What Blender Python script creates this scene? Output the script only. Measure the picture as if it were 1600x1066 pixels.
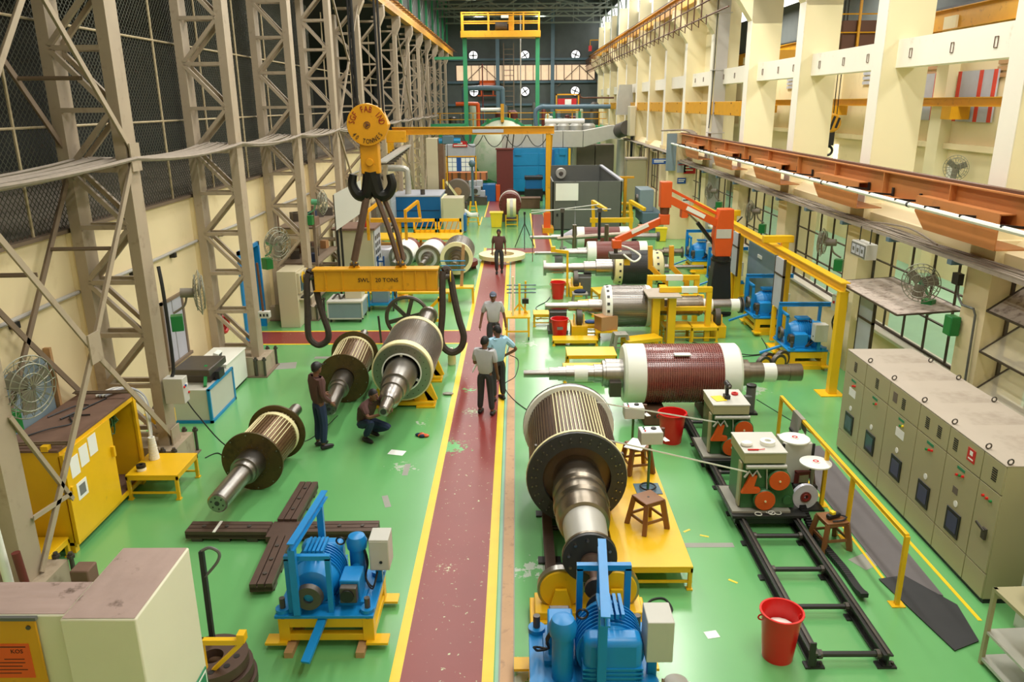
import bpy, bmesh, math, random
from mathutils import Vector, Matrix
random.seed(7)
S = bpy.context.scene
C = S.collection
PI = math.pi
for o in list(bpy.data.objects): bpy.data.objects.remove(o)

# ---------------------------------------------------------------- camera
cam_d = bpy.data.cameras.new('camera'); cam_d.lens = 27.29; cam_d.sensor_width = 36; cam_d.clip_end = 400
cam = bpy.data.objects.new('camera', cam_d); C.objects.link(cam)
_r = Vector((0.99996, 0.00473, -0.00723)); _u = Vector((0.00553, 0.29248, 0.95626)); _f = Vector((-0.00664, 0.95626, -0.29244))
cam.matrix_world = Matrix(((_r.x, _u.x, -_f.x, 0), (_r.y, _u.y, -_f.y, 0), (_r.z, _u.z, -_f.z, 6.2), (0, 0, 0, 1)))
S.camera = cam

# ---------------------------------------------------------------- world, light, exposure
S.view_settings.view_transform = 'Standard'; S.view_settings.look = 'None'
S.view_settings.exposure = 0.16; S.view_settings.gamma = 1.0; S.view_settings.use_curve_mapping = False
W = bpy.data.worlds.new('world'); S.world = W; W.use_nodes = True
W.node_tree.nodes['Background'].inputs[0].default_value = (0.80, 0.90, 1.0, 1)
W.node_tree.nodes['Background'].inputs[1].default_value = 1.3

def area(name, loc, sx, sy, power, col=(1, 0.97, 0.90), rot=(0, 0, 0)):
    d = bpy.data.lights.new(name, 'AREA'); d.shape = 'RECTANGLE'; d.size = sx; d.size_y = sy; d.energy = power; d.color = col
    o = bpy.data.objects.new(name, d); C.objects.link(o); o.location = loc; o.rotation_euler = rot
    return o
# rows of high-bay lamps under the main roof
for yy in (5, 15, 25, 36, 48, 60, 73):  # farthest lights of each row are added to brighten the end wall
    if yy > 5: area('bay_area_light', (-3.2, yy, 13.6), 0.7, 6.0, 500)
    area('bay_area_light', (2.2, yy, 13.6), 0.8, 6.0, 410)
    area('bay_area_light', (5.6, yy, 13.4), 0.8, 6.0, 480)  # extra third row, added for sheen on the right side of the floor
# lamps of the neighbouring bay on the right
for yy in (10, 22, 34, 48):
    area('side_bay_lamp', (13.0, yy, 11.0), 2.0, 5.0, 520)

# ---------------------------------------------------------------- materials
def lin(c):
    return tuple(((x / 255) / 12.92 if x / 255 <= 0.04045 else ((x / 255 + 0.055) / 1.055) ** 2.4) for x in c)
def mat(name, col, rough=0.5, metal=0.0, var=0.12, scale=3.0, bump=0.0, dirt=None, dirt_lo=0.55, dirt_hi=0.75, dirt_scale=4.0, clear=0.0, stretch=None, emit=0.0, alpha=1.0, trans=0.0):
    m = bpy.data.materials.new(name); m.use_nodes = True
    nt = m.node_tree; b = nt.nodes['Principled BSDF']
    b.inputs['Roughness'].default_value = rough; b.inputs['Metallic'].default_value = metal
    if clear: b.inputs['Coat Weight'].default_value = clear; b.inputs['Coat Roughness'].default_value = 0.18
    c = lin(col)
    tc = nt.nodes.new('ShaderNodeTexCoord'); src = tc.outputs['Object']
    if stretch:
        mp = nt.nodes.new('ShaderNodeMapping'); mp.inputs['Scale'].default_value = stretch
        nt.links.new(src, mp.inputs[0]); src = mp.outputs[0]
    n = nt.nodes.new('ShaderNodeTexNoise'); n.inputs['Scale'].default_value = scale; n.inputs['Detail'].default_value = 5
    nt.links.new(src, n.inputs['Vector'])
    mx = nt.nodes.new('ShaderNodeMix'); mx.data_type = 'RGBA'
    mx.inputs[6].default_value = tuple(max(0, x * (1 - var)) for x in c) + (1,)
    mx.inputs[7].default_value = tuple(min(1, x * (1 + var)) for x in c) + (1,)
    nt.links.new(n.outputs[0], mx.inputs[0]); out = mx.outputs[2]
    if dirt:
        n2 = nt.nodes.new('ShaderNodeTexNoise'); n2.inputs['Scale'].default_value = dirt_scale; n2.inputs['Detail'].default_value = 8; n2.inputs['Roughness'].default_value = 0.65
        nt.links.new(src, n2.inputs['Vector'])
        r = nt.nodes.new('ShaderNodeMapRange'); r.inputs[1].default_value = dirt_lo; r.inputs[2].default_value = dirt_hi
        nt.links.new(n2.outputs[0], r.inputs[0])
        m2 = nt.nodes.new('ShaderNodeMix'); m2.data_type = 'RGBA'
        nt.links.new(r.outputs[0], m2.inputs[0]); nt.links.new(out, m2.inputs[6]); m2.inputs[7].default_value = lin(dirt) + (1,)
        out = m2.outputs[2]
    nt.links.new(out, b.inputs['Base Color'])
    if bump:
        bp = nt.nodes.new('ShaderNodeBump'); bp.inputs['Strength'].default_value = bump; bp.inputs['Distance'].default_value = 0.02
        nt.links.new(n.outputs[0], bp.inputs['Height']); nt.links.new(bp.outputs[0], b.inputs['Normal'])
    if emit:
        nt.links.new(out, b.inputs['Emission Color']); b.inputs['Emission Strength'].default_value = emit
    if trans:
        b.inputs['Transmission Weight'].default_value = trans; b.inputs['IOR'].default_value = 1.05
    if alpha < 1: b.inputs['Alpha'].default_value = alpha
    return m

def blots(m, spots):
    nt = m.node_tree; b = nt.nodes['Principled BSDF']; src = b.inputs['Base Color'].links[0].from_socket
    tc = nt.nodes.new('ShaderNodeTexCoord')
    for c, r, col, sc in spots:                             # a worn patch with a ragged edge
        v = nt.nodes.new('ShaderNodeVectorMath'); v.operation = 'DISTANCE'; v.inputs[1].default_value = c
        nt.links.new(tc.outputs['Object'], v.inputs[0])
        n = nt.nodes.new('ShaderNodeTexNoise'); n.inputs['Scale'].default_value = sc; n.inputs['Detail'].default_value = 7; n.inputs['Roughness'].default_value = 0.65
        nt.links.new(tc.outputs['Object'], n.inputs['Vector'])
        a = nt.nodes.new('ShaderNodeMath'); a.operation = 'MULTIPLY_ADD'; a.inputs[1].default_value = 1.5
        nt.links.new(n.outputs[0], a.inputs[0]); nt.links.new(v.outputs['Value'], a.inputs[2])
        k = nt.nodes.new('ShaderNodeMath'); k.operation = 'LESS_THAN'; k.inputs[1].default_value = r
        nt.links.new(a.outputs[0], k.inputs[0])
        x = nt.nodes.new('ShaderNodeMix'); x.data_type = 'RGBA'
        nt.links.new(k.outputs[0], x.inputs[0]); nt.links.new(src, x.inputs[6]); x.inputs[7].default_value = lin(col) + (1,)
        src = x.outputs[2]
    nt.links.new(src, b.inputs['Base Color'])
    return m
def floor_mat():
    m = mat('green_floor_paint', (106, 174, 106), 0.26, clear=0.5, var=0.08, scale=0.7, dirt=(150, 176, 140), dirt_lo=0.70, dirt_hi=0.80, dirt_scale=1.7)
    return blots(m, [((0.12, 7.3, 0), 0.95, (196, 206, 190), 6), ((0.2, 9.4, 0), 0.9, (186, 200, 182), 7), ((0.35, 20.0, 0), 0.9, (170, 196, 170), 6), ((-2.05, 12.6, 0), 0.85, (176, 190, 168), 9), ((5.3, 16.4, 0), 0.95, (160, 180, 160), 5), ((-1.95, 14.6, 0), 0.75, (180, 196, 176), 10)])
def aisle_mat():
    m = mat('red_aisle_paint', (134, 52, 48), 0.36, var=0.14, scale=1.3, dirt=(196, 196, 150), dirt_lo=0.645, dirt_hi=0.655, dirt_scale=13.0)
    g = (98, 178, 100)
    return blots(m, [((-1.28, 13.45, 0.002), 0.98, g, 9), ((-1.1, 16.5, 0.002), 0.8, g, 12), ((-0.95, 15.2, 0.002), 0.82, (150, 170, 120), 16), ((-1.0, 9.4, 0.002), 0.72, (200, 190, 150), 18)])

MT = dict(
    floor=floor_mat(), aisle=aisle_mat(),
    yline=mat('yellow_line_paint', (246, 204, 40), 0.35, dirt=(150, 140, 80), dirt_lo=0.66, dirt_hi=0.8),
    strip=mat('tan_concrete_strip', (196, 156, 116), 0.6, dirt=(140, 110, 85), dirt_lo=0.55, dirt_hi=0.8, dirt_scale=7),
    greyline=mat('grey_joint', (150, 150, 140), 0.6),
    paleline=mat('pale_green_joint', (140, 190, 160), 0.5),
    cream=mat('cream_wall_paint', (232, 214, 172), 0.7, var=0.05, scale=0.8, dirt=(204, 182, 136), dirt_lo=0.58, dirt_hi=0.85, dirt_scale=1.1),
    creamcol=mat('cream_column_paint', (234, 222, 182), 0.65, var=0.04, scale=0.7),
    beam=mat('pale_beam_paint', (240, 234, 218), 0.65, var=0.05, scale=1.2, dirt=(190, 180, 150), dirt_lo=0.62, dirt_hi=0.8, dirt_scale=2),
    lattice=mat('grey_beige_steel_paint', (170, 154, 132), 0.55, var=0.14, scale=2.2, dirt=(128, 112, 90), dirt_lo=0.56, dirt_hi=0.8, dirt_scale=3),
    latdark=mat('dusty_brown_steel_paint', (126, 108, 90), 0.6, var=0.14, scale=3),
    greycol=mat('grey_column_paint', (176, 172, 166), 0.6, var=0.06),
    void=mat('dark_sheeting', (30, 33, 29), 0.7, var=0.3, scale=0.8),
    voidroof=mat('dark_roof_sheet', (140, 130, 116), 0.45, var=0.4, scale=2.2, stretch=(0.4, 1, 1)),
    mesh=mat('galvanised_wire', (96, 98, 86), 0.5, metal=0.5),
    rope=mat('rusty_pale_pipe', (176, 160, 128), 0.7, var=0.4, scale=14),
    hookamber=mat('worn_amber_paint', (214, 148, 22), 0.45, var=0.12, dirt=(130, 80, 26), dirt_lo=0.60, dirt_hi=0.78, dirt_scale=5),
    yellow=mat('yellow_machine_paint', (236, 186, 22), 0.38, var=0.08, dirt=(120, 96, 40), dirt_lo=0.68, dirt_hi=0.82, dirt_scale=5),
    amber=mat('amber_crane_paint', (214, 154, 20), 0.42, var=0.12, dirt=(96, 66, 28), dirt_lo=0.60, dirt_hi=0.80, dirt_scale=4),
    orange=mat('orange_machine_paint', (216, 88, 28), 0.4, var=0.1, dirt=(110, 60, 40), dirt_lo=0.7, dirt_hi=0.85),
    rust=mat('rust_orange_beam_paint', (190, 122, 66), 0.5, var=0.1, dirt=(120, 70, 40), dirt_lo=0.62, dirt_hi=0.85, dirt_scale=2.4),
    darkrust=mat('dark_brown_iron', (96, 60, 40), 0.6),
    blue=mat('bright_blue_machine_paint', (20, 132, 200), 0.35, var=0.12, dirt=(60, 70, 80), dirt_lo=0.66, dirt_hi=0.82, dirt_scale=5),
    deepblue=mat('blue_cabinet_paint', (16, 98, 158), 0.4, var=0.06),
    cyan=mat('sky_blue_panel_paint', (18, 132, 186), 0.4, var=0.08),
    navy=mat('navy_cloth', (28, 40, 66), 0.85, var=0.2, scale=8),
    steel=mat('machined_steel', (158, 154, 149), 0.33, metal=1.0, var=0.12, scale=2, stretch=(14, 1, 1)),
    brass=mat('oiled_steel', (140, 130, 116), 0.33, metal=1.0, var=0.2, scale=2, stretch=(9, 1, 1)),
    castiron=mat('cast_iron', (92, 86, 80), 0.45, metal=0.6, var=0.2),
    lam=mat('laminated_core_steel', (150, 144, 138), 0.34, metal=0.85, var=0.15),
    darklam=mat('dark_laminated_core', (104, 84, 70), 0.36, metal=0.6, var=0.25),
    bronze=mat('brown_varnished_core', (120, 92, 62), 0.35, metal=0.55, var=0.25),
    olive=mat('brown_oxide_disc', (86, 70, 36), 0.45, metal=0.35, var=0.3, scale=4, dirt=(50, 40, 22), dirt_lo=0.5, dirt_hi=0.8, dirt_scale=6),
    redwrap=mat('red_brown_winding', (132, 62, 54), 0.25, var=0.35, scale=9, clear=0.8),
    redlac=mat('red_brown_lacquer', (126, 62, 54), 0.4, var=0.15),
    bindpink=mat('pinkish_binding', (150, 92, 84), 0.3, var=0.3, scale=12),
    film=mat('clear_grey_film', (186, 184, 196), 0.2, var=0.2, scale=7, clear=0.5),
    white=mat('white_glass_tape', (236, 236, 226), 0.5, var=0.05),
    ivory=mat('cream_insulation_tape', (236, 226, 176), 0.5, var=0.06),
    palegreen=mat('pale_tape_band', (236, 238, 226), 0.5, var=0.05),
    blackdisc=mat('black_rotor_face', (62, 62, 62), 0.42, metal=0.3, var=0.25),
    black=mat('black_paint', (26, 27, 28), 0.45, var=0.2),
    rubber=mat('black_rubber', (24, 24, 24), 0.6, var=0.2),
    sling=mat('dark_brown_sling_webbing', (62, 52, 44), 0.85, var=0.3, scale=9, bump=0.4),
    slingb=mat('brown_flat_sling', (96, 74, 60), 0.85, var=0.25, scale=9),
    hook=mat('blackened_hook_steel', (40, 40, 38), 0.4, metal=0.6),
    grey=mat('grey_cabinet_paint', (196, 194, 184), 0.5, var=0.06),
    beige=mat('beige_cabinet_paint', (200, 190, 160), 0.45, var=0.05, scale=1.5),
    khaki=mat('khaki_panel_paint', (172, 164, 128), 0.42, var=0.05, scale=1.2),
    dustytop=mat('dusty_cabinet_top', (178, 166, 150), 0.75, var=0.10, scale=1.0, dirt=(146, 132, 116), dirt_lo=0.5, dirt_hi=0.75, dirt_scale=1.4),
    booth=mat('dark_grey_booth_paint', (96, 98, 94), 0.45, var=0.08),
    brownbox=mat('brown_grey_panel', (110, 98, 88), 0.6, var=0.1),
    duct=mat('galvanised_duct', (190, 188, 180), 0.4, metal=0.3, var=0.08),
    maroon=mat('maroon_paint', (104, 42, 38), 0.5, var=0.1),
    tank=mat('pale_green_tank_paint', (206, 212, 190), 0.4, var=0.1, scale=1.2, dirt=(150, 190, 140), dirt_lo=0.55, dirt_hi=0.75, dirt_scale=1.0),
    green=mat('green_portal_paint', (52, 150, 100), 0.45, var=0.1),
    machgreen=mat('dark_green_machine_paint', (58, 104, 62), 0.4, var=0.1, dirt=(40, 60, 40), dirt_lo=0.65, dirt_hi=0.8),
    switchgreen=mat('green_switch_box', (30, 128, 62), 0.4),
    teal=mat('blue_grey_steel', (86, 112, 126), 0.5, var=0.1),
    bluegrey=mat('grey_blue_sheet', (124, 142, 152), 0.5, var=0.08),
    red=mat('red_bucket_plastic', (216, 34, 30), 0.28, var=0.05),
    redsign=mat('red_sign_paint', (200, 30, 34), 0.4, var=0.03),
    bluesign=mat('blue_sign_paint', (30, 78, 150), 0.4, var=0.03),
    brown=mat('brown_plastic', (132, 86, 50), 0.35, var=0.1),
    greystool=mat('grey_plastic', (150, 146, 134), 0.4),
    wood=mat('raw_timber', (180, 140, 96), 0.7, var=0.2, scale=5, stretch=(1, 8, 8)),
    darkwood=mat('old_timber_block', (110, 82, 60), 0.75, var=0.25, scale=4),
    orangewood=mat('orange_crate_timber', (196, 120, 70), 0.7, var=0.15),
    card=mat('brown_cardboard', (182, 136, 92), 0.75, var=0.06),
    paper=mat('white_paper', (240, 240, 236), 0.6, var=0.03),
    greypaper=mat('grey_print', (120, 122, 120), 0.6),
    concrete=mat('dusty_concrete_top', (176, 152, 142), 0.85, var=0.16, scale=1.6, bump=0.8, dirt=(96, 78, 66), dirt_lo=0.60, dirt_hi=0.72, dirt_scale=4),
    concpaint=mat('cream_painted_concrete', (224, 222, 196), 0.7, var=0.05, scale=2, bump=0.15),
    dusty=mat('brown_dust_on_steel', (118, 90, 74), 0.85, var=0.2, scale=5, bump=0.3),
    scrap=mat('old_brown_rail_steel', (92, 72, 62), 0.5, metal=0.35, var=0.2, scale=5),
    track=mat('dark_track_steel', (58, 58, 56), 0.4, metal=0.5, var=0.2),
    mat_grey=mat('grey_rubber_mat', (104, 98, 98), 0.7, var=0.1),
    mat_black=mat('black_rubber_mat', (46, 46, 48), 0.6, var=0.2),
    glass=mat('thin_window_glass', (236, 240, 238), 0.03, var=0.0, trans=1.0),
    dustglass=mat('dusty_sash_glass', (186, 172, 160), 0.6, var=0.25, scale=4, dirt=(96, 74, 62), dirt_lo=0.5, dirt_hi=0.7, dirt_scale=7),
    hazeglass=mat('hazy_tilted_glass', (196, 186, 160), 0.35, var=0.1, alpha=0.6),
    muntin=mat('dark_window_bar', (70, 58, 46), 0.5),
    daylight=mat('bright_daylight_pane', (255, 252, 246), 0.5, var=0.0, emit=2.6),
    tanpane=mat('sunlit_dusty_pane', (226, 196, 160), 0.5, var=0.25, scale=1.6, emit=0.75),
    lampglow=mat('lamp_glow', (255, 250, 235), 0.5, var=0, emit=6.0),
    roof=mat('dark_roof_deck', (92, 98, 96), 0.7, var=0.2, scale=1.5),
    rooftruss=mat('grey_green_roof_steel', (132, 142, 132), 0.5, var=0.1),
    skin=mat('brown_skin', (120, 80, 60), 0.5, var=0.06),
    hair=mat('black_hair', (20, 18, 18), 0.6),
    brownshirt=mat('maroon_brown_shirt', (88, 58, 54), 0.85, var=0.15, scale=9),
    greyshirt=mat('light_grey_shirt', (182, 182, 186), 0.85, var=0.08, scale=9),
    blueshirt=mat('pale_blue_shirt', (160, 200, 222), 0.85, var=0.08, scale=9),
    trousers=mat('charcoal_trousers', (52, 52, 54), 0.85, var=0.15, scale=9),
    jeans=mat('dark_blue_jeans', (36, 52, 82), 0.85, var=0.2, scale=9),
    shoe=mat('dark_shoe', (34, 30, 30), 0.5),
    cap=mat('grey_blue_cap', (92, 100, 118), 0.8),
    fan=mat('grey_green_fan_cage', (140, 140, 122), 0.45, metal=0.4),
    fanmotor=mat('dusty_fan_motor', (128, 120, 106), 0.6),
    fangreen=mat('mint_fan_motor', (96, 168, 128), 0.45),
    cable=mat('dusty_grey_cable', (150, 138, 124), 0.8, var=0.25, scale=6),
    cableblack=mat('black_cable', (30, 30, 30), 0.6),
    panelgrey=mat('pale_grey_louvre', (178, 180, 190), 0.6),
    panelred=mat('red_louvre_stripe', (204, 60, 40), 0.6),
    stripe=mat('black_crane_stripe', (30, 28, 26), 0.5),
    handset=mat('yellow_handset', (240, 208, 40), 0.4),
    poster=mat('orange_notice', (226, 92, 30), 0.6, var=0.04),
    ink=mat('dark_ink', (66, 24, 18), 0.6),
    inkblack=mat('black_ink', (30, 24, 20), 0.6),
    inkred=mat('red_ink', (140, 20, 16), 0.5),
    exitgreen=mat('green_exit_sign', (40, 130, 90), 0.5),
    screen=mat('dark_screen', (60, 70, 96), 0.15),
    mint=mat('mint_lacquer', (150, 190, 160), 0.5),
)
# ---------------------------------------------------------------- mesh helpers
def frame(d, up=(0, 0, 1)):
    d = Vector(d).normalized(); u = Vector(up)
    if abs(d.dot(u)) > 0.99: u = Vector((0, 1, 0)) if abs(d.y) < 0.9 else Vector((1, 0, 0))
    s = d.cross(u).normalized(); return d, s, s.cross(d)
class MB:
    def __init__(self): self.v = []; self.f = []
    def add(self, vs, fs):
        k = len(self.v); self.v += [tuple(p) for p in vs]; self.f += [tuple(i + k for i in q) for q in fs]; return self
    def box(self, x0, x1, y0, y1, z0, z1):
        return self.add([(x0, y0, z0), (x1, y0, z0), (x1, y1, z0), (x0, y1, z0), (x0, y0, z1), (x1, y0, z1), (x1, y1, z1), (x0, y1, z1)],
                        [(3, 2, 1, 0), (4, 5, 6, 7), (0, 1, 5, 4), (1, 2, 6, 5), (2, 3, 7, 6), (3, 0, 4, 7)])
    def cb(self, c, s, rot=None):
        h = [x / 2 for x in s]; m = MB().box(-h[0], h[0], -h[1], h[1], -h[2], h[2])
        R = Matrix.Identity(3) if rot is None else (Matrix.Rotation(rot, 3, 'Z') if not hasattr(rot, 'to_matrix') and not isinstance(rot, Matrix) else rot)
        return self.add([R @ Vector(p) + Vector(c) for p in m.v], m.f)
    def bar(self, p, q, w, h, up=(0, 0, 1)):
        p = Vector(p); q = Vector(q); d, s, u = frame(q - p, up); a = s * w / 2; b = u * h / 2
        return self.add([p - a - b, p + a - b, p + a + b, p - a + b, q - a - b, q + a - b, q + a + b, q - a + b],
                        [(0, 1, 2, 3), (7, 6, 5, 4), (0, 4, 5, 1), (1, 5, 6, 2), (2, 6, 7, 3), (3, 7, 4, 0)])
    def ibeam(self, p, q, w, h, t=0.02, up=(0, 0, 1)):
        p = Vector(p); q = Vector(q); d, s, u = frame(q - p, up)
        self.bar(p + u * (h / 2 - t / 2), q + u * (h / 2 - t / 2), w, t, up); self.bar(p - u * (h / 2 - t / 2), q - u * (h / 2 - t / 2), w, t, up)
        return self.bar(p, q, t, h - 2 * t, up)
    def tube(self, p, q, r, n=10, r2=None):
        p = Vector(p); q = Vector(q); d, s, u = frame(q - p); r2 = r if r2 is None else r2; vs = []
        for c, rr in ((p, r), (q, r2)):
            for i in range(n):
                a = 2 * PI * i / n; vs.append(c + (s * math.cos(a) + u * math.sin(a)) * rr)
        return self.add(vs, [(i, (i + 1) % n, n + (i + 1) % n, n + i) for i in range(n)] + [tuple(range(n - 1, -1, -1)), tuple(range(n, 2 * n))])
    def path(self, pts, r, n=6, taper=None):
        pts = [Vector(p) for p in pts]; vs = []; m = len(pts); prev = None
        for k, p in enumerate(pts):
            d = (pts[min(k + 1, m - 1)] - pts[max(k - 1, 0)])
            if d.length < 1e-6: d = Vector((0, 0, 1))
            d.normalize()
            if prev is None: _, s, u = frame(d)
            else:
                s = prev - d * prev.dot(d)
                s = s.normalized() if s.length > 1e-6 else frame(d)[1]
                u = s.cross(d)
            prev = s; rr = r if taper is None else taper[k]
            for i in range(n):
                a = 2 * PI * i / n; vs.append(p + (s * math.cos(a) + u * math.sin(a)) * rr)
        fs = [(k * n + i, k * n + (i + 1) % n, (k + 1) * n + (i + 1) % n, (k + 1) * n + i) for k in range(m - 1) for i in range(n)]
        return self.add(vs, fs + [tuple(range(n - 1, -1, -1)), tuple(range((m - 1) * n, m * n))])
    def lathe(self, prof, n=32, axis='x', c=(0, 0, 0), closed=False):
        vs = []; fs = []; m = len(prof)
        for (t, r) in prof:
            for i in range(n):
                a = 2 * PI * i / n; y, z = r * math.cos(a), r * math.sin(a)
                p = {'x': (t, y, z), 'y': (y, t, z), 'z': (y, z, t)}[axis]
                vs.append((p[0] + c[0], p[1] + c[1], p[2] + c[2]))
        for k in range(m if closed else m - 1):
            k2 = (k + 1) % m
            fs += [(k * n + i, k * n + (i + 1) % n, k2 * n + (i + 1) % n, k2 * n + i) for i in range(n)]
        if not closed:
            if prof[0][1] > 1e-4: fs.append(tuple(range(n - 1, -1, -1)))
            if prof[-1][1] > 1e-4: fs.append(tuple(range((m - 1) * n, m * n)))
        return self.add(vs, fs)
    def ring(self, c, axis, R, r, t, n=32):                # flat ring centred on c
        return self.lathe([(-t / 2, r), (-t / 2, R), (t / 2, R), (t / 2, r)], n, axis, c, True)
    def torus(self, c, axis, R, r, n=24, k=6, a0=0, a1=2 * PI):
        full = abs(a1 - a0 - 2 * PI) < 1e-3; pts = []
        for i in range(n + 1):
            a = a0 + (a1 - a0) * i / n; y, z = R * math.cos(a), R * math.sin(a)
            p = {'x': (0, y, z), 'y': (y, 0, z), 'z': (y, z, 0)}[axis]; pts.append((p[0] + c[0], p[1] + c[1], p[2] + c[2]))
        if full: return self.lathe([(r * math.sin(2 * PI * j / k), R + r * math.cos(2 * PI * j / k)) for j in range(k)], n, axis, c, True)
        return self.path(pts, r, k)
    def prism(self, poly, plane, a, b):                    # polygon in plane 'xz','yz','xy' extruded along the third axis
        n = len(poly); vs = []
        for t in (a, b):
            for (p, q) in poly: vs.append({'xz': (p, t, q), 'yz': (t, p, q), 'xy': (p, q, t)}[plane])
        return self.add(vs, [(i, (i + 1) % n, n + (i + 1) % n, n + i) for i in range(n)] + [tuple(range(n - 1, -1, -1)), tuple(range(n, 2 * n))])
    def gear(self, x0, x1, r, n, depth, duty=0.5, steps=1, band=0.0, axis='x', c=(0, 0, 0)):   # slotted cylinder
        prof = []
        for i in range(n):
            a = 2 * PI * i / n; w = 2 * PI / n
            for fr, dd in ((0.0, 0), (duty, 0), (duty + 0.02, depth), (0.98, depth)): prof.append((a + fr * w, dd))
        xs = []
        if steps == 1: xs = [(x0, 0), (x1, 0)]
        else:
            L = (x1 - x0) / steps
            for k in range(steps): xs += [(x0 + k * L, 0), (x0 + (k + 0.66) * L, 0), (x0 + (k + 0.68) * L, band), (x0 + (k + 0.98) * L, band)]
            xs.append((x1, 0))
        m = len(prof); vs = []
        for (x, bd) in xs:
            for (a, dd) in prof:
                rr = r - max(dd, bd); y, z = rr * math.cos(a), rr * math.sin(a)
                p = {'x': (x, y, z), 'y': (y, x, z)}[axis]; vs.append((p[0] + c[0], p[1] + c[1], p[2] + c[2]))
        fs = [(k * m + i, k * m + (i + 1) % m, (k + 1) * m + (i + 1) % m, (k + 1) * m + i) for k in range(len(xs) - 1) for i in range(m)]
        return self.add(vs, fs + [tuple(range(m - 1, -1, -1)), tuple(range((len(xs) - 1) * m, len(xs) * m))])
    def sphere(self, c, r, n=12, m=8, sc=(1, 1, 1)):
        prof = [(-r * math.cos(PI * k / m), max(1e-5, r * math.sin(PI * k / m))) for k in range(m + 1)]
        k = len(self.v); self.lathe(prof, n, 'z')
        for i in range(k, len(self.v)):
            p = self.v[i]; self.v[i] = (p[0] * sc[0] + c[0], p[1] * sc[1] + c[1], p[2] * sc[2] + c[2])
        return self
    def xf(self, M):
        self.v = [tuple(M @ Vector(p)) for p in self.v]; return self
    def mesh(self, name, mt):
        me = bpy.data.meshes.new(name); me.from_pydata(self.v, [], self.f)
        bm = bmesh.new(); bm.from_mesh(me); bmesh.ops.recalc_face_normals(bm, faces=bm.faces); bm.to_mesh(me); bm.free()
        me.polygons.foreach_set('use_smooth', [True] * len(me.polygons)); me.set_sharp_from_angle(angle=math.radians(32))
        me.materials.append(MT[mt] if isinstance(mt, str) else mt); return me
    def build(self, name, mt, parent=None, bevel=0.0, label=None, kind=None, loc=None):
        o = bpy.data.objects.new(name, self.mesh(name, mt)); C.objects.link(o)
        if parent: o.parent = parent
        if loc: o.location = loc
        if bevel:
            b = o.modifiers.new('bevel', 'BEVEL'); b.width = bevel; b.segments = 2; b.limit_method = 'ANGLE'
        if label: o['label'] = label
        if kind: o['kind'] = kind
        return o
def inst(me, name, parent, loc=(0, 0, 0), rot=(0, 0, 0), label=None):     # another piece sharing mesh data
    o = bpy.data.objects.new(name, me); C.objects.link(o); o.parent = parent; o.location = loc; o.rotation_euler = rot
    if label: o['label'] = label
    return o
def T(name, label, cat, loc=(0, 0, 0), rz=0.0, group=None):
    o = bpy.data.objects.new(name, None); C.objects.link(o); o.location = loc; o.rotation_euler = (0, 0, rz); o.empty_display_size = 0.2
    o['label'] = label; o['category'] = cat
    if group: o['group'] = group
    return o
def tag(o, label, cat, group=None):
    o['label'] = label; o['category'] = cat
    if group: o['group'] = group
    return o
def dup(root, loc, rz=None, label=None, group=None):
    r = root.copy(); C.objects.link(r); r.location = loc
    if rz is not None: r.rotation_euler = (0, 0, rz)
    if label: r['label'] = label
    if group: r['group'] = group
    for ch in list(root.children):
        c = ch.copy(); C.objects.link(c); c.parent = r
        for g in list(ch.children):
            d = g.copy(); C.objects.link(d); d.parent = c
    return r
def struct(mb, name, mt, parent=None, bevel=0.0):
    o = mb.build(name, mt, parent, bevel)
    if not parent: o['kind'] = 'structure'
    return o
def text_mb(body, size, depth=0.006, align='CENTER'):
    cu = bpy.data.curves.new('t', 'FONT'); cu.body = body; cu.size = size; cu.extrude = depth / 2; cu.align_x = align; cu.align_y = 'CENTER'; cu.resolution_u = 2
    o = bpy.data.objects.new('t', cu); C.objects.link(o)
    dg = bpy.context.evaluated_depsgraph_get(); me = bpy.data.meshes.new_from_object(o.evaluated_get(dg))
    m = MB(); m.v = [tuple(v.co) for v in me.vertices]; m.f = [tuple(p.vertices) for p in me.polygons]
    bpy.data.objects.remove(o); bpy.data.curves.remove(cu); bpy.data.meshes.remove(me)
    return m
RX90 = Matrix.Rotation(PI / 2, 4, 'X')      # text standing up, read from -Y
def sag(p, q, drop, n=10):
    p = Vector(p); q = Vector(q)
    return [p.lerp(q, i / n) - Vector((0, 0, drop * 4 * (i / n) * (1 - i / n))) for i in range(n + 1)]
def bez(pts, n=8):                          # smooth polyline through points
    pts = [Vector(p) for p in pts]; out = []
    for k in range(len(pts) - 1):
        a = pts[max(k - 1, 0)]; b = pts[k]; c = pts[k + 1]; d = pts[min(k + 2, len(pts) - 1)]
        for i in range(n):
            t = i / n
            out.append(0.5 * ((2 * b) + (c - a) * t + (2 * a - 5 * b + 4 * c - d) * t * t + (3 * b - a - 3 * c + d) * t ** 3))
    out.append(pts[-1]); return out
# ================================================================ SETTING
BAY = 5.05
colY = [12.98 + BAY * k for k in range(-1, 14)]
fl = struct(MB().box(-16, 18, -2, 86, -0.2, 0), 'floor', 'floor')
def paint(name, mt, rects, z, label=None):
    m = MB()
    for (x0, x1, y0, y1) in rects: m.box(x0, x1, y0, y1, 0.0003, z)
    return m.build(name, mt, fl, label=label)
paint('walkway_paint', 'aisle', [(-1.35, -0.40, 0, 34.5), (-7.55, -1.35, 20.12, 21.28), (-0.4, 1.75, 33.4, 34.5), (0.85, 1.55, 34.5, 45.5), (-1.8, -0.6, 44.5, 53)], 0.003)
paint('lane_line', 'yline', [(-1.46, -1.34, 0, 20.06)], 0.005)
paint('lane_line', 'yline', [(-1.46, -1.34, 21.34, 34.6)], 0.005)
paint('lane_line', 'yline', [(-0.42, -0.29, 0, 33.3)], 0.005)
paint('lane_line', 'yline', [(-7.5, -1.34, 20.04, 20.12)], 0.005)
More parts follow.
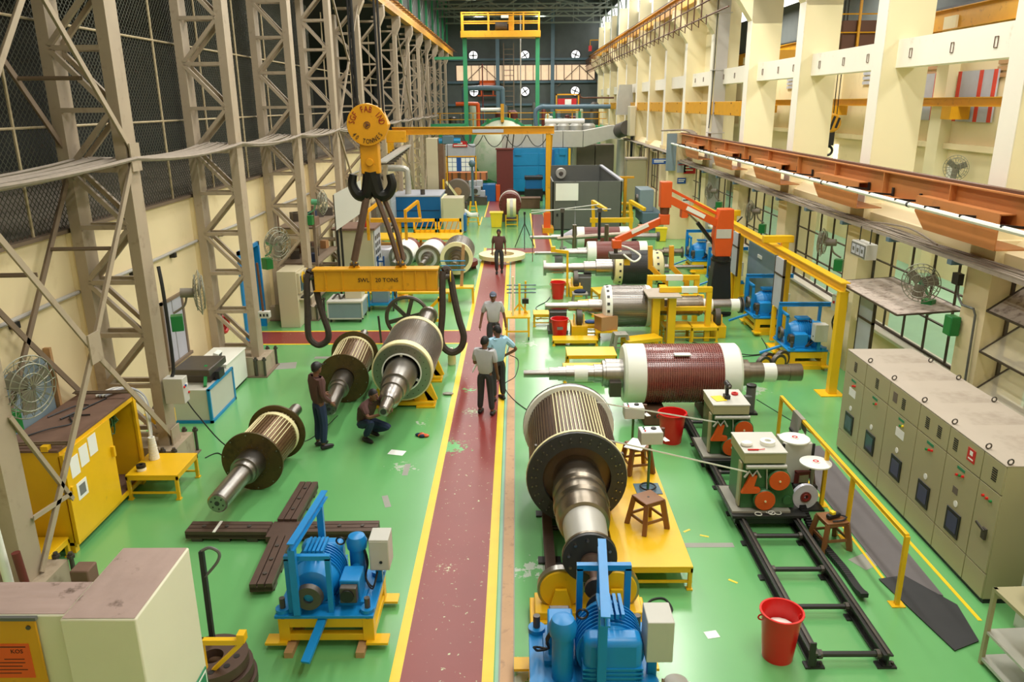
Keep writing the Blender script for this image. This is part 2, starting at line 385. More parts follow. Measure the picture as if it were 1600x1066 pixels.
paint('lane_line', 'yline', [(-7.5, -1.34, 21.28, 21.36)], 0.005)
paint('lane_line', 'yline', [(-0.3, 1.8, 33.3, 33.38)], 0.005)
paint('lane_line', 'yline', [(0.78, 0.86, 34.5, 46)], 0.005); paint('lane_line', 'yline', [(1.54, 1.62, 34.5, 46)], 0.005)
paint('lane_line', 'yline', [(-1.86, -1.79, 44.5, 53)], 0.005)
for (x, y) in ((-2.0, 41.5), (-1.2, 41.5)): paint('lane_line', 'yline', [(x, x + 0.07, y, y + 3.2)], 0.005)
paint('joint_strip', 'paleline', [(-0.275, -0.235, 0, 33.3)], 0.003)
paint('joint_strip', 'greyline', [(-0.235, -0.215, 0, 33.3)], 0.006)
paint('concrete_strip', 'strip', [(-0.215, -0.065, 0, 33.3)], 0.004)
paint('joint_strip', 'greyline', [(-0.065, -0.05, 0, 33.3)], 0.006)
paint('lane_line', 'yline', [(5.72, 5.77, 8.25, 13.5)], 0.005); paint('lane_line', 'yline', [(4.93, 4.97, 8.7, 13.0)], 0.005)
# worn bare-concrete scars
for (x, y, w, d, a) in ((-1.98, 12.5, 0.10, 0.45, 0), (-2.15, 11.35, 0.10, 0.4, 0.3), (-4.6, 18.9, 1.2, 0.18, 0), (-6.1, 18.2, 1.2, 0.5, 0.2), (2.7, 10.0, 0.9, 0.12, 0), (4.95, 9.6, 0.5, 0.3, 0.5)):
    MB().cb((x, y, 0.0014), (w, d, 0.0022), a).build('bare_patch', 'greyline', fl)

# ---- left wall
w = MB(); w.box(-7.62, -7.42, -2, 20.3, 0, 4.22); w.box(-7.62, -7.42, 22.0, 84, 0, 4.22); w.box(-7.62, -7.42, 20.3, 22.0, 2.5, 4.22)
wl = struct(w, 'wall_left', 'cream')
pm = None
for y in colY:
    if pm is None: pier = MB().box(-0.12, 0.14, -0.30, 0.30, 0, 4.22).build('pier', 'cream', wl, bevel=0.01); pier.location = (-7.42, y, 0); pm = pier.data
    else: inst(pm, 'pier', wl, (-7.42, y, 0))
MB().box(-7.66, -7.36, -2, 84, 4.22, 4.28).build('coping', 'latdark', wl)
m = MB(); m.path(bez([(-7.36, y, 3.22 - 0.02 * math.sin(y)) for y in range(0, 46, 3)], 3), 0.035, 8); m.build('conduit', 'greycol', wl)
for y in (3, 6.2, 9.1, 10.9, 14.6, 16.4, 19.2, 24, 29): MB().box(-7.42, -7.3, y - 0.05, y + 0.05, 3.1, 3.2).build('conduit_clip', 'black', wl)
# narrow framed window in the left wall, doorway with blue posts
wn = struct(MB().box(-7.41, -7.36, 15.55, 15.62, 0.9, 2.3).box(-7.41, -7.36, 16.55, 16.62, 0.9, 2.3).box(-7.41, -7.36, 15.55, 16.62, 2.24, 2.3).box(-7.41, -7.33, 15.5, 16.7, 0.86, 0.92), 'window_1', 'latdark')
MB().box(-7.41, -7.385, 15.62, 16.06, 0.92, 2.24).build('pane', 'panelgrey', wn); MB().box(-7.41, -7.385, 16.1, 16.55, 0.92, 2.24).build('pane', 'panelgrey', wn)
dn = struct(MB().box(-7.56, -7.36, 20.3, 20.42, 0, 2.5).box(-7.56, -7.36, 21.9, 22.0, 0, 2.5).box(-7.56, -7.36, 20.3, 22.0, 2.4, 2.5), 'door_1', 'blue')
MB().box(-8.1, -7.95, 20.95, 21.1, 0, 2.6).build('door_post', 'yellow', dn)
MB().box(-8.6, -8.55, 19.8, 22.4, 0, 2.6).build('door_leaf', 'bluegrey', dn)
MB().tube((-8.5, 20.1, 0.7), (-7.9, 22.0, 1.3), 0.05, 8).build('door_brace', 'green', dn)
# blue sheet leaning on the wall behind the yellow cabinet
t = T('blue_grey_sheet', 'blue-grey metal sheet leaning on the left wall behind the yellow cabinet', 'sheet', (-7.3, 10.5, 0))
MB().add([(-0.03, -0.9, 0), (-0.03, 1.0, 0), (-0.07, 1.0, 2.5), (-0.07, -0.9, 2.5), (-0.06, -0.9, 0), (-0.06, 1.0, 0), (-0.10, 1.0, 2.5), (-0.10, -0.9, 2.5)], [(0, 1, 2, 3), (7, 6, 5, 4), (0, 4, 5, 1), (1, 5, 6, 2), (2, 6, 7, 3), (3, 7, 4, 0)]).build('sheet', 'bluegrey', t)
MB().bar((-0.03, 1.05, 0), (-0.06, 1.05, 2.6), 0.10, 0.06).build('edge_batten', 'wood', t)

# ---- dark lean-to behind the left screen
m = MB(); n = 300; vs = []
for i in range(n + 1):
    y = 3 + 0.17 * i; z = 0.035 if i % 2 else 0.0
    vs += [(-7.66, y, 4.24 + z), (-14.6, y, 4.42 + z)]
m.add(vs, [(2 * i, 2 * i + 1, 2 * i + 3, 2 * i + 2) for i in range(n)])
lr = m.build('lean_to_roof', 'voidroof'); tag(lr, 'dark corrugated sheeting low behind the wire screen on the left', 'roof')
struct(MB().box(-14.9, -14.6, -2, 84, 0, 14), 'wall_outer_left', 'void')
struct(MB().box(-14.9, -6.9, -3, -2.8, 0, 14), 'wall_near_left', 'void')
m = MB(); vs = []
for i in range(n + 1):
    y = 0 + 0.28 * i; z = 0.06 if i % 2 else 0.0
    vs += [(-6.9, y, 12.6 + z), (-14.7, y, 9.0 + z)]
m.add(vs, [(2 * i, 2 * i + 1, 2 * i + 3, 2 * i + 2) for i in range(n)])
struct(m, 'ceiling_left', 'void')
# chain-link screen
t = T('wire_screen', 'chain-link wire screen rising above the cream left wall', 'screen', (-7.48, 0, 0))
m = MB(); y0, y1, z0, z1 = 5.0, 30.0, 4.28, 9.6; stp = 0.115; Hh = z1 - z0
def wire(m, a, b):
    m.bar((0, a[0], a[1]), (0, b[0], b[1]), 0.008, 0.008, (1, 0, 0))
k = y0 - Hh
while k < y1:
    a = (max(k, y0), z0 + max(0, y0 - k)); e = min(k + Hh, y1); b = (e, z0 + e - k)
    if b[0] > a[0]: wire(m, a, b); wire(m, (a[0], z1 - (a[1] - z0)), (b[0], z1 - (b[1] - z0)))
    k += stp
m.build('wire_mesh', 'mesh', t, kind='stuff')
for z in (5.9, 7.5): MB().tube((0.02, 5, z), (0.02, 60, z), 0.022, 6).build('screen_rail', 'rope', t)
for y in (6.9, 11.9, 17.0, 19.4, 22.0, 24.5, 27.0, 32, 37, 42): MB().tube((0.02, y, 4.28), (0.02, y, 9.6), 0.026, 6).build('screen_post', 'rope', t)

# ---- lattice columns of the left side
NZ = [0.63 + 0.92 * i for i in range(11)]
XF, XR = -6.28, -7.20                                       # centre lines of front and rear chord
def chord_mesh(neck):
    m = MB()
    m.box(-0.10, 0.08, -0.19, -0.17, 0.2, 9.6); m.box(-0.10, 0.08, 0.17, 0.19, 0.2, 9.6); m.box(0.06, 0.08, -0.17, 0.17, 0.2, 9.6)
    if neck: m.prism([(-0.10, 9.6), (0.08, 9.6), (0.32, 10.1), (0.32, 10.45), (-0.10, 10.45)], 'xz', -0.19, 0.19)
    return m
LM = {}
def lattice(k, y, label, parts=True):
    t = T('lattice_column', label, 'column', (0, y, 0), 0, 'lattice columns down the left side')
    if not LM:
        LM['f'] = chord_mesh(True).mesh('front_chord', 'lattice'); LM['r'] = chord_mesh(False).mesh('rear_chord', 'lattice')
        LM['h'] = MB().bar((XR + 0.05, 0, 0), (XF - 0.08, 0, 0), 0.07, 0.075).mesh('lacing_bar', 'lattice')
        LM['d'] = MB().bar((XR + 0.05, 0, 0.03), (XF - 0.08, 0, 0.89), 0.07, 0.075).mesh('lacing_bar', 'lattice')
        LM['e'] = MB().bar((XR + 0.05, 0, 0.89), (XF - 0.08, 0, 0.03), 0.07, 0.075).mesh('lacing_bar', 'lattice')
        LM['b'] = MB().box(-7.45, -6.02, -0.42, 0.42, 0, 0.42).mesh('footing', 'lattice')
        LM['p'] = MB().box(-7.5, -5.95, -0.5, 0.5, 0, 0.035).mesh('base_plate', 'latdark')
        LM['g'] = MB().tube((0, 0, 0), (0, 0, 0.50), 0.03, 8).tube((0, 0, 0.42), (0, 0, 0.46), 0.055, 6).mesh('anchor_bolt', 'castiron')
        LM['cap'] = MB().box(-7.4, -5.98, -0.24, 0.24, 10.45, 10.55).mesh('cap_plate', 'lattice')
        LM['s'] = MB().box(-0.02, 0.02, -0.14, 0.14, 0, 0.5).mesh('stiffener', 'lattice')
        LM['gp'] = MB().box(-0.012, 0.012, -0.16, 0.16, -0.22, 0.22).mesh('gusset_plate', 'lattice')
    inst(LM['f'], 'front_chord', t, (XF, 0, 0)); inst(LM['r'], 'rear_chord', t, (XR, 0, 0)); inst(LM['b'], 'footing', t); inst(LM['cap'], 'cap_plate', t)
    if k < 8:
        inst(LM['p'], 'base_plate', t)
        for dx in (-6.0, -6.2):
            for dy in (-0.46, 0.46): inst(LM['g'], 'anchor_bolt', t, (dx, dy, 0))
        for dx in (-7.1, -6.75, -6.4): inst(LM['s'], 'stiffener', t, (dx, -0.44, 0), (0, 0, PI / 2))
    for i, z in enumerate(NZ):
        for dy in (-0.16, 0.16):
            inst(LM['h'], 'lacing_bar', t, (0, dy, z))
            if i < len(NZ) - 1: inst(LM['d'] if i % 2 else LM['e'], 'lacing_bar', t, (0, dy, z))
    return t
ords = ['nearest', 'second', 'third', 'fourth', 'fifth', 'sixth', 'seventh', 'eighth', 'ninth', 'tenth', 'eleventh', 'twelfth', 'thirteenth', 'fourteenth', 'fifteenth']
lat = []
for k, y in enumerate(colY[:14]):
    yy = y - 0.15 if k else 8.62
    lat.append(lattice(k, yy, ('nearest' if k == 0 else ords[k] + ' nearest') + ' beige lattice steel column in the row along the left wall'))
# cross braces tied to the columns (angles with a pale upper face)
def brace(parent, p, q, wdt=0.09, mt='lattice', nm='cross_brace'):
    y = parent.location.y
    m = MB().bar((p[0], p[1] - y, p[2]), (q[0], q[1] - y, q[2]), wdt, 0.015, (1, 0, 0)); m.bar((p[0] - 0.03, p[1] - y, p[2]), (q[0] - 0.03, q[1] - y, q[2]), 0.015, 0.06, (1, 0, 0))
    return m.build(nm, mt, parent)
A, B0 = lat[1], lat[0]
xb = XF + 0.12
brace(B0, (xb, 8.7, 0.45), (xb, 10.75, 2.83)); brace(A, (xb, 10.75, 2.83), (xb, 12.75, 5.35)); brace(B0, (xb, 8.7, 5.3), (xb, 10.7, 2.86)); brace(A, (xb, 10.7, 2.83), (xb, 12.8, 0.5))
brace(B0, (xb, 8.7, 10.2), (xb, 12.8, 5.5)); brace(A, (xb, 12.8, 10.2), (xb, 8.8, 5.5))
inst(LM['gp'], 'gusset_plate', A, (xb + 0.02, 10.75 - A.location.y, 2.85)); inst(LM['gp'], 'gusset_plate', A, (xb + 0.02, -0.02, 5.42)); inst(LM['gp'], 'gusset_plate', A, (xb + 0.02, -0.02, 0.5))
for (p, q) in (((XR, 8.9, 0.5), (XR, 10.9, 2.9)), ((XR, 10.9, 2.9), (XR, 12.85, 5.35)), ((XR, 8.9, 5.3), (XR, 10.9, 2.9)), ((XR, 10.9, 2.9), (XR, 12.85, 0.7))): brace(A, p, q, 0.09, 'latdark', 'rear_brace')
for (p, q) in (((XR, 8.9, 10.2), (XR, 10.9, 7.6)), ((XR, 10.9, 7.6), (XR, 12.85, 5.4)), ((XR, 8.9, 5.5), (XR, 10.9, 7.6))): brace(A, p, q, 0.09, 'latdark', 'rear_brace')
for (y, z) in ((9.9, 1.7), (11.8, 1.75), (9.9, 4.1), (11.85, 4.1), (9.9, 6.6), (11.8, 6.6)): brace(A, (XR, y, z), (XF, y + 0.05, z), 0.06, 'latdark', 'tie_strut')
for k in (4, 7, 9):
    y0, y1 = lat[k].location.y, lat[k + 1].location.y
    for (p, q) in (((xb, y0, 0.5), (xb, y1, 5.3)), ((xb, y0, 5.3), (xb, y1, 0.5)), ((xb, y0, 5.4), (xb, y1, 10.1)), ((xb, y0, 10.1), (xb, y1, 5.4))): brace(lat[k], p, q, 0.07)
# sagging cable runs hung from column to column
for k in range(0, 11):
    ya, yb = lat[k].location.y, lat[k + 1].location.y
    if k == 0: ya = 6.0
    t = T('sagging_cable_run', 'dusty sagging cable run hung between the ' + ords[k] + ' and ' + ords[k + 1] + ' left columns', 'cables', (0, ya, 5.38), 0, 'cable runs slung between the left columns')
    L = yb - ya
    MB().path(sag((XF + 0.14, 0.0, 0.02), (XF + 0.14, L, 0.02), 0.10, 9), 0.035, 6).build('front_pipe', 'cable', t)
    m = MB()
    for j in range(8 if k < 6 else 4): m.path(sag((XF - 0.0 - 0.11 * j, 0, 0.03 * random.random()), (XF - 0.11 * j, L, 0.03 * random.random()), 0.10 + 0.06 * random.random(), 8), 0.028, 5)
    m.build('cables', 'cable', t, kind='stuff')
# crane runway on top of the left columns
t = T('crane_runway_girder', 'amber crane runway girder on top of the left lattice columns', 'girder', (-6.15, 5, 10.55))
MB().ibeam((0, 0, 0.33), (0, 76, 0.33), 0.34, 0.66, 0.03).build('girder', 'amber', t)
MB().bar((0, 0, 0.70), (0, 76, 0.70), 0.07, 0.08).build('rail', 'darkrust', t)
mm = MB().bar((0.1, 0, 0.45), (0.5, 0, 0.42), 0.03, 0.03).mesh('conductor_arm', 'darkrust')
for i in range(50): inst(mm, 'conductor_arm', t, (0, 20 + 1.1 * i, 0))
for dx in (0.35, 0.48): MB().tube((dx, 15, 0.42), (dx, 75, 0.42), 0.012, 5).build('conductor_bar', 'darkrust', t)

# ---- right side: piers, columns, lintels, windows
w = MB()
w.box(8.05, 8.35, -2, 36.9, 0, 1.25); w.box(8.05, 8.35, 37.2, 58.5, 0, 1.25); w.box(8.05, 8.35, 58.5, 84, 0, 4.4)
wr = struct(w, 'wall_right', 'cream')
MB().box(7.98, 8.40, -2, 36.9, 1.25, 1.32).build('sill', 'beam', wr, bevel=0.01)
piermesh = MB().box(7.85, 8.75, -0.36, 0.36, 0, 4.0).mesh('pier', 'cream')
colmesh = MB().box(7.9, 8.9, -0.24, 0.24, 4.0, 13).mesh('concrete_column', 'creamcol')
corb = MB().prism([(7.2, 9.75), (7.2, 10.2), (8.9, 10.2), (8.9, 8.7), (7.95, 8.7)], 'xz', -0.24, 0.24).mesh('corbel', 'creamcol')
facemesh = MB().box(7.885, 7.905, -0.24, 0.24, 4.0, 13).mesh('face_strip', 'beam')
beammesh = MB().box(8.2, 8.62, 0.24, BAY - 0.24, 6.88, 7.45).mesh('tie_beam', 'beam')
stirrup = MB().path([(8.19, -0.05, 7.06), (8.19, 0.05, 7.06), (8.19, 0.05, 7.24), (8.19, -0.05, 7.24), (8.19, -0.05, 7.07)], 0.008, 4).mesh('lifting_loop', 'darkrust')
lint = MB().prism([(8.0, 3.45), (8.42, 3.45), (8.42, 4.05), (8.30, 4.05), (8.0, 3.80)], 'xz', 0.36, BAY - 0.36).mesh('lintel', 'cream')
for k, y in enumerate(colY):
    inst(colmesh, 'concrete_column', wr, (0, y, 0)); inst(corb, 'corbel', wr, (0, y, 0)); inst(facemesh, 'face_strip', wr, (0, y, 0))
    if k < 10: inst(piermesh, 'pier', wr, (0, y, 0))
    if k < 14: inst(beammesh, 'tie_beam', wr, (0, y, 0))
    if k < 9: inst(lint, 'lintel', wr, (0, y, 0))
    if k < 6:
        for dy in (1.2, 2.6, 4.2): inst(stirrup, 'lifting_loop', wr, (0, y + dy, 0), (0, 0, 0))
# upper infill of the far bays (solid wall behind the columns), louvred windows
w = MB()
for k in range(5, 14): w.box(8.72, 8.86, colY[k] + 0.24, colY[k] + BAY - 0.24, 4.0, 10.2)
struct(w, 'wall_right_upper', 'creamcol')
# stub wall that ends the lower lean-to
st = struct(MB().box(7.02, 8.3, 36.6, 37.1, 0, 4.9), 'wall_stub', 'cream', None, 0.01)
# steel column standing in front of the right-hand columns
t = T('grey_steel_column', 'tall grey steel column standing against the cream columns on the right', 'column', (8.0, 32.7, 0))
MB().ibeam((0.1, 0, 0), (0.1, 0, 13), 0.45, 0.55, 0.03, (0, 1, 0)).build('column_shaft', 'greycol', t)
MB().box(-0.2, 0.4, -0.3, 0.3, 0, 0.05).build('base_plate', 'greycol', t)
for z in (5.0, 7.4, 9.5): MB().box(-0.2, 0.4, -0.30, 0.30, z, z + 0.03).build('splice_plate', 'greycol', t)
MB().path([(-0.16, -0.2, 12.5), (-0.18, -0.25, 8), (-0.2, -0.2, 5.6), (-0.24, -0.25, 5.2)], 0.02, 5).build('cable', 'cableblack', t)
# windows between the piers
win_n = 2
def window(k):
    global win_n
    y0, y1 = colY[k] + 0.36, colY[k] + BAY - 0.36; z0, z1 = 1.32, 3.45; x = 8.2
    f = MB().box(x, x + 0.05, y0, y0 + 0.05, z0, z1).box(x, x + 0.05, y1 - 0.05, y1, z0, z1).box(x, x + 0.05, y0, y1, z0, z0 + 0.05).box(x, x + 0.05, y0, y1, z1 - 0.05, z1)
    wd = struct(f, 'window_%d' % win_n, 'muntin'); win_n += 1
    nc, nr = 5, 3; cw = (y1 - y0) / nc; rh = (z1 - z0) / nr
    for i in range(1, nc): MB().box(x, x + 0.045, y0 + cw * i - 0.013, y0 + cw * i + 0.013, z0, z1).build('window_bar', 'muntin', wd)
    for j in range(1, nr): MB().box(x - 0.005, x + 0.05, y0, y1, z0 + rh * j - 0.013, z0 + rh * j + 0.013).build('window_bar', 'muntin', wd)
    pm = MB().box(x + 0.02, x + 0.026, -cw / 2 + 0.02, cw / 2 - 0.02, 0.02, rh - 0.02).mesh('pane', 'glass')
    for i in range(nc):
        for j in range(nr):
            if k == 0 and i >= 2: continue                   # this half of the near window has its sashes swung open
            if k == 1 and j == 1 and i < 3: continue
            inst(pm, 'pane', wd, (0, y0 + cw * (i + 0.5), z0 + rh * j))
    return wd, y0, y1, z0, z1, cw, rh
for k in range(0, 9):
    wd, y0, y1, z0, z1, cw, rh = window(k)
    if k == 0:                                               # tilted sashes
        for j in range(3):
            zc = z0 + rh * (j + 0.5); ya = y0 + cw * 2 + 0.02; yb = y1 - 0.05; dx, dz = 0.36, 0.26
            s = MB().bar((8.2 - dx, ya, zc - dz), (8.2 - dx, yb, zc - dz), 0.03, 0.03).bar((8.2 + dx, ya, zc + dz), (8.2 + dx, yb, zc + dz), 0.03, 0.03).bar((8.2 - dx, ya, zc - dz), (8.2 + dx, ya, zc + dz), 0.03, 0.03).bar((8.2 - dx, yb, zc - dz), (8.2 + dx, yb, zc + dz), 0.03, 0.03)
            sh = s.build('open_sash', 'muntin', wd)
            MB().add([(8.2 - dx, ya, zc - dz), (8.2 - dx, yb, zc - dz), (8.2 + dx, yb, zc + dz), (8.2 + dx, ya, zc + dz)], [(0, 1, 2, 3)]).build('sash_pane', 'hazeglass' if j < 2 else 'dustglass', sh)
    if k == 1:                                               # one wide sash swung flat, thick with dust
        ya, yb = 13.85, 16.7
        s = MB().bar((7.0, ya, 2.42), (7.0, yb, 2.42), 0.03, 0.03).bar((8.25, ya, 2.5), (8.25, yb, 2.5), 0.03, 0.03).bar((7.0, ya, 2.42), (8.25, ya, 2.5), 0.03, 0.03).bar((7.0, yb, 2.42), (8.25, yb, 2.5), 0.03, 0.03)
        sh = s.build('open_sash', 'muntin', wd, label='wide dusty sash swung flat')
        MB().add([(7.0, ya, 2.43), (7.0, yb, 2.43), (8.25, yb, 2.51), (8.25, ya, 2.51)], [(0, 1, 2, 3)]).build('sash_pane', 'dustglass', sh)
# ---- second bay
fr = struct(MB().box(15.5, 15.8, -2, 84, 0, 9.0), 'wall_far_right', 'cream')
MB().box(15.45, 15.8, -2, 84, 9.0, 11.4).build('upper_sheeting', 'roof', fr)
dq = MB().box(15.55, 15.6, 0.05, 1.45, 11.45, 12.2).mesh('clerestory_pane', 'daylight')
for i in range(40): inst(dq, 'clerestory_pane', fr, (0, 8 + 1.5 * i, 0))
MB().box(8.4, 15.5, -2, 84, 0.0005, 0.004).build('side_bay_paint', 'mint', fl)
pp = MB().box(15.1, 15.5, -0.4, 0.4, 0, 9.0).mesh('pier', 'creamcol')
for y in colY: inst(pp, 'pier', fr, (0, y + 1.0, 0))
MB().box(15.3, 15.5, -2, 84, 4.55, 4.75).build('ledge', 'cream', fr)
for k in range(2, 9):                                         # louvred openings high on the far wall
    y0 = colY[k] + 1.7
    m = MB()
    for i in range(8): m.box(15.42, 15.5, y0, y0 + 1.6, 6.9 + 0.2 * i, 7.03 + 0.2 * i)
    m.build('louvre', 'panelgrey' if k > 4 else 'wood', fr)
for (ya, yb, st) in ((29.85, 31.6, (29.85, 31.4)), (26.2, 28.5, (26.2, 27.0, 28.3))):
    MB().box(15.36, 15.42, ya, yb, 5.5, 7.15).build('grey_panel', 'panelgrey', fr)
    for y in st: MB().box(15.34, 15.36, y, y + 0.2, 5.5, 7.15).build('red_stripe', 'panelred', fr)
MB().box(15.44, 15.5, 38.5, 40.0, 2.4, 4.2).build('bright_opening', 'daylight', fr)
struct(MB().box(8.9, 18, -2, 86, 12.2, 12.4), 'ceiling_right', 'roof')
t = T('far_bay_rail', 'yellow rail beam running along the wall of the neighbouring bay', 'rail', (15.0, 10, 6.0))
MB().ibeam((0, 0, 0.15), (0, 60, 0.15), 0.25, 0.3, 0.03).build('rail_beam', 'amber', t)
bm_ = MB().box(-0.35, 0.3, -0.3, 0.3, -0.42, 0.0).mesh('rail_bracket', 'amber')
for i in range(8): inst(bm_, 'rail_bracket', t, (0, 12.6 + 5.05 * i, 0))
t = T('far_bay_girder', 'amber crane girder high up across the neighbouring bay wall', 'girder', (15.2, 10, 8.6))
MB().ibeam((0, 0, 0.3), (0, 60, 0.3), 0.3, 0.7, 0.03).build('girder', 'amber', t)
MB().bar((0, 0, 0.7), (0, 60, 0.7), 0.08, 0.1).build('rail', 'black', t)
t = T('far_bay_crane', 'yellow crane cab and platform seen between the second and third cream columns', 'crane', (12.0, 29.5, 7.6))
MB().box(-3.4, 3.3, -0.3, 0.3, -0.05, 0.35).build('bridge_girder', 'amber', t)
for dx in (-1.6, -0.8, 0, 0.8, 1.6): MB().box(dx - 0.04, dx + 0.04, -0.34, -0.26, 0.35, 2.4).build('platform_post', 'amber', t)
for z in (0.9, 1.5): MB().tube((-1.7, -0.3, z), (1.7, -0.3, z), 0.025, 6).build('guard_rail', 'amber', t)
MB().box(-0.5, 0.7, -0.2, 0.9, 0.35, 1.3).build('hoist_drum', 'darkrust', t)
t = T('striped_hook_block', 'black and yellow striped hook block hanging in the neighbouring bay', 'hook block', (12.2, 31.3, 5.4))
MB().lathe([(-0.16, 0.30), (-0.1, 0.36), (0.1, 0.36), (0.16, 0.30)], 24, 'y').build('sheave_housing', 'amber', t)
for i in range(3): MB().cb((-0.2 + 0.2 * i, -0.17, 0), (0.09, 0.02, 0.52 - 0.12 * abs(i - 1)), Matrix.Rotation(0.3, 3, 'Y')).build('black_stripe', 'stripe', t)
MB().box(-0.16, 0.16, -0.1, 0.1, -0.85, -0.32).build('hook_shank', 'stripe', t)
MB().torus((0, 0, -1.05), 'y', 0.17, 0.05, 16, 8).build('hook', 'hook', t)
for dx in (-0.2, -0.07, 0.07, 0.2): MB().tube((dx, 0, 0.3), (dx, 0, 4.6), 0.018, 5).build('wire_rope', 'cableblack', t)
t = T('notice_board', 'small grey notice board with a red foot on the far right wall', 'board', (15.46, 29.4, 3.3))
MB().box(-0.03, 0.02, -0.28, 0.28, 0, 0.75).build('board', 'panelgrey', t); MB().box(-0.04, 0.0, -0.22, 0.22, 0.1, 0.65).build('paper', 'paper', t); MB().box(-0.04, 0.02, -0.28, 0.28, -0.12, -0.02).build('foot_strip', 'poster', t)
t = T('notice_paper', 'white paper notice stuck on the far right wall beside the fan', 'notice', (15.46, 28.3, 3.25))
MB().box(-0.01, 0.02, -0.2, 0.2, 0.2, 0.7).build('sheet', 'paper', t); MB().box(-0.012, 0.02, -0.35, 0.35, -0.02, 0.16).build('lower_sheet', 'paper', t)

# ---- right crane runway high up, with corbels and conductor hangers
t = T('crane_runway_girder', 'amber and cream crane runway girder with hanging rods high on the right side', 'girder', (7.6, 20, 10.2))
MB().ibeam((0, 0, 0.3), (0, 64, 0.3), 0.32, 0.6, 0.03).build('girder', 'amber', t)
MB().bar((0, 0, 0.66), (0, 64, 0.66), 0.12, 0.12).build('rail', 'darkrust', t)
hg = MB().path([(-0.2, 0, 0.25), (-0.5, 0, 0.2), (-0.5, 0, -1.0), (-0.3, 0, -1.15), (-0.3, 0, -0.8)], 0.028, 4).mesh('conductor_hanger', 'darkrust')
for i in range(40): inst(hg, 'conductor_hanger', t, (0, 12 + 1.3 * i, 0))
for z in (0.1, -0.42, -0.95): MB().tube((-0.5, 8, z), (-0.5, 64, z), 0.03, 6).build('conductor_bar', 'darkrust', t)
# second-bay amber wall beam low on the far columns
t = T('amber_wall_beam', 'flat amber beam bolted along the far cream columns at eye level', 'beam', (7.93, 28.7, 5.72))
MB().box(0, 0.12, 0, 46, 0, 0.5).build('beam_plate', 'amber', t, bevel=0.01)
bb = MB().tube((-0.02, 0, 0), (0.0, 0, 0), 0.03, 6).mesh('bolt', 'darkrust')
for i in range(18): inst(bb, 'bolt', t, (0, 1.2 + 2.5 * i, 0.06)); inst(bb, 'bolt', t, (0, 1.2 + 2.5 * i, 0.44))

# ---- end wall
we = struct(MB().box(-15, 18, 84, 84.3, 0, 8.45).box(-15, 18, 84, 84.3, 10.0, 17).box(-15, -6.1, 84, 84.3, 8.45, 10.0).box(8.1, 18, 84, 84.3, 8.45, 10.0), 'wall_back', 'roof')
wd = struct(MB().box(-6.1, 8.1, 83.95, 84.05, 8.4, 8.5).box(-6.1, 8.1, 83.95, 84.05, 9.95, 10.05), 'window_%d' % win_n, 'muntin'); win_n += 1
pn = MB().box(0.03, 0.77, 84.1, 84.14, 8.5, 9.95).mesh('pane', 'tanpane')
for i in range(18): inst(pn, 'pane', wd, (-6.1 + 0.789 * i, 0, 0))
for i in range(19): MB().box(-6.12 + 0.789 * i, -6.06 + 0.789 * i, 83.95, 84.1, 8.45, 10.0).build('window_bar', 'muntin', wd)
for x in (-3.4, 6.5):
    for s in (-1, 1): MB().bar((x, 83.8, 9.9), (x + s * 2.2, 83.8, 7.9), 0.08, 0.08).build('wall_brace', 'latdark', we)
for z in (10.4, 8.2, 6.0): MB().box(-7, 8.2, 83.7, 84, z, z + 0.22).build('girt', 'teal', we)
# exhaust fan openings, three over three
n = 0
for z in (10.9, 7.4):
    for j, x in enumerate((-4.3, 0.95, 6.1)):
        t = T('exhaust_fan', 'bright exhaust fan opening in the end wall, ' + ('upper' if z > 9 else 'lower') + ' row ' + ('left', 'middle', 'right')[j], 'fan', (x, 83.9, z), 0, 'exhaust fans in the end wall')
        MB().lathe([(-0.02, 0.42), (0.02, 0.42)], 24, 'y').build('bright_opening', 'daylight', t)
        MB().lathe([(-0.1, 0.46), (-0.1, 0.53), (0.06, 0.53), (0.06, 0.46)], 24, 'y', (0, 0, 0), True).build('fan_ring', 'black', t)
        MB().lathe([(-0.15, 0.10), (-0.05, 0.12)], 12, 'y').build('hub', 'black', t)
        for b in range(4):
            a = PI / 2 * b + 0.6 * j
            MB().bar((0.08 * math.cos(a), -0.08, 0.08 * math.sin(a)), (0.40 * math.cos(a), -0.08, 0.40 * math.sin(a)), 0.11, 0.02, (0, 1, 0.3)).build('fan_blade', 'black', t)
# steel posts of the end wall
for x in (-1.8, 3.7):
    t = T('end_wall_post', 'grey-blue steel post standing before the end wall, ' + ('left' if x < 0 else 'right') + ' one', 'post', (x, 82.5, 0), 0, 'end wall posts')
    MB().ibeam((0, 0, 0), (0, 0, 15), 0.36, 0.36, 0.03, (0, 1, 0)).build('post_shaft', 'teal', t); MB().box(-0.35, 0.35, -0.35, 0.35, 0, 0.06).build('base_plate', 'teal', t)
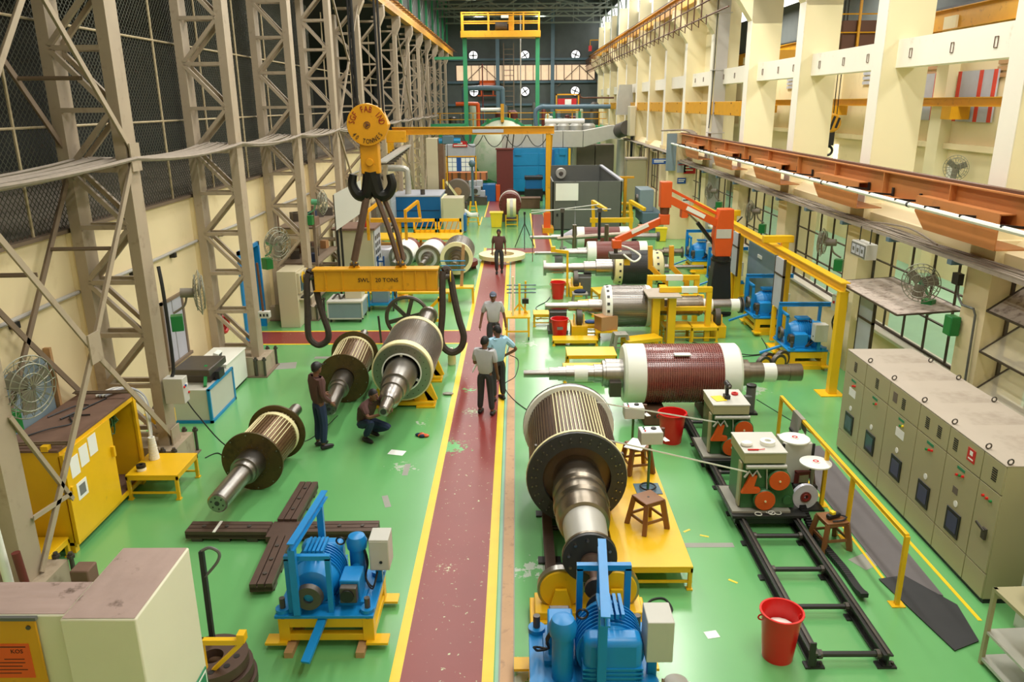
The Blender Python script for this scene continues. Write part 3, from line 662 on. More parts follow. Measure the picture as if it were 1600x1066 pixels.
# roof: deck, trusses, purlins, clerestory daylight
rf = struct(MB().box(-7.2, 8.8, 54, 85, 16.4, 16.6), 'ceiling', 'roof')
MB().box(-7.2, 8.8, -2, 54, 16.4, 16.6).build('roof_deck', 'roof', rf)
for i in range(8): MB().bar((-7, 54 + 4 * i, 16.3), (8.6, 54 + 4 * i, 16.3), 0.1, 0.16).build('purlin', 'rooftruss', rf)
for k, y in enumerate((62, 68, 74, 80)):
    t = T('roof_truss', 'pale grey roof truss near the end wall, ' + ords[k] + ' of the row', 'truss', (0.8, y, 13.6), 0, 'roof trusses at the far end')
    MB().bar((-7.6, 0, 0), (7.6, 0, 0), 0.14, 0.14).build('bottom_chord', 'rooftruss', t); MB().bar((-7.6, 0, 1.0), (7.6, 0, 1.0), 0.12, 0.12).build('middle_chord', 'rooftruss', t)
    MB().bar((-7.6, 0, 1.2), (0, 0, 2.6), 0.14, 0.14).build('top_chord', 'rooftruss', t); MB().bar((0, 0, 2.6), (7.6, 0, 1.2), 0.14, 0.14).build('top_chord', 'rooftruss', t)
    for i in range(8):
        x = -7.6 + 1.9 * i
        MB().bar((x, 0, 0 if i % 2 else 1.0), (x + 1.9, 0, 1.0 if i % 2 else 0), 0.09, 0.09).build('web_member', 'rooftruss', t)
        MB().bar((x + 0.95, 0, 0), (x + 0.95, 0, 1.6), 0.07, 0.07).build('web_member', 'rooftruss', t)
for s, nm in ((-1, 'left'), (1, 'right')):                    # clerestory framing above the crane rails
    x = -7.0 if s < 0 else 8.6
    cw_ = struct(MB().box(x - 0.1, x + 0.1, -2, 84, 14.2 if s > 0 else 11.0, 16.5), 'wall_clerestory_' + nm, 'roof')
    for i in range(14):
        y = 22 + 4.6 * i
        MB().bar((x - s * 0.25, y, 10.9), (x - s * 0.25, y, 16.4), 0.16, 0.16, (0, 1, 0)).build('roof_post', 'rooftruss' if s > 0 else 'green', cw_)
        if i < 13: MB().bar((x - s * 0.25, y, 12.0), (x - s * 0.25, y + 4.6, 14.6), 0.08, 0.08).build('roof_brace', 'rooftruss', cw_)
    if s > 0:
        MB().box(8.75, 8.8, 20, 84, 10.2, 12.2).build('clerestory_sheet', 'roof', cw_)
        dm = MB().box(8.5, 8.54, 0.1, 1.35, 12.25, 14.1).mesh('clerestory_pane', 'daylight')
        for i in range(42): inst(dm, 'clerestory_pane', cw_, (0, 22 + 1.47 * i, 0))
for (x, y) in ((1.0, 70.5),):
    t = T('high_bay_lamp', 'glowing high-bay lamp hanging among the far roof trusses', 'lamp', (x, y, 14.6))
    MB().lathe([(0, 0.55), (0.25, 0.2), (0.5, 0.1)], 20, 'z').build('shade', 'duct', t); MB().lathe([(-0.02, 0.5), (0.0, 0.5)], 20, 'z').build('lamp_lens', 'lampglow', t); MB().tube((0, 0, 0.5), (0, 0, 1.8), 0.02, 6).build('hanger', 'black', t)
struct(MB().box(-15, 18, -3.2, -3.0, 0, 17), 'wall_front', 'cream')

t = T('far_cable_tray', 'dusty cable tray over the far windows beyond the stub wall', 'cables', (7.75, 37.6, 3.75))
m = MB()
for j in range(7): m.path([(-0.15 + 0.05 * j + 0.03 * math.sin(i + j), 1.5 * i, 0.03 + 0.02 * math.sin(2 * i + j)) for i in range(14)], 0.03, 4)
m.build('cables', 'cable', t, kind='stuff')
for i in range(7): MB().box(-0.2, 0.35, 0.5 + 3 * i, 0.65 + 3 * i, -0.1, -0.02).build('tray_bracket', 'booth', t); MB().bar((0.1, 0.5 + 3 * i, -3.7), (0.1, 0.5 + 3 * i, 0), 0.08, 0.08).build('tray_post', 'latdark', t)
# ================================================================ ROTORS (axis along local X, origin on the floor below the left/near end)
def rotor(label, loc, rz, zc, pieces, group='rotors in the hall'):
    t = T('machine_rotor', label, 'rotor', loc, rz, group)
    for pc in pieces:
        nm, kind, mt = pc[0], pc[1], pc[2]; m = MB()
        if kind == 'l': m.lathe(pc[3], pc[4] if len(pc) > 4 else 40, 'x', (0, 0, zc))
        elif kind == 'g': m.gear(*pc[3], c=(0, 0, zc))
        elif kind == 'c': m.lathe(pc[3], 44, 'x', (0, 0, zc), True)
        elif kind == 'bolts':                                 # ring of small bolts, each a part
            x, R, n, r, L = pc[3]
            me = MB().tube((0, 0, 0), (-L, 0, 0), r, 6).mesh(nm, mt)
            for i in range(n):
                a = 2 * PI * (i + 0.3) / n; inst(me, nm, t, (x, R * math.cos(a), zc + R * math.sin(a)))
            continue
        elif kind == 'bands':                                 # fine binding turns round the core, joined
            xa, xb_, r, n = pc[3]
            for i in range(n): x = xa + (xb_ - xa) * i / (n - 1); m.lathe([(x - 0.006, r - 0.01), (x - 0.006, r), (x + 0.006, r), (x + 0.006, r - 0.01)], 64, 'x', (0, 0, zc), True)
            m.build(nm, MT['redlac'] if mt == 'redlac' else mt, t, kind='stuff'); continue
        elif kind == 'box':
            m.box(*pc[3])
        m.build(nm, mt, t)
    return t
def steps(*a):                                                # (x_end, r) steps from x0
    x = a[0]; out = []
    for (xe, r) in a[1:]: out += [(x, r), (xe, r)]; x = xe
    return out
# big rotor lying across, red winding between white end bands
rotor('red-wound rotor with wide white end bands lying across the right aisle', (0.13, 15.0, 0), 0, 0.91, [
    ('shaft', 'l', 'steel', steps(0, (0.52, 0.075), (0.70, 0.13), (0.86, 0.145), (1.03, 0.165))),
    ('wrapped_journal', 'l', 'white', steps(1.03, (1.30, 0.17))),
    ('shaft', 'l', 'steel', steps(1.30, (1.43, 0.165), (1.60, 0.19), (1.66, 0.27), (2.01, 0.30))),
    ('lead_box', 'box', 'castiron', (1.72, 1.95, -0.42, -0.2, 0.55, 0.85)),
    ('end_band', 'l', 'palegreen', [(2.01, 0.42), (2.01, 0.56), (2.06, 0.608), (2.43, 0.608)]),
    ('winding_core', 'g', 'redwrap', (2.43, 3.96, 0.60, 84, 0.016, 0.6, 40, 0.014)),
    ('binding_bands', 'bands', 'bindpink', (2.45, 3.95, 0.604, 34)),
    ('end_band', 'l', 'palegreen', [(3.96, 0.608), (4.29, 0.608), (4.34, 0.56), (4.34, 0.4)]),
    ('shaft', 'l', 'brass', steps(4.34, (4.56, 0.27), (4.86, 0.21))),
    ('wrapped_journal', 'l', 'white', steps(4.86, (5.12, 0.195))),
    ('shaft', 'l', 'brass', steps(5.12, (5.40, 0.165), (5.65, 0.18))),
    ('film_patch', 'l', 'film', [(2.95, 0.6095), (3.30, 0.6095)], 40) if False else ('label_sheet', 'box', 'paper', (2.98, 3.30, -0.42, -0.20, 0.91 + 0.50, 0.91 + 0.525)),
])
for i, x in enumerate((2.75, 4.0)):
    t = T('timber_block', 'old timber block under the ' + ('left' if i == 0 else 'right') + ' end of the red-wound rotor', 'block', (x, 14.95, 0), 0, 'blocks under the red-wound rotor')
    MB().prism([(-0.55, 0), (0.55, 0), (0.55, 0.34), (0.3, 0.31), (-0.3, 0.31), (-0.55, 0.34)], 'yz', -0.22, 0.22).build('block_body', 'darkwood', t, 0.02)
    MB().tube((0, -0.56, 0.2), (0, -0.54, 0.2), 0.03, 8).build('bolt', 'castiron', t)
# second one across, bare steel core
rotor('bare steel rotor with white end windings, second across behind the red-wound one', (0.78, 20.82, 0), 0, 0.83, [
    ('shaft', 'l', 'steel', steps(0, (0.64, 0.10), (0.9, 0.13), (1.19, 0.155), (1.56, 0.19))),
    ('end_winding', 'l', 'white', [(1.56, 0.3), (1.58, 0.50), (1.62, 0.565), (1.80, 0.583)]),
    ('winding_core', 'g', 'lam', (1.80, 2.74, 0.58, 72, 0.018, 0.62, 14, 0.006)),
    ('end_winding', 'l', 'white', [(2.74, 0.583), (2.86, 0.56), (2.92, 0.50), (2.92, 0.2)]),
    ('shaft', 'l', 'brass', steps(2.92, (3.3, 0.26), (4.2, 0.27), (4.25, 0.29), (4.32, 0.26))),
    ('wrapped_journal', 'l', 'white', steps(4.32, (4.6, 0.19))),
    ('shaft', 'l', 'steel', steps(4.6, (5.1, 0.175))), ('wrapped_journal', 'l', 'white', steps(5.1, (5.34, 0.18))),
    ('coupling_flange', 'l', 'castiron', steps(5.34, (5.37, 0.22), (5.41, 0.13), (5.45, 0.22))),
])
def slot_ring(t, x, R, zc, n, mt='blackdisc'):                 # open loops of an end winding
    me = MB().box(-0.035, 0.035, -0.035, 0.035, -0.012, 0.012).mesh('coil_gap', mt)
    for i in range(n):
        a = 2 * PI * i / n; inst(me, 'coil_gap', t, (x, R * math.cos(a), zc + R * math.sin(a)), (a - PI / 2, 0, 0))
r6 = [o for o in bpy.data.objects if o.get('label', '').startswith('bare steel rotor')][0]
slot_ring(r6, 1.69, 0.575, 0.83, 18)
r7 = rotor('dark steel rotor with cream end rings, third across, left end flanged', (0.9, 25.82, 0), 0, 0.88, [
    ('coupling_flange', 'l', 'steel', steps(0, (0.09, 0.256))),
    ('shaft', 'l', 'steel', steps(0.09, (0.65, 0.17), (0.95, 0.145), (1.36, 0.16), (1.76, 0.22), (2.32, 0.29))),
    ('hub_disc', 'l', 'castiron', steps(2.32, (2.36, 0.42))),
    ('end_ring', 'l', 'ivory', [(2.36, 0.40), (2.38, 0.55), (2.45, 0.575), (2.62, 0.575)]),
    ('winding_core', 'g', 'blackdisc', (2.62, 3.61, 0.58, 72, 0.015, 0.65, 14, 0.006)),
    ('end_ring', 'l', 'ivory', [(3.61, 0.575), (3.85, 0.575), (3.97, 0.52), (4.02, 0.40)]),
    ('shaft', 'l', 'steel', steps(4.02, (4.3, 0.11), (5.4, 0.075))),
])
slot_ring(r7, 2.53, 0.575, 0.88, 16); slot_ring(r7, 3.78, 0.575, 0.88, 16)
rotor('slim red-brown rotor with one pale green band, fourth across near the orange jib', (0.68, 29.3, 0), 0, 0.74, [
    ('shaft', 'l', 'steel', steps(0, (0.68, 0.065), (1.15, 0.13), (1.63, 0.165), (2.0, 0.20))),
    ('end_band', 'l', 'palegreen', [(2.0, 0.3), (2.0, 0.42), (2.04, 0.437), (2.33, 0.437)]),
    ('winding_core', 'g', 'redlac', (2.33, 3.95, 0.43, 60, 0.008, 0.6)),
    ('end_band', 'l', 'white', [(3.95, 0.437), (4.25, 0.437), (4.28, 0.3)]),
    ('shaft', 'l', 'brass', steps(4.28, (4.9, 0.12), (5.1, 0.19), (5.3, 0.12), (5.6, 0.14))),
    ('coupling_flange', 'l', 'castiron', steps(5.6, (5.65, 0.22))),
])
rotor('film-wrapped red rotor, fifth across in front of the dark grey booth', (0.57, 33.02, 0), 0, 0.73, [
    ('shaft', 'l', 'steel', steps(0, (0.92, 0.075), (1.3, 0.11), (1.5, 0.13))),
    ('film_cone', 'l', 'film', [(1.45, 0.15), (1.75, 0.32), (2.0, 0.43)]),
    ('end_band', 'l', 'palegreen', steps(2.0, (2.3, 0.434))),
    ('winding_core', 'g', 'redlac', (2.3, 3.8, 0.425, 60, 0.008, 0.6)),
    ('film_cover', 'l', 'film', [(2.3, 0.43), (3.8, 0.43)], 40) if False else ('end_band', 'l', 'white', [(3.8, 0.434), (4.2, 0.434), (4.3, 0.3)]),
    ('shaft', 'l', 'steel', steps(4.3, (5.4, 0.15))), ('coupling_flange', 'l', 'castiron', steps(5.4, (5.52, 0.2))),
])
# steel rotor on the left of the aisle on a yellow stand
r3 = rotor('big bright steel rotor with white rings on a yellow stand left of the red aisle', (-2.45, 13.15, 0), PI / 2 - 0.0146, 0.84, [
    ('shaft', 'l', 'steel', [(0, 0.07), (0.02, 0.10), (0.5, 0.115), (0.5, 0.13), (0.62, 0.20), (0.95, 0.21), (0.95, 0.235), (1.3, 0.25), (1.3, 0.29), (1.9, 0.33), (2.2, 0.34), (2.4, 0.34)]),
    ('shaft_bore', 'l', 'blackdisc', [(-0.004, 0.055), (0.0, 0.055)], 16),
    ('face_ring', 'c', 'steel', [(2.17, 0.41), (2.17, 0.60), (2.25, 0.62), (2.25, 0.41)]),
    ('inner_ring', 'c', 'white', [(2.15, 0.395), (2.15, 0.42), (2.24, 0.42), (2.24, 0.395)]),
    ('hollow_back', 'c', 'blackdisc', [(2.42, 0.2), (2.42, 0.62), (2.5, 0.62), (2.5, 0.2)]),
    ('end_band', 'l', 'ivory', [(2.19, 0.61), (2.22, 0.645), (2.40, 0.645)]) if False else ('end_band', 'c', 'ivory', [(2.2, 0.61), (2.2, 0.64), (2.42, 0.645), (2.42, 0.61)]),
    ('winding_core', 'g', 'lam', (2.42, 4.12, 0.635, 96, 0.02, 0.55)),
    ('end_band', 'l', 'ivory', steps(4.12, (4.32, 0.645))),
    ('shaft', 'l', 'steel', steps(4.32, (5.2, 0.25), (6.6, 0.19))),
    ('coupling_flange', 'l', 'steel', steps(6.6, (6.75, 0.25), (6.8, 0.15))),
    ('flange_bolt', 'bolts', 'castiron', (6.82, 0.20, 12, 0.018, 0.09)),
    ('face_bolt', 'bolts', 'blackdisc', (2.17, 0.52, 24, 0.010, 0.012)),
])
for i in range(3):
    a = PI / 2 + 2 * PI * i / 3
    MB().bar((2.22, 0.33 * math.cos(a), 0.84 + 0.33 * math.sin(a)), (2.22, 0.42 * math.cos(a), 0.84 + 0.42 * math.sin(a)), 0.05, 0.04, (1, 0, 0)).build('spoke', 'white', r3)
for i, y in enumerate((15.6, 17.2)):
    t = T('rotor_stand', 'yellow V-shaped floor stand under the ' + ('near' if i == 0 else 'far') + ' end of the big steel rotor', 'stand', (-2.41, y, 0), 0, 'stands under the big steel rotor')
    MB().box(-0.62, 0.62, -0.14, 0.14, 0.04, 0.12).build('base_beam', 'yellow', t, 0.008)
    for s in (-1, 1):
        MB().bar((s * 0.60, 0, 0.1), (s * 0.46, 0, 0.46), 0.2, 0.10, (0, 1, 0)).build('side_arm', 'yellow', t); MB().box(s * 0.45 - 0.2, s * 0.45 + 0.2, -0.2, 0.2, 0, 0.04).build('foot_plate', 'yellow', t)
        MB().prism([(s * 0.62, 0.12), (s * 0.40, 0.42), (s * 0.18, 0.22), (s * 0.2, 0.12)], 'xz', -0.05, 0.05).build('cradle_plate', 'yellow', t)
# brown-disc rotors
def disc_rotor(label, loc, rz, zc, xd, L, r, tip, tail, rt):
    t = rotor(label, loc, rz, zc, [
        ('shaft', 'l', 'steel', [(0, rt * 0.85), (0.02, rt), (tip, rt * 1.05), (tip, rt * 1.25), (tip + 0.12, rt * 1.3), (tip + 0.12, rt * 1.5), (xd + 0.1, rt * 1.55)]),
        ('end_disc', 'c', 'olive', [(xd, r * 0.44), (xd, r), (xd + 0.045, r), (xd + 0.045, r * 0.44)]),
        ('core_hub', 'l', 'blackdisc', steps(xd + 0.10, (xd + L, r * 0.7))),
        ('winding_core', 'g', 'bronze', (xd + 0.045, xd + L, r * 0.80, 44, 0.025, 0.6)),
        ('insulation_band', 'l', 'ivory', steps(xd + L - 0.16, (xd + L - 0.05, r * 0.825))),
        ('end_disc', 'l', 'olive', steps(xd + L, (xd + L + 0.045, r))),
        ('shaft', 'l', 'steel', steps(xd + L + 0.045, (xd + L + 0.3, rt * 1.2), (tail, rt * 0.75))),
        ('disc_bolt', 'bolts', 'steel', (xd, r * 0.92, 10, 0.012, 0.015)),
        ('hub_bolt', 'bolts', 'castiron', (xd, r * 0.55, 20, 0.008, 0.012)),
        ('shaft_bore', 'l', 'blackdisc', [(-0.004, rt * 0.25), (0.0, rt * 0.25)], 16), ('bore_hole', 'bolts', 'blackdisc', (-0.001, rt * 0.6, 6, rt * 0.1, 0.004)),
    ])
    me = MB().box(xd + 0.05, xd + L - 0.01, -0.006, 0.006, -0.006, 0.006).mesh('slot_wedge', 'ivory')
    for i in range(10):
        a = 0.75 + 0.143 * i + (0.5 if i > 4 else 0)
        inst(me, 'slot_wedge', t, (0, (r * 0.80 + 0.004) * math.cos(a), zc + (r * 0.80 + 0.004) * math.sin(a)), (a - PI / 2, 0, 0))
    return t
disc_rotor('small rotor with brown end discs lying on the green floor, nearest on the left', (-4.49, 10.34, 0), PI / 2 - 0.045, 0.525, 1.42, 1.2, 0.52, 0.95, 3.75, 0.155)
disc_rotor('brown-disc rotor lying between the standing worker and the big steel rotor', (-3.66, 14.0, 0), PI / 2 + 0.055, 0.555, 1.75, 1.75, 0.55, 1.0, 5.2, 0.145)
# big rotor being wound on the right
r4 = rotor('huge dark rotor with black studded face being wound on the right, nearest the camera', (0.86, 8.16, 0), PI / 2, 0.96, [
    ('coupling_flange', 'l', 'blackdisc', steps(0, (0.05, 0.33))),
    ('flange_rim', 'c', 'brass', [(0.05, 0.2), (0.05, 0.335), (0.09, 0.335), (0.09, 0.2)]),
    ('shaft_journal', 'l', 'duct', [(0.09, 0.25), (0.2, 0.26), (0.75, 0.285), (0.78, 0.285)]) ,
    ('shaft', 'l', 'brass', [(0.78, 0.29), (0.80, 0.33), (0.90, 0.35), (1.02, 0.365), (1.12, 0.355), (1.16, 0.335), (1.20, 0.375), (1.28, 0.385), (1.40, 0.37), (1.48, 0.345), (1.52, 0.34), (1.56, 0.375), (1.66, 0.38), (1.78, 0.365), (1.88, 0.345), (1.92, 0.35), (2.0, 0.355), (2.2, 0.34), (2.3, 0.32)]),
    ('face_disc', 'c', 'blackdisc', [(2.07, 0.50), (2.07, 0.73), (2.12, 0.735), (2.12, 0.50)]),
    ('rim_tape', 'c', 'ivory', [(2.12, 0.60), (2.12, 0.742), (2.17, 0.742), (2.17, 0.60)]),
    ('hollow_back', 'c', 'black', [(2.36, 0.3), (2.36, 0.66), (2.42, 0.66), (2.42, 0.3)]),
    ('hub_ring', 'c', 'teal', [(2.24, 0.32), (2.24, 0.43), (2.34, 0.45), (2.34, 0.32)]),
    ('core_sleeve', 'c', 'blackdisc', [(2.12, 0.5), (2.12, 0.66), (2.44, 0.66), (2.44, 0.5)]),
    ('winding_core', 'g', 'darklam', (2.17, 3.92, 0.685, 76, 0.025, 0.6)),
    ('rear_ring', 'c', 'white', [(3.92, 0.5), (3.92, 0.76), (4.0, 0.765), (4.0, 0.5)]),
    ('rear_disc', 'l', 'blackdisc', steps(4.0, (4.04, 0.77))),
    ('shaft', 'l', 'brass', steps(4.04, (4.6, 0.3), (5.4, 0.2))),
    ('face_stud', 'bolts', 'steel', (2.07, 0.66, 28, 0.011, 0.035)), ('face_stud', 'bolts', 'steel', (2.07, 0.60, 28, 0.011, 0.03)),
    ('flange_bolt', 'bolts', 'steel', (0.0, 0.26, 10, 0.02, 0.03)), ('lifting_eye', 'bolts', 'castiron', (2.3, 0.735, 3, 0.03, 0.06)),
])
me = MB().box(2.17, 3.92, -0.007, 0.007, -0.008, 0.008).mesh('slot_wedge', 'ivory')
for i in range(14):
    a = 1.15 + 0.083 * i; inst(me, 'slot_wedge', r4, (0, 0.686 * math.cos(a), 0.96 + 0.686 * math.sin(a)), (a - PI / 2, 0, 0))
for i, s in enumerate((-1, 1)):
    t = T('rail_beam', 'dark steel bed rail on the floor ' + ('left' if s < 0 else 'right') + ' of the huge dark rotor', 'rail', (0.86 + s * 0.42, 8.7, 0), 0, 'bed rails under the huge rotor')
    MB().ibeam((0, 0, 0.10), (0, 3.4, 0.10), 0.14, 0.2, 0.02).build('rail_body', 'scrap', t)
    for y in (0.1, 0.9, 2.2, 3.2): MB().box(-0.16, 0.16, y - 0.08, y + 0.08, 0, 0.03).build('foot_plate', 'track', t)
t = T('bed_crossbars', 'dark round crossbars tying the bed rails under the huge rotor', 'crossbars', (0.86, 8.7, 0))
for y in (0.15, 0.62, 1.6): MB().tube((-0.35, y, 0.12), (0.35, y, 0.12), 0.035, 8).build('crossbar', 'track', t)
t = T('roller_stand', 'yellow two-wheel roller stand carrying the flange of the huge rotor', 'stand', (0.86, 8.32, 0))
MB().box(-0.72, 0.72, -0.30, 0.22, 0.0, 0.16).build('base_box', 'yellow', t, 0.012); MB().box(-0.66, 0.66, -0.24, 0.18, 0.16, 0.26).build('upper_plate', 'yellow', t, 0.01)
for s in (-1, 1):
    MB().lathe([(-0.05, 0.29), (0.05, 0.29)], 36, 'y', (s * 0.34, -0.02, 0.47)).build('roller_wheel', 'steel', t); MB().lathe([(-0.075, 0.05), (-0.07, 0.25), (-0.05, 0.26)], 36, 'y', (s * 0.34, -0.02, 0.47)).build('wheel_face', 'yellow', t)
    MB().prism([(s * 0.34 - 0.14, 0.26), (s * 0.34 + 0.14, 0.26), (s * 0.34 + 0.07, 0.52), (s * 0.34 - 0.07, 0.52)], 'xz', -0.16, -0.12).build('axle_bracket', 'yellow', t)
# three rotors in the left background, wrapped in white or bare
def back_rotor(label, loc, rz, zc, r, wrap, core, sh):
    pcs = [('shaft', 'l', sh, steps(0, (0.7, r * 0.22), (1.0, r * 0.3), (1.3, r * 0.4), (1.5, r * 0.5))),
           ('face_ring', 'c', 'ivory' if not wrap else 'steel', [(1.4, r * 0.76), (1.4, r), (1.52, r), (1.52, r * 0.76)]), ('hollow_back', 'l', 'blackdisc', steps(1.55, (1.6, r * 0.95))),
           ('winding_core', 'g', core, (1.52, 3.2, r * 0.98, 60, 0.015, 0.6)), ('shaft', 'l', sh, steps(3.2, (4.2, r * 0.3)))]
    if wrap: pcs.insert(2, ('white_wrapping', 'l', 'white', [(1.48, r * 0.7), (1.5, r * 1.01), (2.7, r * 1.02), (2.72, r * 0.99)]))
    return rotor(label, loc, rz, zc, pcs, 'background rotors on the left')
back_rotor('red-brown rotor half covered by white film, leftmost of the three behind the lifting beam', (-4.4, 27.1, 0), PI / 2 - 0.06, 0.78, 0.45, True, 'redlac', 'steel')
back_rotor('rotor under a white wrapping, middle of the three behind the lifting beam', (-3.38, 27.0, 0), PI / 2 - 0.06, 0.76, 0.47, True, 'redlac', 'steel')
back_rotor('bare rotor with cream face ring, rightmost of the three behind the lifting beam', (-2.2, 26.6, 0), PI / 2 - 0.0, 0.80, 0.60, False, 'lam', 'brass')
# maroon rotor deep in the aisle with a cream band
t = rotor('maroon studded rotor lying end-on deep in the aisle behind the cream ring', (-0.35, 42.2, 0), PI / 2, 0.95, [
    ('shaft', 'l', 'brass', steps(0, (0.3, 0.2))), ('face_disc', 'l', 'maroon', steps(0.3, (0.4, 0.60))), ('winding_core', 'g', 'redlac', (0.4, 2.4, 0.58, 48, 0.03, 0.6)), ('end_band', 'l', 'white', steps(1.6, (1.8, 0.61))),
    ('rear_disc', 'l', 'maroon', steps(2.4, (2.5, 0.62))), ('face_stud', 'bolts', 'darkrust', (0.3, 0.52, 18, 0.04, 0.1)),
])
for x in (-0.35, 0.35): MB().box(0.5, 2.3, x - 0.12, x + 0.12, 0, 0.45).build('cradle', 'brownbox', t)
t = T('cream_ring_wheel', 'cream taped ring standing edge-on on a yellow stand before the maroon rotor', 'ring', (-0.26, 41.2, 0.95))
MB().lathe([(-0.24, 0.3), (-0.24, 0.48), (0.24, 0.48), (0.24, 0.3)], 32, 'x', (0, 0, 0), True).build('ring_body', 'ivory', t); MB().lathe([(-0.08, 0.482), (-0.08, 0.49), (0.08, 0.49), (0.08, 0.482)], 32, 'x', (0, 0, 0), True).build('grey_band', 'duct', t)


# ================================================================ LIFTING TACKLE
HY = 18.2
t = T('crane_hook_block', 'amber round crane hook block lettered 40 TONNES hanging over the left floor', 'hook block', (-3.33, HY, 5.77))
MB().lathe([(-0.20, 0.39), (-0.17, 0.47), (0.17, 0.47), (0.20, 0.39)], 8, 'y').build('sheave_housing', 'hookamber', t, 0.01)
MB().lathe([(-0.215, 0.0001), (-0.215, 0.45), (-0.19, 0.46)], 40, 'y').build('face_plate', 'hookamber', t)
MB().lathe([(-0.24, 0.03), (-0.21, 0.04)], 14, 'y').build('axle_pin', 'darkrust', t); MB().ring((0, -0.22, 0), 'y', 0.075, 0.062, 0.02, 20).build('pin_ring', 'darkrust', t)
for i in range(3): MB().bar((0, -0.22, 0), (0.06 * math.cos(2.1 * i), -0.22, 0.06 * math.sin(2.1 * i)), 0.018, 0.01).build('pin_spoke', 'darkrust', t)
MB().box(-0.21, 0.21, -0.14, 0.14, -1.08, -0.35).build('shank_plate', 'hookamber', t, 0.02)
MB().lathe([(-0.19, 0.08), (-0.12, 0.09)], 12, 'y', (0, 0, -0.82)).build('shank_bolt', 'hookamber', t)
def arc_text(body, R, a0, a1, size, mt, nm, flip=False):
    m = MB(); n = len(body)
    for i, ch in enumerate(body):
        if ch == ' ': continue
        a = a0 + (a1 - a0) * i / (n - 1); g = text_mb(ch, size)
        rot = (PI / 2 - a) if not flip else (-PI / 2 - a)
        M = Matrix.Translation((R * math.cos(a), -0.222, R * math.sin(a))) @ Matrix.Rotation(rot, 4, 'Y') @ RX90 @ Matrix.Diagonal((0.8, 1.15, 1, 1))
        g.xf(M); m.add(g.v, g.f)
    return m.build(nm, mt, t)
arc_text('SGF FAB IND', 0.335, math.radians(170), math.radians(10), 0.17, 'inkred', 'maker_lettering')
arc_text('40 TONNES', 0.36, math.radians(215), math.radians(325), 0.13, 'inkblack', 'capacity_lettering', True)
m = MB()
for s in (-1, 1): m.path(bez([(0, 0, -1.05), (s * 0.05, 0, -1.28), (s * 0.14, 0, -1.55), (s * 0.34, 0, -1.56), (s * 0.46, 0, -1.34), (s * 0.42, 0, -1.10)], 5), 0.1, 10, [0.20 - 0.0045 * i for i in range(26)])
m.build('double_hook', 'hook', t)
for (x, y) in ((-0.32, 0.10), (-0.20, -0.1), (0.25, 0.1), (0.36, -0.1), (-0.26, 0.1)): MB().tube((x, y, 0.2), (x - 0.02, y, 8.5), 0.028, 6).build('wire_rope', 'cableblack', t)
def slingthing(label, pts, r, n=8, grp=None, mt='sling', taper=None):
    t = T('lifting_sling', label, 'sling', pts[0], 0, grp)
    o = Vector(pts[0]); MB().path([Vector(p) - o for p in bez(pts, 6)], r, n).build('webbing', mt, t); return t
slingthing('brown flat sling from the hook to the left lug of the lifting beam', [(-3.40, HY, 4.45), (-3.46, HY - 0.05, 4.2), (-3.66, HY - 0.06, 3.4), (-3.86, HY - 0.02, 2.66)], 0.085, 6, 'slings from hook to beam', 'slingb')
slingthing('brown flat sling from the hook to the right lug of the lifting beam, left strand', [(-3.30, HY - 0.05, 4.45), (-3.24, HY - 0.06, 4.2), (-2.98, HY - 0.1, 3.4), (-2.80, HY - 0.06, 2.66)], 0.06, 6, 'slings from hook to beam', 'slingb')
slingthing('brown flat sling from the hook to the right lug of the lifting beam, right strand', [(-3.22, HY + 0.06, 4.42), (-3.12, HY + 0.06, 4.2), (-2.84, HY + 0.06, 3.4), (-2.70, HY + 0.04, 2.66)], 0.06, 6, 'slings from hook to beam', 'slingb')
t = T('lifting_beam', 'amber lifting beam lettered SWL 20 TONS hanging below the hook block', 'beam', (-3.35, HY, 1.96))
MB().box(-1.47, 1.46, -0.15, 0.15, 0, 0.48).build('beam_body', 'amber', t, 0.012)
MB().box(-1.50, 1.49, -0.19, 0.19, 0.48, 0.52).build('top_flange', 'amber', t); MB().box(-1.50, 1.49, -0.18, 0.18, -0.02, 0.0).build('bottom_flange', 'amber', t)
for x in (-1.2, -0.8, -0.10, 0.66, 0.95, 1.22): MB().box(x - 0.012, x + 0.012, -0.175, 0.175, 0, 0.48).build('stiffener', 'amber', t)
for x in (-0.52, 0.59):
    MB().prism([(x - 0.14, 0.52), (x + 0.14, 0.52), (x + 0.06, 0.66), (x - 0.06, 0.66)], 'xz', -0.03, 0.03).build('lifting_lug', 'amber', t)
    MB().torus((x, 0, 0.64), 'x', 0.08, 0.03, 16, 6).build('shackle', 'castiron', t); MB().tube((x - 0.1, 0, 0.60), (x + 0.1, 0, 0.60), 0.045, 10).build('shackle_pin', 'castiron', t)
for s, x in ((-1, -1.50), (1, 1.49)):
    MB().tube((x, 0, 0.30), (x + s * 0.26, 0, 0.30), 0.075, 14).build('end_spindle', 'castiron', t); MB().lathe([(0, 0.14), (0.02, 0.14)], 20, 'x', (x + s * 0.27, 0, 0.30)).build('end_disc', 'yellow', t)
g = text_mb('SWL', 0.14); g.xf(Matrix.Translation((-0.29, -0.158, 0.25)) @ RX90); g.build('capacity_lettering', 'inkblack', t)
g = text_mb('20 TONS', 0.14); g.xf(Matrix.Translation((0.26, -0.158, 0.25)) @ RX90); g.build('capacity_lettering', 'inkblack', t)
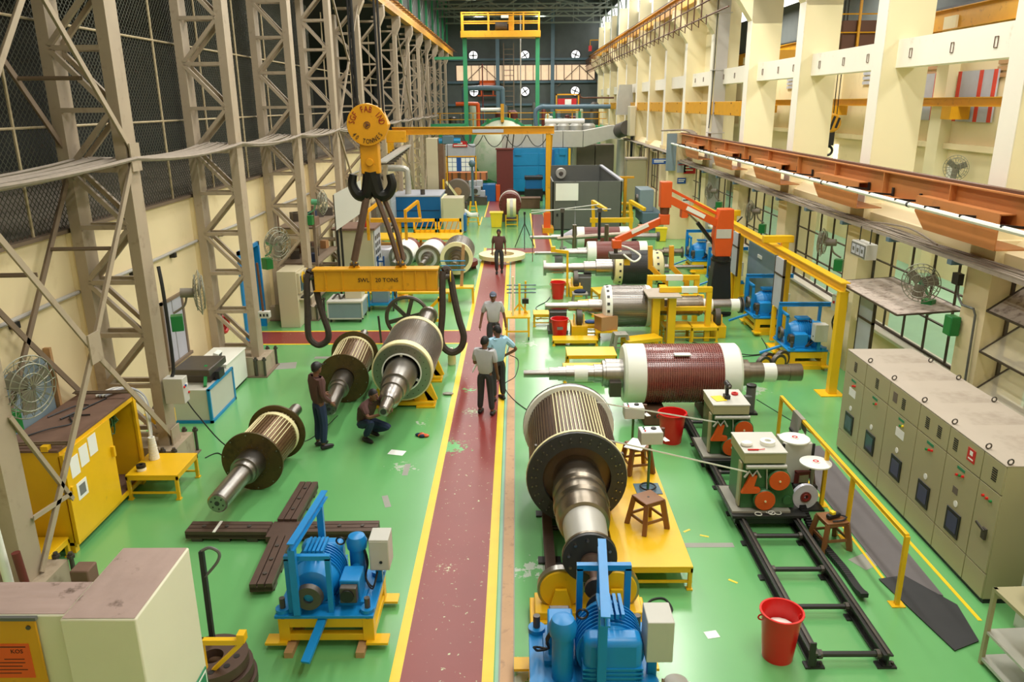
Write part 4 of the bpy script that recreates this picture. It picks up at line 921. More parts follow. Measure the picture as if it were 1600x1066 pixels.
slingthing('dark thick sling looped over the left end of the lifting beam', [(-4.98, HY, 2.36), (-5.03, HY - 0.06, 2.1), (-5.06, HY - 0.06, 1.5), (-5.09, HY - 0.08, 0.95), (-5.05, HY - 0.08, 0.72), (-4.86, HY - 0.08, 0.58), (-4.64, HY - 0.08, 0.70), (-4.60, HY - 0.08, 0.95), (-4.72, HY - 0.05, 1.4), (-4.82, HY, 1.9), (-4.88, HY + 0.05, 2.3), (-4.95, HY + 0.04, 2.40), (-4.98, HY, 2.37)], 0.078, 8, 'loop slings on the lifting beam')
slingthing('dark thick sling looped over the right end of the lifting beam', [(-1.76, HY, 2.38), (-1.78, HY - 0.06, 2.1), (-1.80, HY - 0.08, 1.4), (-1.86, HY - 0.1, 0.80), (-1.80, HY - 0.1, 0.52), (-1.60, HY - 0.1, 0.38), (-1.38, HY - 0.1, 0.50), (-1.30, HY - 0.1, 0.80), (-1.40, HY - 0.08, 1.2), (-1.52, HY - 0.02, 1.8), (-1.58, HY + 0.02, 2.2), (-1.66, HY + 0.05, 2.42), (-1.76, HY, 2.40)], 0.085, 8, 'loop slings on the lifting beam')

for i, (x, y, h, w_) in enumerate(((1.6, 29.3, 0.58, 'left'), (5.6, 29.3, 0.60, 'right'), (2.0, 33.02, 0.30, 'left'), (5.0, 33.02, 0.58, 'right'))):
    t = T('support_pedestal', 'low grey pedestal under the ' + w_ + ' end of the ' + ('slim red-brown' if i < 2 else 'film-wrapped red') + ' rotor', 'pedestal', (x, y, 0), 0, 'pedestals of the far rotors')
    MB().box(-0.2, 0.2, -0.25, 0.25, 0, 0.08).build('foot', 'booth', t); MB().box(-0.14, 0.14, -0.2, 0.2, 0.08, h).build('body', 'booth', t, 0.01)
# ================================================================ BLUE DRIVE UNITS (shaft towards local -Y)
def blue_drive(label, loc, rz, sx=1, sc=1.0, timber=False, beam=True, tongue=True, bs=1, bmx=-0.30):
    t = T('drive_unit', label, 'drive unit', loc, rz, 'blue balancing drive units'); t.scale = (sc, sc, sc)
    X = lambda x: x * sx
    def bx(m, x0, x1, y0, y1, z0, z1): return m.box(min(X(x0), X(x1)), max(X(x0), X(x1)), y0, y1, z0, z1)
    m = MB()
    for y in (-0.43, 0.37): m.box(-0.56, 0.56, y, y + 0.08, 0.10, 0.19); m.box(-0.56, 0.56, y, y + 0.08, 0.28, 0.435)
    for x in (-0.56, 0.48): m.box(x, x + 0.08, -0.43, 0.45, 0.28, 0.435); m.box(x, x + 0.08, -0.43, 0.45, 0.10, 0.19)
    for x in (-0.56, 0.44):
        for y in (-0.43, 0.33): m.box(x - 0.006, x + 0.126, y - 0.006, y + 0.126, 0.096, 0.441)
    m.build('base_frame', 'yellow', t, 0.006)
    fm = MB().box(-0.13, 0.13, -0.09, 0.09, 0.075, 0.105).mesh('foot_plate', 'yellow')
    for x in (-0.60, 0.60):
        for y in (-0.40, 0.40): inst(fm, 'foot_plate', t, (x, y, 0))
    if timber:
        for x in (-0.42, 0.42): MB().box(x - 0.05, x + 0.05, -0.62, 0.55, 0.0, 0.075).build('timber_runner', 'wood', t)
    else:
        for x in (-0.5, 0.5): MB().box(x - 0.08, x + 0.08, -0.42, 0.42, 0.0, 0.1).build('pedestal', 'yellow', t)
    MB().box(-0.58, 0.58, -0.50, 0.46, 0.36, 0.40).build('bed_plate', 'blue', t, 0.006)
    for x in (-0.5, 0.5):
        for y in (-0.4, 0.36):
            q = MB().tube((x, y, 0.32), (x, y, 0.36), 0.05, 10).build('rubber_mount', 'rubber', t)
            MB().tube((x, y, 0.40), (x, y, 0.45), 0.085, 14).build('clamp_cup', 'blue', t)
            if y < 0: MB().tube((x, y, 0.42), (x, y, 0.58), 0.035, 10).build('clamp_pin', 'castiron', t)
    # main motor, finned drum
    mo = MB().lathe([(-0.34, 0.14), (-0.30, 0.22), (-0.16, 0.29), (0.20, 0.29), (0.30, 0.24), (0.34, 0.12)], 28, 'y', (X(-0.16), 0.02, 0.72)).build('main_motor', 'blue', t)
    rb = MB().ring((0, 0, 0), 'y', 0.315, 0.27, 0.012, 28).mesh('motor_fin', 'blue')
    for i in range(7): inst(rb, 'motor_fin', mo, (X(-0.16), -0.10 + 0.05 * i, 0.72))
    bx(MB(), -0.40, 0.08, -0.26, 0.30, 0.40, 0.52).build('motor_foot', 'blue', t, 0.01)
    MB().lathe([(-0.50, 0.06), (-0.50, 0.15), (-0.44, 0.17), (-0.44, 0.06)], 24, 'y', (X(-0.16), 0, 0.72), True).build('coupling_flange', 'castiron', t)
    MB().tube((X(-0.16), -0.46, 0.72), (X(-0.16), -0.3, 0.72), 0.09, 14).build('drive_shaft', 'blue', t)
    bx(MB(), -0.42, 0.10, 0.20, 0.42, 0.46, 1.00).build('rear_housing', 'blue', t, 0.06)
    for i in range(6): bx(MB(), -0.43, 0.11, 0.19, 0.43, 0.48 + 0.045 * i, 0.495 + 0.045 * i).build('housing_rib', 'blue', t)
    cv = MB()
    for i in range(5): bx(cv, -0.28 + 0.05 * i, -0.25 + 0.05 * i, -0.12, 0.2, 0.98, 1.03)
    cv.build('cooling_ribs', 'blue', t, label=None)
    # gearbox and small motor
    bx(MB(), 0.16, 0.40, -0.30, 0.02, 0.44, 0.74).build('gearbox', 'blue', t, 0.015)
    bx(MB(), 0.14, 0.44, -0.30, 0.10, 0.40, 0.45).build('gearbox_foot', 'blue', t)
    q = bx(MB(), 0.18, 0.38, -0.40, -0.30, 0.50, 0.70).build('chuck_block', 'castiron', t, 0.01)
    MB().lathe([(-0.42, 0.035), (-0.42, 0.08), (-0.39, 0.08)], 16, 'y', (X(0.27), 0, 0.6)).build('chuck_face', 'black', q)
    MB().tube((X(0.28), 0.24, 0.40), (X(0.28), 0.24, 0.86), 0.10, 16).build('small_motor', 'blue', t)
    MB().lathe([(0.86, 0.12), (0.95, 0.13), (1.02, 0.10), (1.04, 0.04)], 20, 'z', (X(0.28), 0.24, 0)).build('motor_cap', 'blue', t)
    MB().tube((X(0.28), 0.05, 0.62), (X(0.28), 0.2, 0.62), 0.07, 12).build('motor_neck', 'blue', t)
    MB().torus((X(0.1), 0.15, 1.0), 'y', 0.05, 0.012, 14, 5).build('lifting_eye', 'black', t)
    for j in range(2): MB().path(bez([(X(0.36), 0.22, 0.9), (X(0.42), 0.15 - 0.05 * j, 0.7), (X(0.40), 0.05, 0.55), (X(0.50), -0.02 - 0.05 * j, 0.47), (X(0.54), 0.1, 0.6)], 5), 0.012, 5).build('motor_cable', 'cableblack', t)
    # control box on its arm
    bx(MB(), bs * 0.50, bs * 0.58, 0.18, 0.26, 0.40, 0.66).build('box_post', 'blue', t)
    cbx = bx(MB(), bs * 0.46, bs * 0.70, 0.06, 0.36, 0.64, 1.06).build('control_box', 'grey', t, 0.008)
    MB().tube((X(bs * 0.6), 0.06, 0.76), (X(bs * 0.6), 0.045, 0.76), 0.02, 10).build('box_lock', 'black', cbx)
    bx(MB(), bs * 0.47, bs * 0.69, 0.052, 0.062, 0.66, 1.04).build('box_door', 'grey', cbx)
    # lifting arm frame
    for x in (-0.42, 0.05): bx(MB(), x, x + 0.06, -0.44, -0.38, 0.40, 1.12).build('frame_post', 'blue', t)
    bx(MB(), -0.42, 0.11, -0.44, -0.38, 1.10, 1.16).build('frame_crossbar', 'blue', t)
    if beam:
        MB().ibeam((X(bmx), -0.52, 1.32), (X(bmx + 0.10), 0.72, 1.34), 0.08, 0.10, 0.012).build('swing_beam', 'blue', t)
        bx(MB(), bmx - 0.04, bmx + 0.04, -0.52, -0.44, 0.42, 1.28).build('beam_post', 'blue', t)
        bx(MB(), bmx + 0.05, bmx + 0.13, 0.44, 0.50, 0.40, 1.3).build('beam_post', 'blue', t)
    if tongue: MB().bar((X(-0.02), -0.45, 0.34), (X(-0.12), -0.95, 0.12), 0.10, 0.04).build('tow_tongue', 'blue', t)
    for ch in t.children:                                     # working gear sits on the bed plate above the tall frame
        if ch.name.split('.')[0] not in ('base_frame', 'foot_plate', 'timber_runner', 'pedestal', 'main_motor', 'coupling_flange', 'drive_shaft', 'rear_housing', 'housing_rib', 'motor_foot'): ch.location.z += 0.09
    return t
blue_drive('blue drive unit on a yellow frame left of the red aisle, nearest', (-2.28, 8.22, 0), 0, 1, 1.0, True)
b2 = blue_drive('blue drive unit with a yellow handset at the bottom edge, coupled to the huge rotor', (0.76, 6.92, 0), PI, 1, 1.12, False, True, False, -1, -0.14)
hs = T('pendant_handset', 'yellow pendant handset with red button resting on the near blue drive unit', 'handset', (1.12, 6.56, 0.50), 0.5)
MB().cb((0, 0, 0.04), (0.10, 0.30, 0.06)).build('handset_body', 'handset', hs, 0.02); MB().tube((0, 0.07, 0.07), (0, 0.07, 0.09), 0.03, 10).build('stop_button', 'red', hs)
for i in range(3): MB().cb((0, -0.01 - 0.05 * i, 0.075), (0.05, 0.025, 0.012)).build('push_button', 'black', hs)
MB().path(bez([(0, 0.15, 0.04), (0.05, 0.32, 0.06), (0.02, 0.5, 0.03), (-0.1, 0.62, 0.0)], 5), 0.013, 5).build('handset_cable', 'cableblack', hs)
# cardan shaft between drive and rotor
t = T('cardan_shaft', 'rusty jointed cardan shaft between the near blue drive unit and the huge rotor', 'shaft', (0.88, 7.6, 0.86))
MB().lathe([(0.0, 0.13), (0.05, 0.13), (0.05, 0.06), (0.14, 0.07), (0.16, 0.05), (0.34, 0.05), (0.38, 0.08), (0.46, 0.08), (0.5, 0.14), (0.54, 0.14)], 16, 'y', (0, 0, 0.06)).build('joint_tube', 'scrap', t)
blue_drive('blue drive unit right of the red-wound rotor beside the yellow post', (7.0, 18.35, 0), -PI / 2, 1, 1.0)
blue_drive('blue drive unit coupled to the bare steel rotor, below the whiteboards', (7.05, 21.3, 0), -PI / 2, 1, 1.05)
blue_drive('blue drive unit half hidden behind the black jib crane post', (7.0, 25.6, 0), -PI / 2, 1, 1.05)
blue_drive('blue drive unit at the far end, left of the black jib crane post', (7.05, 29.4, 0), -PI / 2, 1, 1.05)
# small electric motor beside the near drive unit
t = T('small_motor', 'grey ribbed electric motor on a blue bracket at the bottom edge', 'motor', (1.62, 6.62, 0))
MB().box(-0.16, 0.16, -0.16, 0.16, 0, 0.2).build('bracket', 'blue', t); MB().lathe([(0.2, 0.12), (0.24, 0.15), (0.44, 0.15), (0.5, 0.12), (0.52, 0.05)], 20, 'z').build('motor_body', 'greystool', t)
fb = MB().box(0.145, 0.175, -0.006, 0.006, 0.24, 0.44).mesh('motor_fin', 'greystool')
for i in range(16): inst(fb, 'motor_fin', t, (0, 0, 0), (0, 0, 2 * PI * i / 16))

# ================================================================ YELLOW BENCHES, STEPS, STANDS
def bench(name, label, cat, loc, w, d, h, rz=0, mt='yellow', group='yellow benches and steps', shelf=False, tilt=0):
    t = T(name, label, cat, loc, rz, group)
    MB().box(-w / 2, w / 2, -d / 2, d / 2, h - 0.03, h).build('top_plate', mt, t, 0.004)
    e = MB().box(-w / 2, w / 2, -d / 2, -d / 2 + 0.03, h - 0.09, h - 0.03).box(-w / 2, w / 2, d / 2 - 0.03, d / 2, h - 0.09, h - 0.03).box(-w / 2, -w / 2 + 0.03, -d / 2, d / 2, h - 0.09, h - 0.03).box(w / 2 - 0.03, w / 2, -d / 2, d / 2, h - 0.09, h - 0.03)
    e.build('apron', mt, t)
    lm = MB().box(-0.025, 0.025, -0.025, 0.025, 0.02, h - 0.03).box(-0.04, 0.04, -0.04, 0.04, 0, 0.02).mesh('leg', mt)
    for x in (-w / 2 + 0.03, w / 2 - 0.03):
        for y in (-d / 2 + 0.03, d / 2 - 0.03): inst(lm, 'leg', t, (x, y, 0))
    if h > 0.3:
        for y in (-d / 2 + 0.03, d / 2 - 0.03): MB().bar((-w / 2, y, 0.12), (w / 2, y, 0.12), 0.03, 0.03).build('stretcher', mt, t)
    return t
bench('work_platform', 'long low yellow platform with brown stools beside the huge dark rotor', 'platform', (1.80, 10.85, 0), 1.0, 3.9, 0.36, group=None)
bench('low_bench', 'small yellow table carrying white tape rolls beside the yellow cabinet', 'table', (-5.98, 11.85, 0), 0.85, 0.85, 0.45)
bench('low_bench', 'low yellow step against the near end of the yellow cabinet', 'step', (-6.80, 9.5, 0), 0.7, 0.6, 0.3)
bench('low_bench', 'low yellow bench in front of the red bucket at the bare steel rotor', 'bench', (1.55, 19.98, 0), 1.2, 0.42, 0.17)
bench('low_bench', 'yellow bench under the right shaft of the bare steel rotor, left one', 'bench', (4.35, 20.4, 0), 0.75, 0.6, 0.42)
bench('low_bench', 'yellow bench under the right shaft of the bare steel rotor, right one', 'bench', (5.05, 20.35, 0), 0.72, 0.6, 0.42)
bench('low_bench', 'yellow folding step standing askew left of the yellow gate posts', 'step', (3.25, 19.4, 0), 1.0, 0.45, 0.35, 0.35)
bench('low_bench', 'yellow low table behind the left shaft of the red-wound rotor, front one', 'table', (1.55, 17.2, 0), 0.95, 0.6, 0.30)
bench('low_bench', 'yellow low table behind the left shaft of the red-wound rotor, rear one', 'table', (1.80, 18.1, 0), 1.2, 0.7, 0.40)
bench('low_bench', 'small yellow step beside the cardboard box at the bare steel rotor', 'step', (2.05, 20.75, 0), 0.5, 0.4, 0.35)
bench('low_bench', 'yellow step at the far left end of the bare steel rotor shaft', 'step', (0.75, 21.9, 0), 0.55, 0.5, 0.38)
bench('low_bench', 'yellow bench under the left shaft of the dark steel rotor, front one', 'bench', (2.35, 23.3, 0), 0.55, 1.1, 0.28, 0.35)
bench('low_bench', 'yellow bench under the left shaft of the dark steel rotor, rear one', 'bench', (2.9, 24.5, 0), 0.8, 0.9, 0.42, 0.2)
bench('low_bench', 'yellow step beside the far red bucket', 'step', (1.55, 26.2, 0), 0.7, 0.6, 0.35)
bench('low_bench', 'yellow stool by the beige locker beyond the dark grey booth', 'stool', (6.2, 45.2, 0), 0.6, 0.6, 0.7)
bench('low_bench', 'yellow step by the beige locker beyond the dark grey booth', 'step', (6.1, 43.6, 0), 0.8, 0.5, 0.4)
def roller(label, loc, rz=0):
    t = T('roller_stand', label, 'stand', loc, rz, 'single wheel roller stands')
    MB().box(-0.22, 0.22, -0.34, 0.34, 0, 0.34).build('base_box', 'yellow', t, 0.01)
    MB().lathe([(-0.07, 0.30), (0.07, 0.30)], 32, 'x', (0, 0, 0.52)).build('roller_wheel', 'castiron', t)
    MB().lathe([(-0.075, 0.06), (0.075, 0.06)], 14, 'x', (0, 0, 0.52)).build('axle', 'yellow', t)
    for s in (-1, 1): MB().prism([(-0.2, 0.34), (0.2, 0.34), (0.08, 0.60), (-0.08, 0.60)], 'yz', s * 0.13 - 0.02, s * 0.13 + 0.02).build('side_plate', 'yellow', t)
    return t
roller('yellow wheel stand under the left shaft of the bare steel rotor', (1.72, 20.85, 0)); roller('yellow wheel stand under the right end of the bare steel rotor', (5.5, 20.75, 0)); roller('yellow wheel stand under the left shaft of the dark steel rotor', (1.98, 25.6, 0))
for i, (x, y) in enumerate(((1.15, 21.2), (2.25, 25.7))):
    t = T('support_pedestal', 'dark grey steel pedestal under the left shaft of the ' + ('bare' if i == 0 else 'dark') + ' steel rotor', 'pedestal', (x, y, 0), 0, 'grey support pedestals')
    MB().box(-0.28, 0.28, -0.3, 0.3, 0, 0.1).build('foot', 'booth', t); MB().box(-0.24, 0.24, -0.25, 0.25, 0.1, 0.62).build('body', 'booth', t, 0.02); MB().box(-0.26, 0.26, -0.1, 0.1, 0.62, 0.68).build('saddle', 'booth', t)
# pair of loose roller wheels right of the red-wound rotor
for i, (x, y) in enumerate(((5.85, 17.4), (6.25, 17.55))):
    t = T('roller_pair', 'yellow hub rollers with grey tyres behind the right shaft end, ' + ('left' if i == 0 else 'right') + ' pair', 'rollers', (x, y, 0), 0.5, 'loose roller pairs')
    MB().box(-0.2, 0.2, -0.15, 0.15, 0, 0.12).build('base', 'yellow', t)
    for s in (-1, 1):
        MB().lathe([(-0.05, 0.22), (0.05, 0.22)], 24, 'y', (s * 0.14, s * 0.08, 0.30)).build('tyre', 'castiron', t); MB().lathe([(-0.06, 0.15), (0.06, 0.15)], 20, 'y', (s * 0.14, s * 0.08, 0.30)).build('hub', 'yellow', t)
# tall yellow gate frames over the bare steel rotor
t = T('support_table', 'tall yellow two-post support with a dusty plate left of the wrapped frames', 'support', (3.88, 19.95, 0))
for x in (-0.20, 0.22): MB().box(x - 0.10, x + 0.10, -0.11, 0.11, 0, 1.32).build('post', 'yellow', t, 0.006)
MB().box(0.1, 0.3, 0.95, 1.55, 1.22, 1.32).build('rear_rail', 'yellow', t); MB().box(-0.46, 0.42, -0.28, 0.75, 1.32, 1.36).build('top_plate', 'dustytop', t); MB().box(-0.85, 1.3, 0.95, 1.08, 1.0, 1.10).build('cross_rail', 'yellow', t); MB().box(0.1, 0.3, 1.35, 1.55, 0, 1.32).build('rear_post', 'yellow', t)
MB().box(-0.95, -0.88, 0.95, 1.08, 1.08, 1.4).build('clamp_handle', 'black', t)
t = T('gate_frame', 'yellow square frame wrapped in white on its top rail, front one', 'frame', (4.50, 20.2, 0), 0, 'wrapped yellow frames')
MB().box(-0.70, -0.56, -0.07, 0.07, 0.90, 1.38).box(0.56, 0.70, -0.07, 0.07, 0.0, 1.38).build('post', 'yellow', t, 0.006)
MB().box(-0.70, 0.70, -0.07, 0.07, 1.36, 1.50).build('top_rail', 'yellow', t, 0.006); MB().box(-0.12, 0.30, -0.075, 0.075, 1.355, 1.505).build('white_wrapping', 'white', t); MB().box(-0.7, 0.62, -0.05, 0.05, 0.86, 0.96).build('lower_rail', 'yellow', t)
t = T('gate_frame', 'yellow square frame wrapped in white on its top rail, rear one', 'frame', (4.46, 21.7, 0), 0, 'wrapped yellow frames')
MB().box(-0.74, -0.60, -0.07, 0.07, 0.0, 1.38).box(0.60, 0.74, -0.07, 0.07, 0.0, 1.38).build('post', 'yellow', t, 0.006)
MB().box(-0.74, 0.74, -0.07, 0.07, 1.36, 1.50).build('top_rail', 'yellow', t, 0.006); MB().box(-0.22, 0.26, -0.075, 0.075, 1.355, 1.505).build('white_wrapping', 'white', t)
for i, x in enumerate((4.38, 5.0)):
    t = T('bent_stand', 'yellow bent stand rising over the dark steel rotor, ' + ('left' if i == 0 else 'right') + ' one', 'stand', (x, 22.4, 0), 0, 'yellow bent stands')
    MB().box(-0.07, 0.07, -0.07, 0.07, 0, 1.2).build('post', 'amber', t); MB().bar((0, 0, 1.15), (-0.45, 0.1, 1.58), 0.14, 0.13).build('raised_beam', 'amber', t, 0.006); MB().bar((-0.45, 0.1, 1.52), (-0.48, 0.1, 2.2), 0.13, 0.13).build('upright', 'amber', t, 0.006)

# ================================================================ BUCKETS AND STOOLS
def bucket(label, loc, h, r, liner=False):
    t = T('plastic_bucket', label, 'bucket', loc, 0, 'red buckets')
    m = MB().lathe([(0.0, 0.0001), (0.0, r * 0.74), (h * 0.97, r * 0.97), (h * 0.97, r * 1.06), (h, r * 1.06), (h, r * 0.96), (0.02, r * 0.71), (0.02, 0.0001)], 36, 'z'); m.build('bucket_body', 'red', t)
    for s in (-1, 1): MB().torus((s * r * 0.98, 0, h * 0.86), 'y', 0.035, 0.01, 12, 5).build('handle', 'red', t)
    if liner: MB().sphere((0, 0, h * 0.62), r * 0.8, 14, 6, (1, 1, 0.28)).build('plastic_bag', 'white', t)
    return t
bucket('tall red plastic bucket with white bag inside, at the bottom beside the track', (3.02, 7.62, 0), 0.62, 0.235, True)
bucket('red plastic bucket under the red-wound rotor beside the control boxes', (2.93, 13.66, 0), 0.60, 0.26)
bucket('red plastic bucket with a small label by the bare steel rotor', (1.17, 20.55, 0), 0.56, 0.24)
MB().box(-0.08, 0.08, -0.245, -0.235, 0.3, 0.38).build('paper_label', 'greypaper', [o for o in bpy.data.objects if o.get('label', '').startswith('red plastic bucket with a small')][0])
bucket('red plastic bucket by the dark steel rotor, farthest of the red buckets', (1.36, 25.1, 0), 0.56, 0.24)
def stool(label, loc, rz, h=0.45, mt='brown', w=0.34, grp='brown plastic stools'):
    t = T('plastic_stool', label, 'stool', loc, rz, grp)
    a, b = w * 0.42, w * 0.60
    MB().box(-w / 2, w / 2, -w / 2, w / 2, h - 0.025, h).build('seat', mt, t, 0.012)
    MB().box(-w / 2 + 0.01, w / 2 - 0.01, -w / 2 + 0.01, w / 2 - 0.01, h - 0.07, h - 0.025).build('seat_skirt', mt, t)
    MB().tube((0, 0, h), (0, 0, h + 0.002), 0.018, 10).build('seat_hole', 'black', t)
    for x in (-1, 1):
        for y in (-1, 1): MB().bar((x * a, y * a, h - 0.03), (x * b, y * b, 0.0), 0.075, 0.065, (x, -y, 0)).build('leg', mt, t)
    for z, f in ((0.16, 0.55),):
        q = b - (b - a) * z / h
        for p, e in (((-q, -q), (q, -q)), ((q, -q), (q, q)), ((q, q), (-q, q)), ((-q, q), (-q, -q))): MB().bar((p[0], p[1], z), (e[0], e[1], z), 0.02, 0.04).build('rung', mt, t)
    return t
stool('brown plastic stool on the yellow platform, front one with nothing on it', (1.86, 9.95, 0.36), 0.5, 0.46)
s2 = stool('brown plastic stool under a white sheet of paper, on the yellow platform', (1.98, 11.75, 0.36), 0.2, 0.46)
t = tag(MB().cb((0, 0, 0.006), (0.30, 0.42, 0.012), -0.5).build('paper_sheet', 'paper'), 'white sheet of paper lying on the brown stool by the control boxes', 'paper'); t.location = (1.96, 11.72, 0.821)
s3 = stool('brown plastic stool holding tools beside the yellow railing', (4.55, 10.02, 0), 0.15, 0.44)
stool('grey plastic stool in front of the bare steel rotor', (2.68, 19.3, 0), 0.1, 0.5, 'greystool', 0.34, None)
stool('maroon plastic stool behind the white tape spools', (4.62, 11.55, 0), 0.2, 0.48, 'maroon', 0.3, None)
t = T('power_tool', 'black and yellow hand tool lying on the brown stool by the railing', 'tool', (4.55, 10.0, 0.44), 0.4)
MB().cb((0, 0, 0.04), (0.22, 0.08, 0.07)).build('tool_body', 'black', t, 0.02); MB().cb((-0.02, 0.0, 0.09), (0.07, 0.07, 0.05)).build('battery', 'handset', t, 0.01); MB().path(bez([(0.1, 0, 0.03), (0.17, -0.08, 0.02), (0.05, -0.13, 0.02), (-0.1, -0.1, 0.02)], 4), 0.012, 5).build('cord', 'cableblack', t)
# control boxes on poles
def ctl(label, loc, h, rz):
    t = T('control_pedestal', label, 'control box', loc, rz, 'grey control boxes on poles')
    MB().box(-0.2, 0.2, -0.18, 0.18, 0, 0.012).build('foot_plate', 'teal', t); MB().tube((0, 0, 0.01), (0, 0, h), 0.022, 10).build('pole', 'machgreen', t)
    b = MB().cb((0, 0, h + 0.10), (0.34, 0.26, 0.20)).build('control_box', 'grey', t, 0.008)
    MB().cb((0, 0, h + 0.202), (0.31, 0.23, 0.006)).build('panel_plate', 'paper', b)
    MB().lathe([(h + 0.205, 0.045), (h + 0.225, 0.04)], 18, 'z', (0.05, 0.02, 0)).build('dial', 'black', b)
    for i in range(3): MB().tube((-0.10, -0.07 + 0.07 * i, h + 0.205), (-0.10, -0.07 + 0.07 * i, h + 0.225), 0.014, 10).build('button', ('red', 'black', 'switchgreen')[i], b)
    MB().tube((0.2, 0.05, h + 0.06), (0.2, 0.05, h + 0.2), 0.035, 12).build('side_knob', 'darkrust', t); MB().cb((0.22, -0.04, h + 0.05), (0.08, 0.16, 0.005), 0.3).build('paper_tag', 'paper', t)
    MB().torus((0.0, 0, 0.05), 'z', 0.12, 0.014, 20, 5).build('cable_coil', 'cableblack', t)
    return t
ctl('grey control box on a green pole on the platform, front one with the coil', (2.05, 11.05, 0.36), 0.82, 0.05); ctl('grey control box on a green pole behind, farther from the camera', (2.0, 12.45, 0), 1.02, 0.0)

# ================================================================ TAPE WRAPPING MACHINES ON THE TRACK
TX0, TX1 = 3.38, 4.20
for i, x in enumerate((TX0, TX1)):
    t = T('track_rail', 'long dark steel track rail on the right floor, ' + ('left' if i == 0 else 'right') + ' one', 'rail', (x, 7.4, 0), 0, 'track rails of the wrapping machines')
    MB().ibeam((0, 0, 0.10), (0, 7.1, 0.10), 0.11, 0.16, 0.018).build('rail_beam', 'track', t); MB().bar((0, 0, 0.19), (0, 7.1, 0.19), 0.03, 0.03).build('rail_head', 'castiron', t)
    fm = MB().box(-0.11, 0.11, -0.06, 0.06, 0, 0.022).mesh('foot_plate', 'track'); bm2 = MB().tube((0.08, 0, 0), (0.08, 0, 0.05), 0.018, 8).mesh('anchor_bolt', 'castiron')
    for k in range(9): inst(fm, 'foot_plate', t, (0, 0.05 + 0.86 * k, 0)); inst(bm2, 'anchor_bolt', t, (0, 0.05 + 0.86 * k, 0))
    if i == 0: MB().box(-0.09, -0.02, -0.02, 0.0, 0.05, 0.36).build('end_stop', 'track', t)
for k, y in enumerate((7.5, 8.38, 9.2, 10.05, 12.1, 13.4, 14.3)):
    t = T('track_crossbar', 'dark round crossbar tying the track rails, ' + ords[k] + ' from the camera', 'crossbar', (TX0, y, 0.12), 0, 'track crossbars')
    MB().tube((0.05, 0, 0), (TX1 - TX0 - 0.05, 0, 0), 0.035, 10).build('tube', 'track', t); MB().tube((0.05, 0, 0), (0.1, 0, 0), 0.055, 10).build('collar', 'castiron', t); MB().tube((TX1 - TX0 - 0.1, 0, 0), (TX1 - TX0 - 0.05, 0, 0), 0.055, 10).build('collar', 'castiron', t)
def wrapper(label, loc, top):
    t = T('taping_machine', label, 'machine', loc, 0, 'green taping machines')
    MB().box(-0.56, 0.56, -0.45, 0.55, 0.20, 0.25).build('carriage_plate', 'track', t, 0.006); MB().box(-0.50, 0.50, -0.40, 0.50, 0.09, 0.20).build('carriage_box', 'black', t)
    MB().box(-0.54, 0.34, -0.36, 0.46, 0.25, 0.28).build('base_tray', 'greystool', t)
    MB().prism([(-0.40, 0.28), (0.42, 0.28), (0.42, 0.50), (0.20, 1.06), (-0.40, 1.06)], 'xz', -0.26, 0.40).build('body', 'machgreen', t, 0.008)
    MB().box(-0.43, -0.40, -0.24, -0.10, 0.30, 1.02).build('side_panel', 'khaki', t, 0.006)
    MB().box(-0.42, 0.20, -0.34, 0.40, 1.06, 1.22).build('control_desk', 'khaki', t, 0.006); MB().box(-0.43, 0.21, -0.35, 0.41, 1.22, 1.24).build('desk_top', 'grey', t)
    MB().tube((-0.38, -0.33, 1.0), (0.22, -0.33, 1.0), 0.035, 12).build('guide_roller', 'duct', t)
    for (x, z, r) in ((0.13, 0.78, 0.16), (-0.06, 0.45, 0.16)):
        MB().lathe([(-0.36, r * 0.9), (-0.33, r * 1.08), (-0.27, r * 1.08)], 32, 'y', (x, 0, z)).build('drum_rim', 'machgreen', t)
        w_ = MB().lathe([(-0.365, 0.0001), (-0.365, r * 0.95), (-0.35, r * 0.98)], 32, 'y', (x, 0, z)).build('tension_wheel', 'orange', t); MB().tube((x, -0.37, z), (x, -0.385, z), 0.016, 8).build('wheel_nut', 'ivory', w_)
    MB().prism([(-0.42, 0.56), (-0.14, 0.56), (-0.14, 0.64), (-0.24, 0.66), (-0.20, 0.86), (-0.30, 0.86), (-0.36, 0.7)], 'xz', -0.34, -0.27).build('tension_arm', 'orange', t, 0.004)
    MB().path([(-0.40, -0.35, 0.84), (-0.33, -0.35, 0.94), (-0.28, -0.35, 0.86), (-0.22, -0.35, 0.95), (-0.16, -0.35, 0.84)], 0.018, 6).build('guide_springs', 'duct', t)
    MB().box(0.0, 0.18, -0.27, -0.262, 0.94, 1.0).build('name_plate', 'duct', t); MB().tube((-0.02, -0.3, 0.5), (-0.06, -0.3, 0.98), 0.012, 6).build('tie_rod', 'duct', t)
    MB().tube((0.30, -0.3, 0.42), (0.30, -0.26, 0.42), 0.07, 14).build('gear_hub', 'machgreen', t)
    for (dx, sc) in (((0.0, 1),) if top == 'clutter' else ()):
        pass
    return t
wrapper('green taping machine with orange wheels on the track, front one with clutter on top', (3.78, 10.85, 0), 'clutter')
wrapper('green taping machine with orange wheels on the track, rear one with a cordless drill', (3.78, 12.75, 0), 'drill')
def small(nm, label, cat, mb, mt, loc, rz=0, grp=None):
    o = mb.build(nm, mt); tag(o, label, cat, grp); o.location = loc; o.rotation_euler = (0, 0, rz); return o
small('white_rag', 'crumpled white rag on top of the front taping machine', 'rag', MB().sphere((0, 0, 0.03), 0.08, 10, 6, (1.2, 0.9, 0.6)), 'white', (3.45, 10.75, 1.243))
small('tape_roll', 'white tape roll on top of the front taping machine', 'tape', MB().ring((0, 0, 0.03), 'z', 0.11, 0.05, 0.06, 24), 'white', (3.78, 10.8, 1.243))
